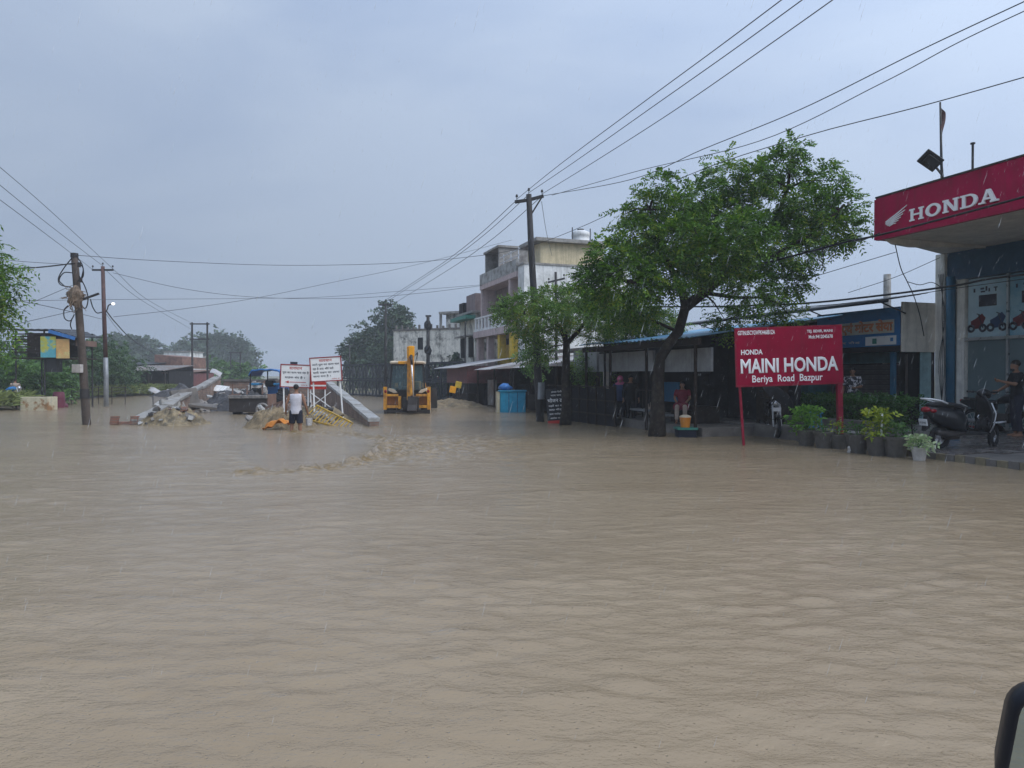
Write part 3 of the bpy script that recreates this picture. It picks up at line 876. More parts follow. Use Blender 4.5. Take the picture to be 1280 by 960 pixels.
# ================================================================== BROKEN BRIDGE APPROACH
def wing_wall(label, A, B, zA, zB, thick, side, pieces):
    """tapering brick wall from A (near) to B (far) with a cap of separate concrete slabs"""
    A, B = Vector((A.x, A.y, 0)), Vector((B.x, B.y, 0))
    d = (B - A); L = d.length; d.normalize()
    ang = math.atan2(d.y, d.x)
    r = thing("parapet_wall", label, "wall", A, ang)
    b = MB()
    b.prism([(0, -.5), (L, -.5), (L, zB - .12), (0, zA - .12)], -thick / 2, thick / 2)
    b.build("brick_body", "brick_wet", r)
    for i in range(pieces):
        x0, x1 = L * i / pieces + .02, L * (i + 1) / pieces - .02
        z0, z1 = zA + (zB - zA) * x0 / L - .117, zA + (zB - zA) * x1 / L - .117
        j = random.uniform(-.015, .03)
        t2 = thick / 2 + .04
        xm, zm = (x0 + x1) / 2, (z0 + z1) / 2
        q = MB().prism([(x0 - xm, z0 + j - zm), (x1 - xm, z1 + j - zm), (x1 - xm, z1 + .12 + j - zm), (x0 - xm, z0 + .12 + j - zm)], -t2, t2).build("coping_slab", "pale_concrete", r, bevel=.012)
        q.location = (xm, 0, zm)
    return r
RWn, RWf = wat(468, 533), Vector((-10.75, 41, 0))
wing_wall("sloping brick wall with pale coping beside the yellow barricade, right of the wading man", RWn, RWf, .26, 1.42, .30, 1, 9)
LWn, LWf = wat(172, 531), Vector((-15.95, 38.5, 0))
lw = wing_wall("broken brick wall with tilted coping slabs left of the flooded gap", LWn, LWf, .22, 1.55, .32, -1, 9)
for ch in lw.children:
    if ch.name.startswith("coping"): ch.data.materials[0] = M["concrete"]
for i, ch in enumerate([c_ for c_ in lw.children if c_.name.startswith("coping")]):
    if 2 <= i <= 5:
        ch.rotation_euler = (random.uniform(-.05, .2), random.uniform(-.03, .03), random.uniform(-.06, .06))
        ch.location += Vector((0, random.uniform(-.1, .12), random.uniform(-.02, .05)))
bw = thing("cross_wall", "low brown brick wall crossing behind the tractor", "wall", (-13.4, 39.2, 0), R(3))
MB().bx(-2.4, 3.2, -.2, .2, -.3, 1.30).build("brick_body", "brick_wet", bw)
MB().bx(-2.45, 3.25, -.26, .26, 1.303, 1.42).build("coping_slab", "old_concrete", bw)
# loose bricks at the near end of the left wall
bk = thing("brick_stack", "short stack of red bricks at the near end of the broken wall", "bricks", wat(155, 531), R(8))
_bm = MB().box(0, 0, 0, .24, .12, .085).mesh("brick", "brick_red")
for i, (x_, y_, z_, a_) in enumerate([(-.3, 0, .06, 0), (-.04, .02, .06, .05), (.22, 0, .06, -.04), (.48, .0, .06, 0), (-.3, .14, .06, 0), (.2, .15, .06, 0), (-.29, 0, .15, .06), (.33, .02, .15, -.05), (-.28, .02, .24, -.05), (.34, 0, .24, .08)]):
    o = bpy.data.objects.new("brick", _bm); COL.objects.link(o); o.parent = bk
    o.location = (x_, y_, z_); o.rotation_euler = (0, 0, a_)
# tilted broken slabs leaning on the left wall
def slab(label, p, size, rot, mat="pale_concrete"):
    o = MB().box(0, 0, 0, *size).build("concrete_slab", mat, bevel=.02)
    o.location = p; o.rotation_euler = rot
    return tag(o, label, "slab", "broken slabs of the wrecked approach", "thing")
slab("grey broken slab leaning upright at the wall's collapsed stretch", at(214, 513, 27.5) , (.95, .14, .8), (R(-20), R(8), R(70)), "concrete")
slab("dark slab standing on edge behind the leaning grey slab", at(232, 500, 30.5), (1.3, .14, .95), (R(-14), R(-6), R(64)), "old_concrete")
slab("pale slab tipped over the broken wall's middle", at(205, 505, 28.2), (1.4, .5, .1), (R(15), R(-8), R(104)))
slab("flat pale slab half sunk in water by the sand heap", at(226, 522, 26.0), (.9, .5, .08), (R(3), R(-6), R(20)))
slab("white panel lying on rubble below the far brick wall", at(276, 486, 36.5), (.75, .06, .5), (R(-55), R(6), R(-10)), "white_wall_clean")
slab("small pale broken piece lying on rubble left of the tractor", at(268, 497, 33.5), (.7, .35, .1), (R(10), R(12), R(30)))

slab("dark slab leaning outward beside the sand heap's top", at(207, 508, 28.4), (1.0, .12, .7), (R(-28), R(12), R(50)), "old_concrete")
slab("second grey slab propped against the dark leaning slab", at(221, 506, 28.9), (.8, .12, .85), (R(-18), R(-14), R(82)), "concrete")
slab("dark slab fallen flat across the rubble by the flooded gap", at(252, 507, 30.8), (1.2, .6, .12), (R(12), R(8), R(30)), "old_concrete")
slab("pale slab sticking up from the rubble before the far brick wall", at(291, 492, 34.5), (.7, .1, .5), (R(-40), R(15), R(15)), "pale_concrete")
def mound(name, label, cat, c, rx, ry, h, mat, seed, nu=44, nv=30, rz=0.0, top=None, lump=.35):
    def fn(u, v):
        x_, y_ = (u * 2 - 1), (v * 2 - 1)
        r2 = math.sqrt(x_ * x_ + y_ * y_)
        k = max(0, 1 - r2)
        base = (k ** .8) if top is None else min(1, k * top)
        nn = noise.noise((x_ * 2.1 + seed, y_ * 2.1, seed)) + .6 * noise.noise((x_ * 5 + seed, y_ * 5, seed)) + .4 * noise.noise((x_ * 12, y_ * 12 + seed, seed))
        edge = 1 + .22 * noise.noise((math.atan2(y_, x_) * 1.3, seed, 0))
        return (x_ * rx * edge, y_ * ry * edge, -.25 + (h + .25) * base * (1 + lump * nn) + (.05 * nn + .06 * noise.noise((x_ * 9 + seed, y_ * 9, seed + 4))) * (k > 0))
    o = MB().sheet(fn, nu, nv).build(name, mat, smooth=False)
    o.location = (c.x, c.y, 0); o.rotation_euler = (0, 0, rz)
    return tag(o, label, cat)
mound("sand_heap", "wet brown sand heap against the broken wall's near end", "sand heap", wat(206, 532) + Vector((0, .7, 0)), 1.45, 1.1, .46, "wet_sand", 3, top=1.35)
mound("sand_heap", "small brown mud island between broken wall and flooded gap", "sand heap", wat(241, 530), .55, .35, .17, "wet_sand", 9, 22, 16)
mound("sand_heap", "second sand heap topped with pale slabs behind the small mud island", "sand heap", wat(246, 514) + Vector((0, .5, 0)), 1.3, 1.6, .45, "grey_rubble", 21)
mound("sand_heap", "wide heap of mud and stones in front of the tractor", "sand heap", wat(334, 536) + Vector((.1, .9, 0)), 1.35, 1.2, .40, "mud", 33, 60, 44, top=2.2)
mound("sand_heap", "mud heap under the yellow barricade right of the wading man", "sand heap", wat(402, 526) + Vector((-.3, 1.0, 0)), 1.5, 1.5, .36, "wet_sand", 44, 60, 44, top=1.6)
mound("rubble_heap", "dark rubble heap along the flooded gap left of the tractor", "rubble", Vector((-12.8, 33.6, 0)), 2.9, 1.9, .78, "dark_rubble", 55, 60, 40, top=1.5)
mound("rubble_heap", "pale rubble heap below the far brown brick wall", "rubble", Vector((-13.6, 36.8, 0)), 2.6, 1.7, 1.0, "grey_rubble", 66, 60, 40, top=1.5)
mound("rubble_heap", "red brown rubble heap under the two warning boards", "rubble", Vector((-8.6, 28.6, 0)), 1.4, 2.3, .8, "brick_wet", 77, 50, 40)
# individual stones and lumps strewn on the heaps
random.seed(11)
st_mesh = [MB().ball((0, 0, 0), .13, .10, .08, 8, 5, .6).mesh("stone", mt) for mt in ("grey_rubble", "wet_sand", "pale_concrete")]
for i, (px, py, Y, sc) in enumerate([(312, 524, 23.6, 1.2), (322, 519, 24.3, 1.5), (331, 527, 23.0, 1.0), (340, 520, 24.2, 1.6), (349, 516, 24.5, 1.3), (327, 512, 25, 1.1), (356, 527, 22.8, 1.2), (393, 524, 23.5, 1.2), (402, 519, 24.6, 1.5), (414, 526, 23.6, 1.1), (424, 521, 24.4, 1.0), (188, 524, 23.9, 1.2), (205, 521, 24.4, 1.3), (216, 527, 23.4, 1.0), (176, 529, 23.2, .9), (196, 513, 25, 1.2)]):
    o = bpy.data.objects.new("stone", st_mesh[i % 3]); COL.objects.link(o)
    o.location = at(px, py, Y); o.scale = (sc * 1.3, sc, sc); o.rotation_euler = (random.random(), random.random(), random.random() * 6)
    where = "the mud heap before the tractor" if 300 < px < 360 else ("the mud heap below the yellow barricade" if px > 300 else "the sand heap by the broken wall")
    tone = ("grey", "brown", "pale")[i % 3]
    place = "at its left end" if px in (312, 393, 176) else "at its right end" if px in (356, 424, 216) else "near its crest" if py < 517 else "at its foot" if py > 525 else "halfway up"
    tag(o, ("big " if sc > 1.25 else "small ") + tone + " rough stone on " + where + ", " + place, "stone", "stones on " + where)
# broken chips of brick, stone and concrete lying all over the heaps (uncountable)
bpy.context.view_layer.update()
_dg = bpy.context.evaluated_depsgraph_get()
rb_ = MB(); rs_ = random.Random(8)
for q in range(1500):
    x_, y_ = rs_.uniform(-15.6, -6.2), rs_.uniform(23, 38)
    hit, p_, nr, _i, ob, _m = SC.ray_cast(_dg, (x_, y_, 6), (0, 0, -1))
    if not hit or not (ob.name.startswith("rubble_heap") or ob.name.startswith("sand_heap")) or p_.z < .03: continue
    s_ = rs_.choice((.05, .07, .09, .12, .16)); rb_.mi = rs_.randrange(4)
    rb_.box(p_.x, p_.y, p_.z + s_ * .15, s_ * rs_.uniform(1, 2.2), s_ * rs_.uniform(.7, 1.3), s_ * rs_.uniform(.4, .9), rs_.uniform(0, 3), rs_.uniform(-.5, .5), rs_.uniform(-.5, .5))
tag(rb_.build("rubble", ["grey_rubble", "pale_concrete", "brick_red", "dark_rubble"]), kind="stuff")
# yellow fallen barricade
yb = thing("barricade", "yellow slatted barricade fallen on the mud heap by the sloping wall", "barricade", at(416, 518, 23.3))
pa, pb = at(396, 507, 23.9) - yb.location, at(441, 529, 22.6) - yb.location
dn = Vector((-.35, -.3, -.42))
for k in (0, 1):
    b = MB(); b.beam(pa + dn * k, pb + dn * k * .45, .05); b.build("rail", "barricade_yellow", yb)
bm_ = None
for k in range(13):
    t_ = k / 12
    a_ = pa.lerp(pb, t_); c_ = (pa + dn).lerp(pb + dn * .45, t_)
    MB().beam(a_, c_, .045, .02).build("slat", "barricade_yellow", yb)
# orange tarpaulin scrap
def fn(u, v):
    return (u * .75 - .37 + .05 * math.sin(v * 9), v * .5 - .25, .28 * math.sin(u * 2.4) * (1 - v * .4) + .06 * math.sin(u * 14 + v * 6) + v * .12)
o = MB().sheet(fn, 16, 12, .012).build("tarpaulin", "orange_plastic", smooth=True); o.location = wat(346, 537) + Vector((0, .0, -.02)); o.rotation_euler = (0, 0, .3)
tag(o, "crumpled orange tarpaulin scrap on mud left of the wading man", "tarpaulin")

# ---- two warning boards
def board(label, c, wd, ht, lines, tilt, legs, arrow=False, topbit=False):
    r = thing("warning_board", label, "sign", Vector((c.x, c.y, 0)), R(4))
    zc = c.z
    pan = MB().bx(-wd / 2, wd / 2, -.015, .015, -ht / 2, ht / 2).build("board", "sign_white", r)
    pan.location = (0, 0, zc); pan.rotation_euler = (0, tilt, 0)
    fb = MB(); q = .035
    fb.bx(-wd / 2 - q, wd / 2 + q, -.03, .03, ht / 2, ht / 2 + q); fb.bx(-wd / 2 - q, wd / 2 + q, -.03, .03, -ht / 2 - q, -ht / 2)
    fb.bx(-wd / 2 - q, -wd / 2, -.028, .028, -ht / 2, ht / 2); fb.bx(wd / 2, wd / 2 + q, -.028, .028, -ht / 2, ht / 2)
    fr = fb.build("frame", "frame_red", r); fr.location = (0, 0, zc); fr.rotation_euler = (0, tilt, 0)
    for (body, mt, z_, h_, w_, x_) in lines:
        text("lettering", body, mt, pan, (x_, -.019, z_), FRONT, h_, w_, bold=.012)
    if arrow:
        a = MB(); a.bx(-.36, .38, -.021, -.017, -.235, -.215); a.prism([(-.36, -.225), (-.24, -.175), (-.24, -.275)], -.022, -.0165); a.build("arrow", "letter_red", pan)
    if topbit:
        MB().bx(-.2, .05, -.03, .03, ht / 2 + q + .002, ht / 2 + q + .09).build("clip", "letter_black", pan)
    for (x_, zt, lean) in legs:
        MB().beam((x_, .045, zt), (x_ + lean, .05, -.4), .045).build("leg", "sign_white", r)
    return r
L_ = at(369.5, 470, 26)
board("lower white warning board with red border and red left arrow", L_, 1.03, .78,
      [("सावधान", "letter_red", .23, .10, .46, 0), ("पुल का काम चल रहा है", "letter_black", .06, .12, .94, 0), ("सड़क बंद है ।", "letter_black", -.11, .11, .72, -.02), ("आदेश से", "letter_red", -.345, .04, .24, .32)],
      R(2.0), [(-.44, L_.z - .38, .02), (.44, L_.z - .38, .0)], arrow=True, topbit=True)
R_ = at(407.5, 461.5, 25.6)
board("higher tilted white warning board with four lines of dark text", R_, 1.06, .82,
      [("सावधान", "letter_red", .27, .09, .46, 0), ("आगे पुल का काम चल", "letter_black", .12, .11, .96, 0), ("रहा है अतः धीरे चलें", "letter_black", -.02, .10, .74, -.1), ("भारी वाहन का आना", "letter_black", -.16, .10, .94, 0), ("जाना मना है ।", "letter_black", -.29, .10, .62, -.16), ("आदेश से", "letter_red", -.375, .04, .28, .32)],
      R(-3.5), [(-.46, R_.z - .42, .06), (.49, R_.z - .4, .14)])
rb = thing("road_barrier", "small red and white barrier board behind the warning boards", "barrier", at(397, 482, 27.5))
MB().bx(-.33, .33, -.02, .02, -.14, .14).build("board", "letter_red", rb)
MB().bx(-.33, .33, -.026, -.021, -.03, .03).build("stripe", "sign_white", rb)
for x_ in (-.28, .28): MB().beam((x_, .03, -.1), (x_, .05, -1.2), .04).build("leg", "sign_white", rb)
for k in (-1, 1): MB().beam((.1 - .4 * k, .0, -.25), (.1 + .4 * k, .03, -.85), .03).build("brace", "sign_white", rb)

# ================================================================== PANEL BRIDGE (steel lattice) behind the excavator
A_, B_ = at(426, 486, 60), at(580, 486, 46)
A_.z = B_.z = 0
d_ = (B_ - A_); Lb = d_.length; angb = math.atan2(d_.y, d_.x)
br = thing("panel_bridge", "dark steel lattice panel bridge crossing behind the excavator", "bridge", A_, angb)
def truss_panel(Lp, H):
    b = MB(); w_ = .10
    tw = .045
    for z_ in (0, H): b.bx(0, Lp, -.06, .06, z_ - .06, z_ + .06)
    for x_ in (.05, Lp / 2, Lp - .05): b.beam((x_, 0, .06), (x_, 0, H - .06), .06)
    q = Lp / 4
    for i in range(4):
        z0, z1 = (.06, H - .06) if i % 2 == 0 else (H - .06, .06)
        b.beam((q * i + .02, .012, z0), (q * (i + 1) - .02, .012, z1), tw)
        b.beam((q * i + .02, -.012, z1), (q * (i + 1) - .02, -.012, z0), tw)
    return b.mesh("truss_panel", "truss_steel")
NP = 8; Lp = Lb / NP; HP = 1.12
tp = truss_panel(Lp - .06, HP)
for row in (0, 1):
    for k in range(NP):
        for yy in (0, 3.6):
            o = bpy.data.objects.new("truss_panel", tp); COL.objects.link(o); o.parent = br; o.location = (k * Lp + .03, yy, .1 + row * (HP + .16))
MB().bx(-1, Lb + .5, .3, 3.3, -.05, .12).build("deck", "dark_steel", br)
for k in range(NP + 1):
    MB().beam((k * Lp, -.4, .02), (k * Lp, 4.0, .02), .16).build("cross_beam", "truss_steel", br)
    MB().beam((k * Lp, -.28, 2.3), (k * Lp, -.28, .05), .10).build("raker", "truss_steel", br)
# ================================================================== BUILDINGS ON THE RIGHT, FAR TO NEAR
# ---- pink three storey house with open balcony (street frame: t across, s along)
ph = street("pink_house", "narrow pinkish three storey house with an open balcony", "house")
T0, S0, S1 = 1.4, 27.3, 34.3
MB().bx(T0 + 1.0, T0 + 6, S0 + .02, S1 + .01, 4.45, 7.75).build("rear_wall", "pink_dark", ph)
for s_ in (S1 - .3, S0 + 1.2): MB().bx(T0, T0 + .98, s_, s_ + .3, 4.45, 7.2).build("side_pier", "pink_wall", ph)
MB().bx(T0 - .05, T0 + 6, S0, S1 + .05, 7.203, 7.5).build("roof_slab", "pink_wall", ph)
MB().bx(T0 - .06, T0 + .12, S0, S1 + .04, 7.503, 8.2).build("parapet", "pale_concrete", ph)
MB().bx(T0 - .5, T0 + 6, S0, S1 + .05, 4.05, 4.447).build("floor_slab", "pink_wall", ph)
bal = MB().bx(T0 - .45, T0 - .33, S0 + 1.0, S1, 4.45, 4.6).bx(T0 - .45, T0 - .33, S0 + 1.0, S1, 5.25, 5.35).build("balcony_rail", "white_wall_clean", ph)
for k in range(9):
    MB().bx(T0 - .43, T0 - .35, S0 + 1.2 + k * .68, S0 + 1.45 + k * .68, 4.603, 5.247).build("baluster", "white_wall_clean", ph)
f_ = MB().bx(T0 + .95, T0 + .985, S0 + 2.4, S0 + 3.4, 4.5, 6.6).build("door", "dark_wood", ph)
f_ = MB().bx(T0 + .95, T0 + .985, S0 + 4.4, S0 + 5.6, 5.3, 6.5).build("window", "dark_inside", ph)
# roof room: open on the street side
b = MB(); b.bx(T0 + .3, T0 + 3.4, S1 - 2.9, S1 - 2.7, 7.5, 9.55); b.bx(T0 + .3, T0 + 3.4, S1 - .15, S1 + .0, 7.5, 9.55); b.bx(T0 + 3.2, T0 + 3.4, S1 - 2.7, S1 - .15, 7.5, 9.55)
b.build("roof_room", "concrete", ph)
MB().bx(T0 + .2, T0 + 3.5, S1 - 3.0, S1 + .05, 9.553, 9.68).build("roof_room_slab", "concrete", ph)
for k in range(3): MB().beam((T0 + .2, S0 + .3 + k * 1.3, 7.5), (T0 + .2, S0 + .3 + k * 1.3, 8.9), .05).build("post", "silver", ph)
for z_ in (8.45, 8.8): MB().beam((T0 + .2, S0 + .1, z_), (T0 + .2, S0 + 3.6, z_), .04).build("roof_rail", "silver", ph)
# ground floor columns and walls
for s_ in (S0 + .3, S0 + 2.4, S0 + 4.6, S1 - .25):
    MB().bx(T0 - .3, T0 + .1, s_ - .2, s_ + .2, -.3, 4.047).build("column", "yellow_paint" if s_ < S0 + 3 else "pink_wall", ph)
MB().bx(T0 + 1.6, T0 + 6, S0 + .5, S1, -.3, 4.045).build("shop_wall", "dark_wall", ph)
MB().bx(T0 + 1.35, T0 + 1.55, S0 + .8, S0 + 2.2, 2.1, 3.7).build("yellow_panel", "yellow_paint", ph)
MB().bx(T0 + 1.35, T0 + 1.55, S0 + 4.8, S0 + 6.4, 2.2, 3.6).build("yellow_panel", "yellow_paint", ph)
MB().bx(T0 + 1.35, T0 + 1.55, S0 + 2.6, S0 + 4.2, 0, 2.4).build("shutter", "shutter", ph)

# ---- white house with yellow roof room
wh = street("white_house", "tall blank white house wall under a pale yellow roof room", "house")
MB().bx(T0 + .05, T0 + 6.5, S0 - 1.0, S0 - .02, -.3, 7.75).build("wall", "white_wall", wh)
MB().bx(T0 + .0, T0 + 6.55, S0 - 1.05, S0 - .03, 7.753, 7.86).build("coping", "concrete", wh)
MB().bx(T0 + 1.1, T0 + 5.0, S0 - .8, S0 + 1.2, 7.503, 9.05).build("roof_room", "yellow_wall", wh)
MB().bx(T0 + .7, T0 + 5.4, S0 - 1.2, S0 + 1.6, 9.053, 9.25).build("roof_slab", "concrete", wh)
for (t_, s_) in ((T0 + 4.2, S0 + .6),):
    wt = street("water_tank", "round white water tank on the yellow roof room's slab", "tank")
    b = MB(); c0 = (t_, s_)
    b.ell([(c0[0], c0[1], 9.253, .55, .55), (c0[0], c0[1], 9.5, .55, .55), (c0[0], c0[1], 9.53, .51, .51), (c0[0], c0[1], 9.8, .51, .51), (c0[0], c0[1], 9.83, .55, .55), (c0[0], c0[1], 10.05, .52, .52), (c0[0], c0[1], 10.15, .3, .3)], 16)
    b.build("tank_body", "white_wall_clean", wt, smooth=True)
    b = MB(); b.ell([(c0[0], c0[1], 10.12, .2, .2), (c0[0], c0[1], 10.25, .2, .2)], 12); b.build("lid", "matt_black", wt)
    for k in (-1, 1): MB().beam((c0[0] + .58 * k, c0[1] - .1, 9.26), (c0[0] + .58 * k, c0[1] - .1, 10.3), .05).build("post", "wire_grey", wt)
# ---- house with green roof edge, beyond the pink one
gh = street("grey_house", "weathered grey house with a green roof edge beyond the pink house", "house")
MB().bx(T0 + .2, T0 + 7, 36.2, 40.2, -.3, 5.9).build("wall", "mouldy_wall", gh)
MB().bx(T0 - .5, T0 + .19, 36.1, 40.3, 5.5, 5.75).build("roof_edge", "green_trim", gh)
MB().bx(T0 - .1, T0 + 7.1, 36.0, 40.3, 5.903, 6.05).build("roof_slab", "concrete", gh)
MB().bx(T0 + .3, T0 + 4, 36.6, 38.8, 6.053, 7.3).build("roof_room", "pink_dark", gh)
for k, s_ in enumerate((38.9, 39.5)):
    MB().bx(T0 + .1, T0 + .6, s_, s_ + .55, 6.053, 6.85).build("parapet_post", "dark_wall", gh)
for s_ in (36.6, 38.6):
    w_ = MB().bx(T0 + .13, T0 + .197, s_, s_ + 1.1, 2.9, 4.3).build("window", "dark_inside", gh)
    MB().bx(T0 - .2, T0 + .19, s_ - .15, s_ + 1.25, 4.35, 4.45).build("sunshade", "concrete", w_)
for s_ in (36.5, 38.5): MB().bx(T0 + .12, T0 + .197, s_, s_ + 1.3, .1, 2.3).build("door", "dark_wood", gh)
# ---- mouldy white building behind the bridge
P0 = at(492, 470, 66); P1 = at(598, 470, 62)
mh = thing("mouldy_building", "long mould stained white blank wall building behind the steel bridge", "building", Vector((P0.x, P0.y, 0)), math.atan2(P1.y - P0.y, P1.x - P0.x))
Lm = (P1 - P0).length
MB().bx(0, Lm, 0, 5, -.3, 5.75).build("wall", "mouldy_wall", mh)
MB().bx(-.08, Lm + .08, -.08, 5.1, 5.753, 5.9).build("parapet", "old_concrete", mh)
for k in range(14):
    MB().bx(k * Lm / 14 + .1, k * Lm / 14 + .25, .1, .25, 5.903, 6.1 + random.uniform(0, .2)).build("baluster", "old_concrete", mh)
b = MB(); b.bx(Lm * .58, Lm * .96, .8, 4, 5.9, 7.2); b.build("roof_room", "mouldy_wall", mh)
MB().bx(Lm * .52, Lm + .1, .4, 4.4, 7.203, 7.4).build("roof_slab", "concrete", mh)
MB().beam((Lm * .53, .6, 5.9), (Lm * .53, .6, 7.2), .18).build("post", "concrete", mh)
for (x0, z0, w_, h_) in ((Lm * .30, 4.0, .55, 1.1), (Lm * .72, 2.3, .8, 1.3), (Lm * .88, 2.2, .8, 1.4)):
    MB().bx(x0, x0 + w_, -.03, .05, z0, z0 + h_).build("window", "dark_inside", mh)

# ---- maroon shed and the stalls along the flooded street edge
ms = street("maroon_shed", "small maroon walled shed with a grey sheet roof past the stalls", "shed")
MB().bx(-1.6, .95, 27.0, 31.5, 1.2, 2.15).build("upper_wall", "maroon_wall", ms)
MB().bx(-.6, .93, 27.02, 31.48, -.3, 1.197).build("lower_wall", "dark_wall", ms)
for s_ in (27.1, 28.6, 30.0, 31.4): MB().beam((-1.55, s_, -.4), (-1.55, s_, 1.197), .08).build("post", "dark_wood", ms)
MB().bx(-1.5, -.8, 27.5, 29.8, .1, .62).build("bench", "dark_wood", ms)
def corr(x0, x1, y0, y1, z0, z1, mat, parent, name="roof_sheet", n=28, amp=.02, axis='s', sag=0.0):
    """corrugated sheet sloping from z0 (at t=x0) to z1 (at t=x1)"""
    def fn(u, v):
        x_ = x0 + (x1 - x0) * u; y_ = y0 + (y1 - y0) * v
        return (x_, y_, z0 + (z1 - z0) * u + amp * math.sin(v * n * math.pi * 2) - sag * math.sin(u * math.pi) * math.sin(v * math.pi))
    return MB().sheet(fn, 3, n * 4, .012).build(name, mat, parent)
corr(-2.3, 1.0, 26.6, 31.9, 2.05, 2.6, "pale_tin", ms)
ss = street("street_stall", "long dark street stall under a pale sagging tin awning", "stall")
ss.location = O + V * 1.3
for j in range(4):
    corr(-2.6, 1.2, 14.6 + j * 3.05, 17.6 + j * 3.05, 2.0 - .02 * j, 2.65, "pale_tin" if j % 2 else "tin", ss, n=10, sag=.05)
for s_ in (14.8, 17.6, 20.7, 23.6, 26.5):
    MB().tube([(-2.45, s_, -.4), (-2.45, s_, 2.0)], .05, 6).build("post", "dark_wood", ss)
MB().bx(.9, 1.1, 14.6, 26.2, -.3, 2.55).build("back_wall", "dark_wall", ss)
for s_ in (17.6, 20.7, 23.6): MB().bx(-1.6, .88, s_ - .05, s_ + .05, -.3, 2.0).build("partition", "dark_wood", ss)
for k, s_ in enumerate((18.2, 21.4, 24.2)):
    MB().bx(-2.0, -1.3, s_, s_ + 1.9, .1, .75).build("counter", "dark_wood", ss)
    MB().bx(.3, .88, s_, s_ + 1.9, .9, .96).build("shelf", "dark_wood", ss)
MB().bx(-2.05, -1.99, 24.6, 26.0, .05, 1.4).build("screen", "tin", ss)
# blue box
bb = thing("counter_box", "bright blue metal counter box standing in the flood", "counter", wat(639, 515), R(6))
MB().bx(-.52, .6, -.35, .4, -.25, .92).build("body", "blue_box", bb, bevel=.015)
MB().bx(-.56, .64, -.4, .45, .923, .97).build("top", "blue_box", bb)
MB().bx(-.66, -.54, -.33, .35, -.25, .9).build("side_panel", "stained_tank", bb)
for x_ in (-.14, .24): MB().bx(x_ - .012, x_ + .012, -.362, -.352, -.2, .9).build("seam", "dark_blue_paint", bb)
o = MB().ball((0, 0, 0), .3, .25, .17, 10, 7, .5).build("bundle", "blue_tarp", smooth=True); o.location = bb.location + Vector((-.25, .1, 1.09))
tag(o, "blue cloth bundle lying on the blue counter box", "bundle")
# yellow jerrycan heap beyond the excavator
for (px, py, Y, lab, mt) in ((566, 487, 38, "yellow road sign plate tilted at the water's edge", "jcb_bright"), (573, 481, 38.5, "small dark yellow plate just right of the tilted yellow plate", "yellow_paint")):
    p_ = at(px, py, Y)
    r_ = thing("roadside_plate", lab, "plate", Vector((p_.x, p_.y, 0)))
    q_ = MB().box(0, 0, 0, .34, .05, .36).build("plate", mt, r_, bevel=.02); q_.location = (0, 0, p_.z); q_.rotation_euler = (0, R(12), 0)
    MB().beam((0, .05, p_.z - .15), (0, .05, -.3), .05).build("post", "dark_steel", r_)
mound("mud_bank", "low brown mud bank right of the excavator at the stall end", "mud", Vector((-3.1, 37.5, 0)), 2.6, 2.4, .42, "mud", 88)

# ---- black text board leaning by the dark pole
bs_ = thing("notice_board", "leaning black notice board with white script lines by the dark pole", "sign", wat(699, 529), R(-3))
pn = MB().bx(-.38, .38, -.02, .02, 0, 1.2).build("board", "sign_black", bs_); pn.location = (0, 0, -.02); pn.rotation_euler = (R(-5), R(-4), 0)
for (body, z_, h_, w_, x_) in (("ताजा देशी", 1.06, .07, .36, -.02), ("गरम चाय एवं", .93, .08, .5, .03), ("भोजन ढाबा", .74, .15, .68, 0), ("यहाँ का खाना", .58, .08, .64, 0), ("सदा मौजूद है", .44, .09, .62, 0), ("चाय पकौड़ा लडडू", .3, .08, .62, 0), ("आदेश पर तैयार", .17, .07, .58, 0)):
    text("lettering", body, "letter_white", pn, (x_, -.024, z_), FRONT, h_, w_, bold=.01)
MB().bx(-.38, .38, -.026, -.021, .02, .12).build("red_band", "letter_red", pn)

# ================================================================== SHOP ROW (street frame)
sr = street("shop_row", "dark single storey shop row with painted sign bands behind the red board", "shops")
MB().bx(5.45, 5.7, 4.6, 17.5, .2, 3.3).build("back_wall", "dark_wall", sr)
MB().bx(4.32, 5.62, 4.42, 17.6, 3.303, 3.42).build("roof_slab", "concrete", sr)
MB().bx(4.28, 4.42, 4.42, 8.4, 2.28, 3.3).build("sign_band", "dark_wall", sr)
MB().bx(4.24, 5.6, 4.36, 4.418, 2.26, 3.62).build("end_panel", "beige_wall", sr)
# piers between shops
for s_, w_, mt in ((8.3, .35, "teal_paint"), (11.6, .35, "pale_teal"), (14.8, .3, "teal_paint")):
    MB().bx(4.45, 5.4, s_ - w_ / 2, s_ + w_ / 2, .2, 3.29).build("pier", mt, sr)
MB().bx(4.9, 5.1, 4.67, 8.1, 1.98, 2.7).build("beam", "teal_paint", sr)
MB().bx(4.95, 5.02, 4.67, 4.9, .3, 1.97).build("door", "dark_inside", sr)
def shutter(s0, s1, z0, z1, t_):
    r_ = MB().bx(t_ + .06, t_ + .1, s0, s1, z0, z1).build("shutter", "dark_steel", sr)
    nsl = max(4, int((z1 - z0) / .14))
    me = MB().prism([(t_, 0), (t_ + .055, .01), (t_ + .055, .13), (t_ + .02, .125)], s0 + .03, s1 - .03, 'y').mesh("slat", "shutter")
    for k in range(nsl):
        o = bpy.data.objects.new("slat", me); COL.objects.link(o); o.parent = r_; o.location = (0, 0, z0 + k * (z1 - z0) / nsl)
    for s_ in (s0 - .03, s1 + .03): MB().bx(t_ - .02, t_ + .1, s_ - .03, s_ + .03, z0, z1).build("guide_rail", "shutter", r_)
shutter(4.95, 7.7, .45, 1.95, 5.05)
shutter(8.75, 10.9, .35, 2.3, 5.05)
MB().bx(5.2, 5.4, 11.8, 14.6, .2, 3.2).build("dark_opening", "dark_inside", sr)
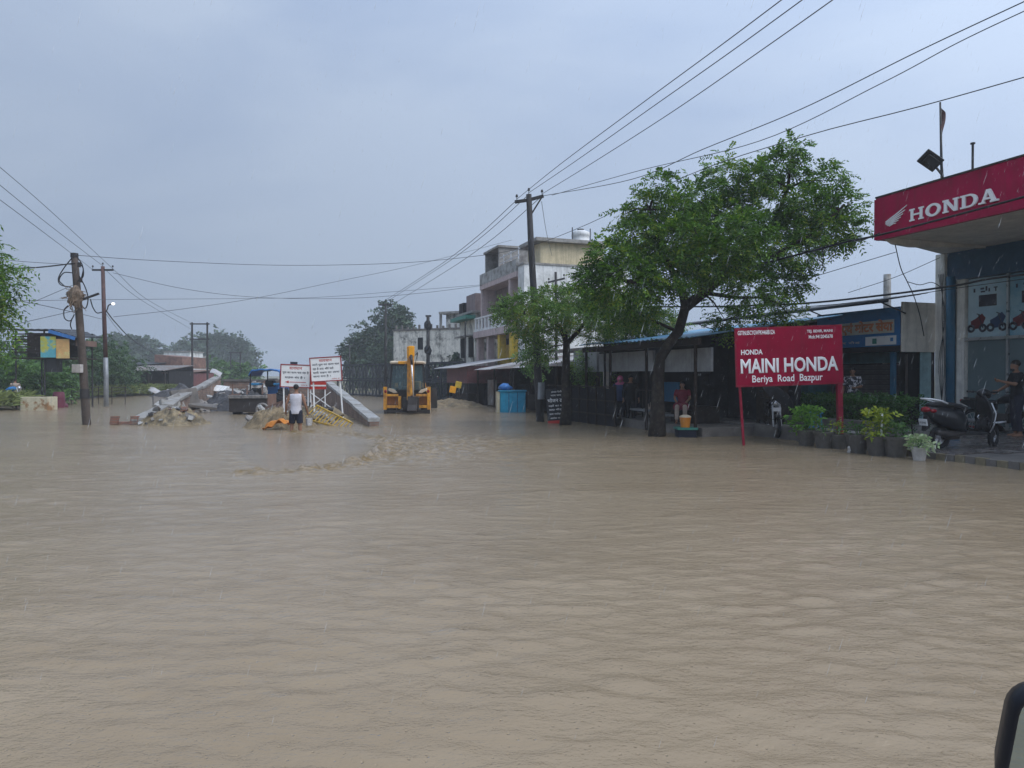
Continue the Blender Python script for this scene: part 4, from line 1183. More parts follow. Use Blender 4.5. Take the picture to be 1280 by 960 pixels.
MB().bx(4.30, 4.40, 4.70, 4.82, .3, 2.26).build("drain_pipe", "blue_pipe", sr)
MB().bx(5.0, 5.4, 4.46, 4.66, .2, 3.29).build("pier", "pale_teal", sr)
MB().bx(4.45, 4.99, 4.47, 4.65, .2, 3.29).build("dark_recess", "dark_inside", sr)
MB().bx(4.46, 4.50, 4.425, 4.465, .3, 2.2).build("post", "shutter", sr)
# painted sign on blue, orange script
sg = MB().bx(4.225, 4.277, 4.45, 7.5, 2.44, 3.5).build("painted_sign", "sign_blue", sr)
MB().bx(4.212, 4.223, 4.62, 7.35, 2.80, 3.16).build("letter_ground", "letter_cream", sg)
text("lettering", "टायर एवं मोटर सेवा", "letter_orange", sg, (4.2095, 5.95, 2.79), STREETWARD, .40, 2.6, bold=.05)
MB().bx(4.212, 4.223, 4.55, 5.6, 2.47, 2.72).build("white_panel", "sign_white", sg)
MB().bx(4.2095, 4.2115, 5.2, 5.35, 2.51, 2.66).build("emblem", "green_trim", sg)
MB().bx(4.2095, 4.2115, 4.64, 4.74, 2.56, 2.66).build("emblem", "sign_blue", sg)
text("lettering", "बाजपुर रोड", "letter_cream", sg, (4.2235, 6.5, 2.52), STREETWARD, .1, 1.4, bold=.01)
# rust sign bands further along
for (s0, s1, mt, body) in ((8.5, 12.2, "sign_dark_red", "मोटर गैराज"), (12.3, 15.4, "sign_dark_red", "आटो सामान")):
    q_ = MB().bx(4.28, 4.34, s0, s1, 2.35, 3.2).build("painted_sign", mt, sr)
    text("lettering", body, "letter_orange", q_, (4.276, (s0 + s1) / 2, 2.6), STREETWARD, .36, (s1 - s0) * .8, bold=.02)
# long awning of dark sheet on pipes over the signs
for j in range(4):
    corr(3.35, 4.9, 4.15 + j * 2.9, 7.0 + j * 2.9, 3.62, 3.86, "black_sheet", sr, "awning_sheet", n=9, amp=.015)
MB().tube([(3.3, 4.0, 3.58), (3.3, 15.8, 3.58)], .045, 8).build("awning_pipe", "cable_black", sr)
for s_ in (4.3, 6.9, 9.8, 12.7): MB().tube([(3.3, s_, 3.6), (4.27, s_, 3.3)], .02, 6).build("bracket", "cable_black", sr)

# ---- raised plinth in front of the shops
pl = street("shop_plinth", "low grey concrete plinth along the shop fronts", "plinth")
MB().bx(.32, 5.4, 2.62, 17.0, -.4, .27).build("slab", "concrete", pl, bevel=.02)
MB().bx(.25, .6, 2.6, 17.05, -.4, .32).build("kerb", "old_concrete", pl, bevel=.02)
MB().bx(1.35, 1.6, 2.0, 6.1, .0, .52).build("low_wall", "old_concrete", pl, bevel=.02)

# ---- front stall with blue sheet roof where the woman sits
fs = street("front_stall", "dark wooden front stall with a blue sheet roof behind the big tree", "stall")
for j in range(4):
    corr(-1.7, 3.2, 5.4 + j * 1.75, 7.13 + j * 1.75, 2.62 + .02 * j, 3.32, "blue_sheet", fs, n=7, amp=.018)
for s_ in (5.6, 8.1, 10.4, 12.2):
    MB().tube([(-1.5, s_, -.4), (-1.5, s_, 2.6)], .045, 6).build("post", "dark_wood", fs)
MB().bx(-1.56, -1.46, 5.4, 12.4, 2.42, 2.58).build("front_beam", "dark_wood", fs)
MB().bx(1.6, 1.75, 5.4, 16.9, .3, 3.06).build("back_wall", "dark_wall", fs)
MB().bx(.9, 1.58, 8.4, 8.5, .3, 2.55).build("partition", "dark_wall", fs)
MB().bx(-1.0, -.9, 8.6, 12.2, 1.75, 2.38).build("fascia_board", "grey_fascia", fs)
MB().bx(-.95, -.88, 5.7, 8.3, 1.72, 2.36).build("fascia_board", "grey_fascia", fs)
MB().bx(.6, .66, 9.7, 10.7, .75, 1.4).build("blue_panel", "blue_plastic", fs)
MB().bx(-1.2, -1.0, 11.3, 11.5, .2, 1.75).build("cream_pillar", "beige_wall", fs)
for k in range(7): MB().beam((-.8, 8.7 + k * .42, .3), (-.8, 8.7 + k * .42, 1.2), .03).build("bar", "dark_steel", fs)
for z_ in (.55, 1.15): MB().beam((-.8, 8.6, z_), (-.8, 11.2, z_), .035).build("rail", "dark_steel", fs)
MB().bx(-1.35, 1.55, 5.5, 12.3, -.4, .24).build("floor", "old_concrete", fs)
MB().bx(-.6, .2, 6.9, 8.2, .243, .72).build("bench", "dark_wood", fs)
MB().bx(-1.0, -.55, 8.9, 10.2, .5, .56).build("table_top", "grey_fascia", fs)
MB().bx(.9, 1.5, 5.6, 6.2, .243, 1.5).build("cupboard", "dark_wood", fs)

# ---- small white board house behind the small tree
wb = street("white_board_stall", "white painted board over a dark stall behind the small tree", "stall")
MB().bx(-.9, -.8, 12.6, 14.6, 1.75, 2.55).build("board", "grey_fascia", wb)
MB().bx(-.95, 1.0, 12.6, 17.0, 2.56, 2.66).build("roof", "tin", wb)
for s_ in (12.7, 14.5): MB().bx(-.85, -.75, s_ - .05, s_ + .05, -.3, 1.74).build("post", "dark_wood", wb)
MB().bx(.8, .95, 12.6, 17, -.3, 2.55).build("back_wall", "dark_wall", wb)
# dark netted fence in front
nf = street("netted_fence", "dark netted fence along the flood between the small tree and big tree", "fence")
for k in range(9):
    s_ = 9.6 + k * .62
    MB().tube([(-1.75 - .02 * k, s_, -.4), (-1.75 - .02 * k, s_, 1.32)], .03, 6).build("post", "dark_wood", nf)
for z_ in (.35, .8, 1.25): MB().beam((-1.76, 9.5, z_), (-1.92, 14.7, z_), .04).build("rail", "dark_wood", nf)
def netfn(u, v): return (-1.72 - .17 * u, 9.55 + 5.1 * u, -.2 + 1.42 * v + .03 * math.sin(u * 40))
MB().sheet(netfn, 60, 4).build("net", "cloth_black", nf)

# clutter of the dark shops: sacks, cylinders, stools, hanging packet strips
def sack(p, sc, mt, lab):
    b = MB().ball((0, 0, .28), .24, .18, .30, 10, 7, .5); b.tube([(0, 0, .52), (.02, 0, .62), (.03, 0, .66)], [.07, .05, .08], 7)
    o = b.build("sack", mt, smooth=True); o.location = p; o.scale = (sc,) * 3; o.rotation_euler = (0, 0, sc * 7); tag(o, lab, "sack")
sack(S(-.6, 9.2, .245), 1.0, "cloth_beige", "beige sack on the dark stall's floor left of the tree trunk")
sack(S(3.6, 8.8, .27), 1.2, "cloth_beige", "beige sack before the far closed shutter behind the red board")
def cylinder(p, mt, lab):
    r_ = thing("gas_cylinder", lab, "gas cylinder", p)
    MB().ell([(0, 0, 0, .13, .13), (0, 0, .04, .15, .15), (0, 0, .42, .15, .15), (0, 0, .5, .1, .1), (0, 0, .54, .03, .03)], 14).build("body", mt, r_, smooth=True)
    MB().torus((0, 0, .6), .09, .012, 'z', 14, 5).build("collar", mt, r_)
cylinder(S(-.3, 8.0, .245), "red_plastic", "red gas cylinder beside the bench in the dark stall")
def stool(p, mt, lab):
    r_ = thing("stool", lab, "stool", p)
    MB().ell([(0, 0, .40, .16, .16), (0, 0, .43, .17, .17), (0, 0, .44, .15, .15)], 14).build("seat", mt, r_)
    for k in range(4):
        a = k * 1.571 + .785; MB().tube([(.11 * math.cos(a), .11 * math.sin(a), .40), (.16 * math.cos(a), .16 * math.sin(a), 0)], .018, 6).build("leg", mt, r_)
stool(S(.6, 3.6, .275), "blue_plastic", "blue plastic stool on the plinth behind the hedge's road side")
# ================================================================== TWO-WHEELER SHOWROOM
sh = street("showroom", "tall showroom with a wide red sign fascia and glass front", "showroom")
def sp(z0, t, extra=0): return .10 + .025 * t
MB().bx(5.42, 5.8, 4.08, 4.36, -.3, 4.95).build("pilaster", "showroom_white", sh)
MB().bx(5.8, 12, 4.1, 4.34, -.3, 5.9).build("side_wall", "showroom_white", sh)
MB().tube([(5.5, 3.95, 0), (5.5, 3.95, 4.3)], .115, 12).build("drain_pipe", "blue_pipe", sh, smooth=True)
MB().bx(5.56, 5.7, 3.6, 3.82, .1, 4.3).build("door_jamb", "showroom_white", sh)
MB().bx(5.5, 5.9, -8, 4.07, 4.2, 4.95).build("blue_band", "dark_blue_paint", sh)
# canopy soffit slab, left end cut on the skew
MB().prism([(2.05, 3.05), (5.9, 4.36), (12, 4.36), (12, -9), (2.05, -9)], 4.953, 5.3, 'z').build("soffit", "soffit", sh)
MB().prism([(2.12, 3.0), (5.9, 4.3), (12, 4.3), (12, -9), (2.12, -9)], 5.303, 5.88, 'z').build("roof", "concrete", sh)
fa = MB().bx(1.94, 2.047, -9, 3.1, 4.90, 5.92).build("fascia", "red_fascia", sh)
MB().bx(1.95, 2.9, 3.103, 3.16, 4.92, 5.90).build("fascia_return", "red_fascia", sh)
MB().bx(1.92, 2.06, -9, 3.11, 5.923, 5.96).build("edge_trim", "dark_steel", sh)
# lower lip of the fascia seen on the left corner
MB().prism([(2.05, 4.95), (2.35, 4.82), (2.9, 4.78), (5.4, 4.90), (5.4, 4.95)], 2.9, 3.02, 'y').build("soffit_lip", "soffit", sh)

def slab_letters(parent, s0, s1, z0, z1, t0, mat):
    """H O N D A in a wide slab serif, drawn as solid strips facing the road"""
    H = z1 - z0; Wd = (s0 - s1) / 5.0; k = [0]
    def strip(poly, nm_b):
        k[0] += 1; d = t0 - .012 - .0006 * k[0]
        nm_b.prism([(s0 - x_, z0 + y_) for x_, y_ in poly], d, t0, 'x')
    def rect(b, x0, x1, y0, y1): strip([(x0, y0), (x1, y0), (x1, y1), (x0, y1)], b)
    def ring(b, cx, cy, rx, ry, ix, iy, a0=0, a1=360, n=22):
        P = [R(a0 + (a1 - a0) * i / n) for i in range(n + 1)]
        for i in range(n):
            a, c_ = P[i], P[i + 1]
            strip([(cx + rx * math.cos(a), cy + ry * math.sin(a)), (cx + rx * math.cos(c_), cy + ry * math.sin(c_)), (cx + ix * math.cos(c_), cy + iy * math.sin(c_)), (cx + ix * math.cos(a), cy + iy * math.sin(a))], b)
    st_ = Wd * .17; sf = H * .13
    for i, ch in enumerate("HONDA"):
        b = MB(); x = i * Wd + Wd * .04; w_ = Wd * .93
        def stem(xc, lo=True, hi=True):
            rect(b, xc - st_ / 2, xc + st_ / 2, 0, H)
            if lo: rect(b, xc - st_ * .95, xc + st_ * .95, 0, sf)
            if hi: rect(b, xc - st_ * .95, xc + st_ * .95, H - sf, H)
        if ch == "H":
            stem(x + w_ * .2); stem(x + w_ * .8); rect(b, x + w_ * .2, x + w_ * .8, H * .43, H * .57)
        elif ch == "O":
            ring(b, x + w_ / 2, H / 2, w_ * .48, H * .52, w_ * .27, H * .34)
        elif ch == "N":
            stem(x + w_ * .2, True, True); stem(x + w_ * .82, False, True)
            strip([(x + w_ * .08, H), (x + w_ * .30, H), (x + w_ * .90, 0), (x + w_ * .70, 0)], b)
        elif ch == "D":
            stem(x + w_ * .2, False, False); rect(b, x + .0, x + w_ * .55, 0, sf); rect(b, x, x + w_ * .55, H - sf, H)
            ring(b, x + w_ * .5, H / 2, w_ * .48, H * .5, w_ * .27, H * .5 - sf, -90, 90, 14)
        else:
            strip([(x + w_ * .40, H), (x + w_ * .58, H), (x + w_ * .22, 0), (x + w_ * .10, 0)], b)
            strip([(x + w_ * .40, H), (x + w_ * .60, H), (x + w_ * .93, 0), (x + w_ * .70, 0)], b)
            rect(b, x + w_ * .25, x + w_ * .75, H * .26, H * .40)
            rect(b, x - w_ * .02, x + w_ * .32, 0, sf); rect(b, x + w_ * .60, x + w_ * 1.03, 0, sf)
        b.build("letter", mat, parent)
slab_letters(fa, 2.17, .02, 5.165, 5.445, 1.938, "letter_white")
# wing emblem of swept feathers
L0 = [(232, 742), (230, 752), (232, 761), (237, 769), (244, 777), (254, 784)]
Rt = [(362, 650), (352, 683), (340, 709), (327, 732), (313, 752), (298, 771)]
wg = MB()
def w2(p): return (2.83 - (p[0] - 228) / 134 * .62, 5.17 + (787 - p[1]) / 139 * .41)
for i in range(6):
    lx, ly = L0[i]; rx_, ry2 = Rt[i]
    ma = (lx + (rx_ - lx) * .52, ly + (ry2 - ly) * .40 - 9)
    mb = (ma[0] + 5, ma[1] + 6.5)
    wg.prism([w2(p) for p in ((lx, ly), ma, (rx_, ry2), (rx_ - 2, ry2 + 7), mb, (lx + 3, ly + 4.2))], 1.926 - .001 * i, 1.938, 'x')
wg.build("wing_emblem", "letter_white", fa)
# glass front: upper poster row and lower panes
for k in range(7):
    s1_ = 3.56 - k * 1.12; s0_ = s1_ - 1.10
    g_ = MB().bx(5.62, 5.64, s0_ + .02, s1_ - .02, 2.62, 4.17).build("poster_pane", "poster_pale" if k % 2 == 0 else "poster_blue", sh)
    MB().bx(5.57, 5.66, s0_ - .03, s0_ + .015, .2, 4.19).build("mullion", "silver", sh)
    if k < 2:
        tx = 5.617
        for q_, (ds, dz, w_, h_) in enumerate(((.17, 0, .05, .10), (.36, .03, .10, .05), (.37, -.05, .12, .04), (.50, .02, .05, .12), (.58, -.02, .04, .09), (.72, .03, .10, .03), (.76, -.02, .03, .10))):
            MB().bx(tx - .001 - .0004 * q_, tx + .002, s1_ - ds - w_, s1_ - ds, 3.86 + dz - h_ / 2, 3.86 + dz + h_ / 2).build("print_mark", "letter_black", g_)
        MB().bx(tx - .002, tx + .002, s1_ - .80, s1_ - .32, 3.42, 3.72).build("picture", "letter_black", g_)
        for q, (sc_, mt) in enumerate(((s1_ - .27, "print_red"), (s1_ - .80, "print_blue"))):
            b = MB()
            for dx in (-.16, .16): b.torus((tx - .001, sc_ + dx, 2.86), .08, .032, 'x', 16, 4)
            b.mi = 1
            b.prism([(sc_ + .16, 2.9), (sc_ + .17, 3.05), (sc_ + .02, 3.12), (sc_ - .14, 3.24), (sc_ - .24, 3.12), (sc_ - .16, 2.94), (sc_ - .1, 2.86), (sc_ + .05, 2.84)], tx - .004, tx, 'x')
            b.mi = 0
            b.beam((tx - .003, sc_ - .17, 2.86), (tx - .003, sc_ - .05, 3.2), .02); b.beam((tx - .003, sc_ - .1, 3.2), (tx - .003, sc_ + .0, 3.24), .02)
            b.build("motorcycle_print", ["letter_black", mt], g_)
    if k >= 1 or True:
        MB().bx(5.625, 5.635, s0_ + .02, s1_ - .02, .3, 2.54).build("glass_pane", "shop_glass", sh)
MB().bx(5.55, 5.68, -5, 3.6, 2.54, 2.62).build("transom", "silver", sh)
MB().bx(5.56, 5.67, -5, 3.6, .2, .3).build("sill", "silver", sh)
MB().bx(8.6, 8.8, -8, 4.09, .2, 4.9).build("inner_wall", "pale_teal", sh)
MB().bx(5.7, 8.6, -8, 4.09, .05, .215).build("inner_floor", "tile_grey", sh)
MB().bx(7.0, 8.5, 2.3, 3.4, .22, 1.1).build("desk", "dark_wood", sh)
# wires and plant on pilaster
b = MB(); 
for k in range(4): b.tube(spline([(5.40, 4.1 + .05 * k, 4.4), (5.38, 4.12 - .03 * k, 3.2), (5.41, 4.05 + .06 * k, 2.0), (5.39, 4.12, .9)], 12), .008, 4)
b.build("hanging_wires", "cable_black", sh)

# solar lamp on pole with flag, and plain pipe
so = thing("solar_lamp", "black solar street lamp on a flag pole above the red fascia", "lamp", S(2.45, 1.72, 5.88))
MB().tube([(0, 0, 0), (-.03, 0, .5), (-.07, 0, 1.95)], [.04, .03, .02], 8).build("pole", "solar_black", so, smooth=True)
MB().beam((0, 0, .28), (-.16, -.02, .46), .035).build("arm", "solar_black", so)
h = MB().box(0, 0, 0, .46, .34, .06).box(0, 0, -.05, .3, .2, .04).build("lamp_head", "solar_black", so, bevel=.015); h.location = (-.30, -.03, .62); h.rotation_euler = (R(-48), R(30), R(8))
def flag(u, v): return (-.06 + .10 * u * (1 - v * .3) + .02 * math.sin(v * 5), .03 * math.sin(u * 5 + v * 4), 1.9 - .55 * v - .2 * u)
MB().sheet(flag, 6, 8, .004).build("flag", "flag_brown", so)
vp = thing("roof_pipe", "thin bare pipe standing on the red fascia's roof", "pipe", S(2.45, 1.0, 5.88))
MB().tube([(0, 0, 0), (0, 0, .78)], .025, 8).tube([(0, 0, .78), (0, 0, .81)], .05, 8).build("pipe", "solar_black", vp)

# tiled forecourt: separate tiles on a gently sloping slab
fc = street("forecourt", "tiled forecourt slab before the glass front with a striped kerb", "forecourt")
MB().prism([(.1, -.4), (5.55, -.4), (5.55, .225), (.1, .09)], -7, 2.3, 'y').build("bed", "old_concrete", fc)
tm = [MB().bx(-.147, .147, -.147, .147, 0, .02).mesh("tile", mt) for mt in ("tile_grey", "old_concrete")]
cnt = 0
for i in range(18):
    for j in range(14):
        t_ = .27 + i * .30; s_ = 2.1 - j * .30
        if s_ < -.5 - (0.04 * i) or cnt >= 290: continue
        o = bpy.data.objects.new("tile", tm[1 if (i * 7 + j * 3) % 5 == 0 else 0]); COL.objects.link(o); o.parent = fc
        o.location = (t_, s_, .0925 + .0248 * (t_ - .1) + random.uniform(0, .004)); o.rotation_euler = (random.uniform(-.006, .006), -.0248, 0); cnt += 1
km = [MB().bx(-.06, .06, -.095, .095, -.4, .125).mesh("kerb_block", mt) for mt in ("kerb_yellow", "old_concrete")]
for j in range(24):
    o = bpy.data.objects.new("kerb_block", km[j % 2]); COL.objects.link(o); o.parent = fc; o.location = (.03, 2.1 - j * .2, random.uniform(-.01, .006))

# ================================================================== RED BOARD ON POSTS
mb_ = thing("dealer_board", "red hoarding on red posts with big white lettering", "sign", (6.35, 16.3, 0))
pan = MB().bx(-1.2, 1.2, -.02, .02, -.645, .645).build("board", "red_sign", mb_); pan.location = (0, 0, 2.06); pan.rotation_euler = (0, R(-1.9), 0)
def bt(body, x0, x1, y0, y1, bold=0.0, bev=0.0):
    z_ = (444.5 - y1) / 54.5
    text("lettering", body, "letter_white", pan, ((x0 + x1) / 2 / 54.5 - 986 / 54.5, -.023, z_ - ((x0 + x1) / 2 - 986) / 54.5 * .033), FRONT, (y1 - y0) / 54.5, (x1 - x0) / 54.5, bold=bold, bev=bev)
bt("MAINI HONDA", 925, 1047, 446.5, 465, 0, .035)
bt("Beriya  Road  Bazpur", 939, 1027, 467.5, 479, .012)
bt("HONDA", 926, 953, 436.5, 443, .03)
bt("GSTIN.05CYGWPK4468B1ZA", 922.5, 969, 412.5, 418, .02)
bt("TEJ. BEHIR, MAINI", 1009, 1041, 411.5, 416, .02)
bt("Mob.9412045678", 1011, 1041, 418, 422.5, .02)
fr = MB(); fr.bx(-1.23, 1.23, -.015, .03, .646, .68); fr.bx(-1.23, 1.23, -.015, .03, -.68, -.646); fr.bx(-1.23, -1.201, -.014, .03, -.645, .645); fr.bx(1.201, 1.23, -.014, .03, -.645, .645)
f2 = fr.build("frame", "red_post", mb_); f2.location = (0, 0, 2.06); f2.rotation_euler = (0, R(-1.9), 0)
MB().beam((-1.2, .07, 2.68), (-.98, .05, -.45), .05).build("post", "red_post", mb_)
MB().beam((1.16, .08, 2.75), (1.23, .06, -.45), .11).build("post", "red_post", mb_)

# ================================================================== POTS AND HEDGE
def leaves_at(base, n, hgt, spread, ll, lw, mat, parent, name="leaf_cluster"):
    P = np.zeros((n, 3)); P[:, :] = base
    P += RNG.normal(0, spread * .45, (n, 3)) * [1, 1, 0]; P[:, 2] += RNG.uniform(.02, hgt, n)
    D = P - np.array(base); D[:, 2] *= .7; D += RNG.normal(0, .3, D.shape) * hgt
    v, f = sprays(P, D, .16, 2, ll, lw, .3)
    return tag(raw_obj(name, v, f, mat, parent), kind="stuff")
PM = {}
pots = [(1008, 557, .21, "pot_dark", "big bushy bright green plant in the grey pot nearest the sign's middle", "leaf_bright", 120, .5, .3, .12),
        (1030, 560, .21, "pot_dark", "dark pot with a low sparse plant, second from the bushy plant", "leaf_bush", 14, .12, .12, .09),
        (1049, 561, .18, "pot_dark", "dark pot with a small yellow green sprout by the sign's thick post", "leaf_lime", 22, .38, .1, .10),
        (1072, 566, .22, "pot_dark", "broad dark pot with drooping dark leaves left of the lime shrub", "leaf_hedge", 20, .2, .2, .10),
        (1097, 569, .22, "pot_dark", "dark pot holding a lime yellow shrub and a white stake", "leaf_lime", 90, .5, .2, .12),
        (1120, 571, .23, "pot_dark", "wide dark pot with a small green tuft right of the lime shrub", "leaf_bush", 36, .26, .12, .10),
        (1149, 575, .14, "pot_white", "small white pot with pale variegated leaves before the scooter", "leaf_pale", 42, .16, .14, .12)]
for (px, py, r_, mt, lab, lm, n_, hh, spd, ll) in pots:
    p_ = wat(px, py)
    t = thing("potted_plant", lab, "potted plant", p_, 0, "potted plants along the kerb")
    ph_ = r_ * 1.75
    b = MB(); b.ell([(0, 0, -.25, r_ * .7, r_ * .7), (0, 0, 0, r_ * .74, r_ * .74), (0, 0, ph_ * .86, r_, r_), (0, 0, ph_ * .861, r_ * 1.08, r_ * 1.08), (0, 0, ph_, r_ * 1.1, r_ * 1.1), (0, 0, ph_ + .001, r_ * .92, r_ * .92), (0, 0, ph_ - .05, r_ * .88, r_ * .88)], 18)
    b.build("pot", mt, t, smooth=False)
    leaves_at((0, 0, ph_ - .04), n_, hh, spd, ll, ll * .24, lm, t)
    b = MB()
    for k in range(5):
        a = k * 1.3; b.tube([(0, 0, ph_ - .06), (spd * .4 * math.cos(a), spd * .4 * math.sin(a), ph_ + hh * .8)], .008, 4)
    b.build("stem", "leaf_plain", t)
    if px == 1097: MB().tube([(.05, -.05, ph_), (.06, -.05, ph_ + .45), (.02, -.05, ph_ + .48)], .02, 6).build("stake", "sign_white", t)
o = MB().ball((0, 0, .06), .05, .04, .10, 9, 7, 1.1).build("plastic_bag", "pot_white"); o.location = wat(1061, 566); o.rotation_euler = (.2, .35, .4)
tag(o, "crumpled white plastic bag between the dark pots", "bag")

hg = street("hedge", "clipped dark green hedge behind the row of pots", "hedge")
n_ = 3600
P = np.stack([RNG.uniform(1.75, 2.75, n_), RNG.uniform(2.1, 6.1, n_), RNG.uniform(.3, 1.0, n_)], 1)
face = RNG.random(n_); P[face < .4, 0] = 1.75 + RNG.normal(0, .04, (face < .4).sum()); P[(face > .4) & (face < .65), 2] = 1.0 + RNG.normal(0, .05, ((face > .4) & (face < .65)).sum())
D = RNG.normal(0, .6, (n_, 3)); D[:, 0] -= .4; D[:, 2] += .6
v, f = sprays(P, D, .12, 2, .07, .02, .2)
raw_obj("foliage", v, f, "leaf_hedge", hg)
b = MB()
for k in range(14): b.tube([(2.25 + random.uniform(-.2, .2), 2.3 + k * .28, .2), (2.2 + random.uniform(-.2, .2), 2.3 + k * .28, .85)], .018, 5)
b.build("stem", "bark", hg)

# ================================================================== SCOOTER
def make_scooter(label, p, rz):
    r_ = thing("motor_scooter", label, "scooter", p, rz)
    def wheel(x_, steer=0.0):
        w_ = thing("wheel", None, None, (x_, 0, .215), steer); w_.parent = r_
        MB().torus((0, 0, 0), .165, .05, 'y', 24, 10).build("tyre", "rubber", w_, smooth=True)
        b = MB(); b.torus((0, 0, 0), .115, .016, 'y', 20, 6)
        for k in range(5):
            a = 2 * math.pi * k / 5
            b.beam((.02 * math.cos(a), 0, .02 * math.sin(a)), (.12 * math.cos(a), 0, .12 * math.sin(a)), .035, .03)
        b.ell([(0, -.05, 0, .035, .035), (0, .05, 0, .035, .035)], 10, 'y')
        b.build("rim", "silver", w_)
    wheel(-.62); wheel(.64, R(28))
    # rear body: tapering shell in sections along x  (x, halfwidth, zlow, zhigh)
    rings = []
    for (x_, hw, z0, z1) in [(-.95, .05, .66, .76), (-.88, .11, .56, .79), (-.70, .16, .44, .80), (-.45, .18, .36, .78), (-.20, .17, .30, .74), (-.08, .13, .28, .62), (-.02, .09, .28, .5)]:
        ring = []
        for j in range(14):
            a = 2 * math.pi * j / 14
            c_, s_ = math.cos(a), math.sin(a)
            ring.append((x_, hw * math.copysign(abs(c_) ** .6, c_), (z0 + z1) / 2 + (z1 - z0) / 2 * math.copysign(abs(s_) ** .6, s_)))
        rings.append(ring)
    MB().loft(rings).build("body_panel", "scooter_black", r_, smooth=True)
    seat = []
    for (x_, hw, z0, z1) in [(-.86, .09, .78, .84), (-.7, .14, .78, .87), (-.4, .15, .76, .86), (-.2, .13, .73, .83), (-.02, .08, .68, .78)]:
        seat.append([(x_, hw * math.copysign(abs(math.cos(2 * math.pi * j / 12)) ** .6, math.cos(2 * math.pi * j / 12)), (z0 + z1) / 2 + (z1 - z0) / 2 * math.sin(2 * math.pi * j / 12)) for j in range(12)])
    MB().loft(seat).build("seat", "matt_black", r_, smooth=True)
    MB().bx(-.14, .42, -.15, .15, .26, .31).build("floorboard", "matt_black", r_, bevel=.015)
    # leg shield and front apron
    sec = []
    for (x_, z_, hw, th) in [(.40, .28, .16, .05), (.46, .45, .20, .07), (.49, .65, .22, .08), (.44, .85, .17, .08), (.38, .98, .11, .07)]:
        sec.append([(x_ + th * (math.cos(a) * .6) + (-.05 * abs(math.sin(a))), hw * math.sin(a), z_) for a in [2 * math.pi * j / 14 for j in range(14)]])
    MB().loft(sec).build("leg_shield", "scooter_black", r_, smooth=True)
    b = MB()
    for sg in (-1, 1): b.tube([(.39, .165 * sg, .30), (.45, .205 * sg, .45), (.47, .225 * sg, .65), (.41, .18 * sg, .85)], .013, 6)
    b.build("silver_strip", "silver", r_, smooth=True)
    MB().tube([(.64, .0, .215), (.52, 0, .55), (.42, 0, .95)], [.05, .04, .04], 8).build("fork", "dark_steel", r_)
    fd = []
    for k in range(9):
        a = R(20 + k * 18); fd.append([(.64 + (.235 + .012 * q) * math.cos(a) , yy, .215 + (.235 + .012 * q) * math.sin(a)) for (q, yy) in ((0, -.075), (1, -.05), (1.6, 0), (1, .05), (0, .075))])
    MB().loft(fd, cap=False, closed=False).build("front_fender", "scooter_black", r_, smooth=True)
    hd = [(.30, 1.02, .05, .03), (.34, 1.02, .10, .07), (.42, 1.02, .12, .09), (.50, 1.0, .10, .08), (.545, .99, .06, .05)]
    MB().loft([[(x_, hw * math.cos(2 * math.pi * j / 12), z_ + th * math.sin(2 * math.pi * j / 12)) for j in range(12)] for x_, z_, hw, th in hd]).build("head_cowl", "scooter_black", r_, smooth=True)
    o_ = MB().ball((.535, 0, .99), .03, .07, .05).build("headlight", "silver", r_, smooth=True)
    MB().tube([(.36, -.33, 1.05), (.40, -.12, 1.04), (.40, .12, 1.04), (.36, .33, 1.05)], .013, 6).build("handlebar", "matt_black", r_)
    for sg in (-1, 1):
        MB().tube([(.365, .34 * sg, 1.05), (.385, .2 * sg, 1.045)], .02, 8).build("grip", "rubber", r_)
        MB().beam((.41, .33 * sg, 1.03), (.44, .16 * sg, 1.035), .014).build("brake_lever", "silver", r_)
    b = MB()
    for sg in (-1, 1): b.tube([(-.55, .13 * sg, .84), (-.75, .15 * sg, .90), (-.95, .10 * sg, .93), (-1.0, 0, .93)], .016, 6)
    b.build("grab_rail", "plate_white", r_, smooth=True)
    MB().ball((-.93, 0, .73), .06, .11, .055).build("tail_lamp", "tail_red", r_, smooth=True)
    for sg in (-1, 1): MB().ball((-.86, .12 * sg, .71), .07, .035, .035).build("indicator", "tail_red", r_, smooth=True)
    MB().prism([(-.93, .62), (-.84, .62), (-.88, .40), (-.98, .34)], -.05, .05).build("rear_mudguard", "matt_black", r_)
    np_ = MB().box(-.985, 0, .50, .012, .20, .12, ry=R(-12)).build("number_plate", "plate_white", r_)
    text("lettering", "UK18 4466", "letter_black", np_, (-.995, 0, .475), (R(90), 0, R(-90)), .04, .16)
    MB().tube([(-.2, -.17, .30), (-.5, -.19, .27), (-.85, -.2, .32)], [.03, .05, .05], 10).build("exhaust", "dark_steel", r_, smooth=True)
    MB().bx(-.62, -.25, -.13, .13, .18, .34).build("engine", "dark_steel", r_, bevel=.03)
    MB().beam((-.2, .12, .28), (-.22, .24, .02), .02).build("side_stand", "dark_steel", r_)
    MB().tube([(.30, 0, .62), (.27, 0, .58), (.30, 0, .55)], .008, 5).build("bag_hook", "silver", r_)
    return r_
p_ = wat(1206, 559, .122)
sc_ = make_scooter("black motor scooter with red tail lamp parked on the tiled forecourt", Vector((9.22, 14.42, .125)), R(12))
sc_.scale = (1.03, 1.05, 1.10)

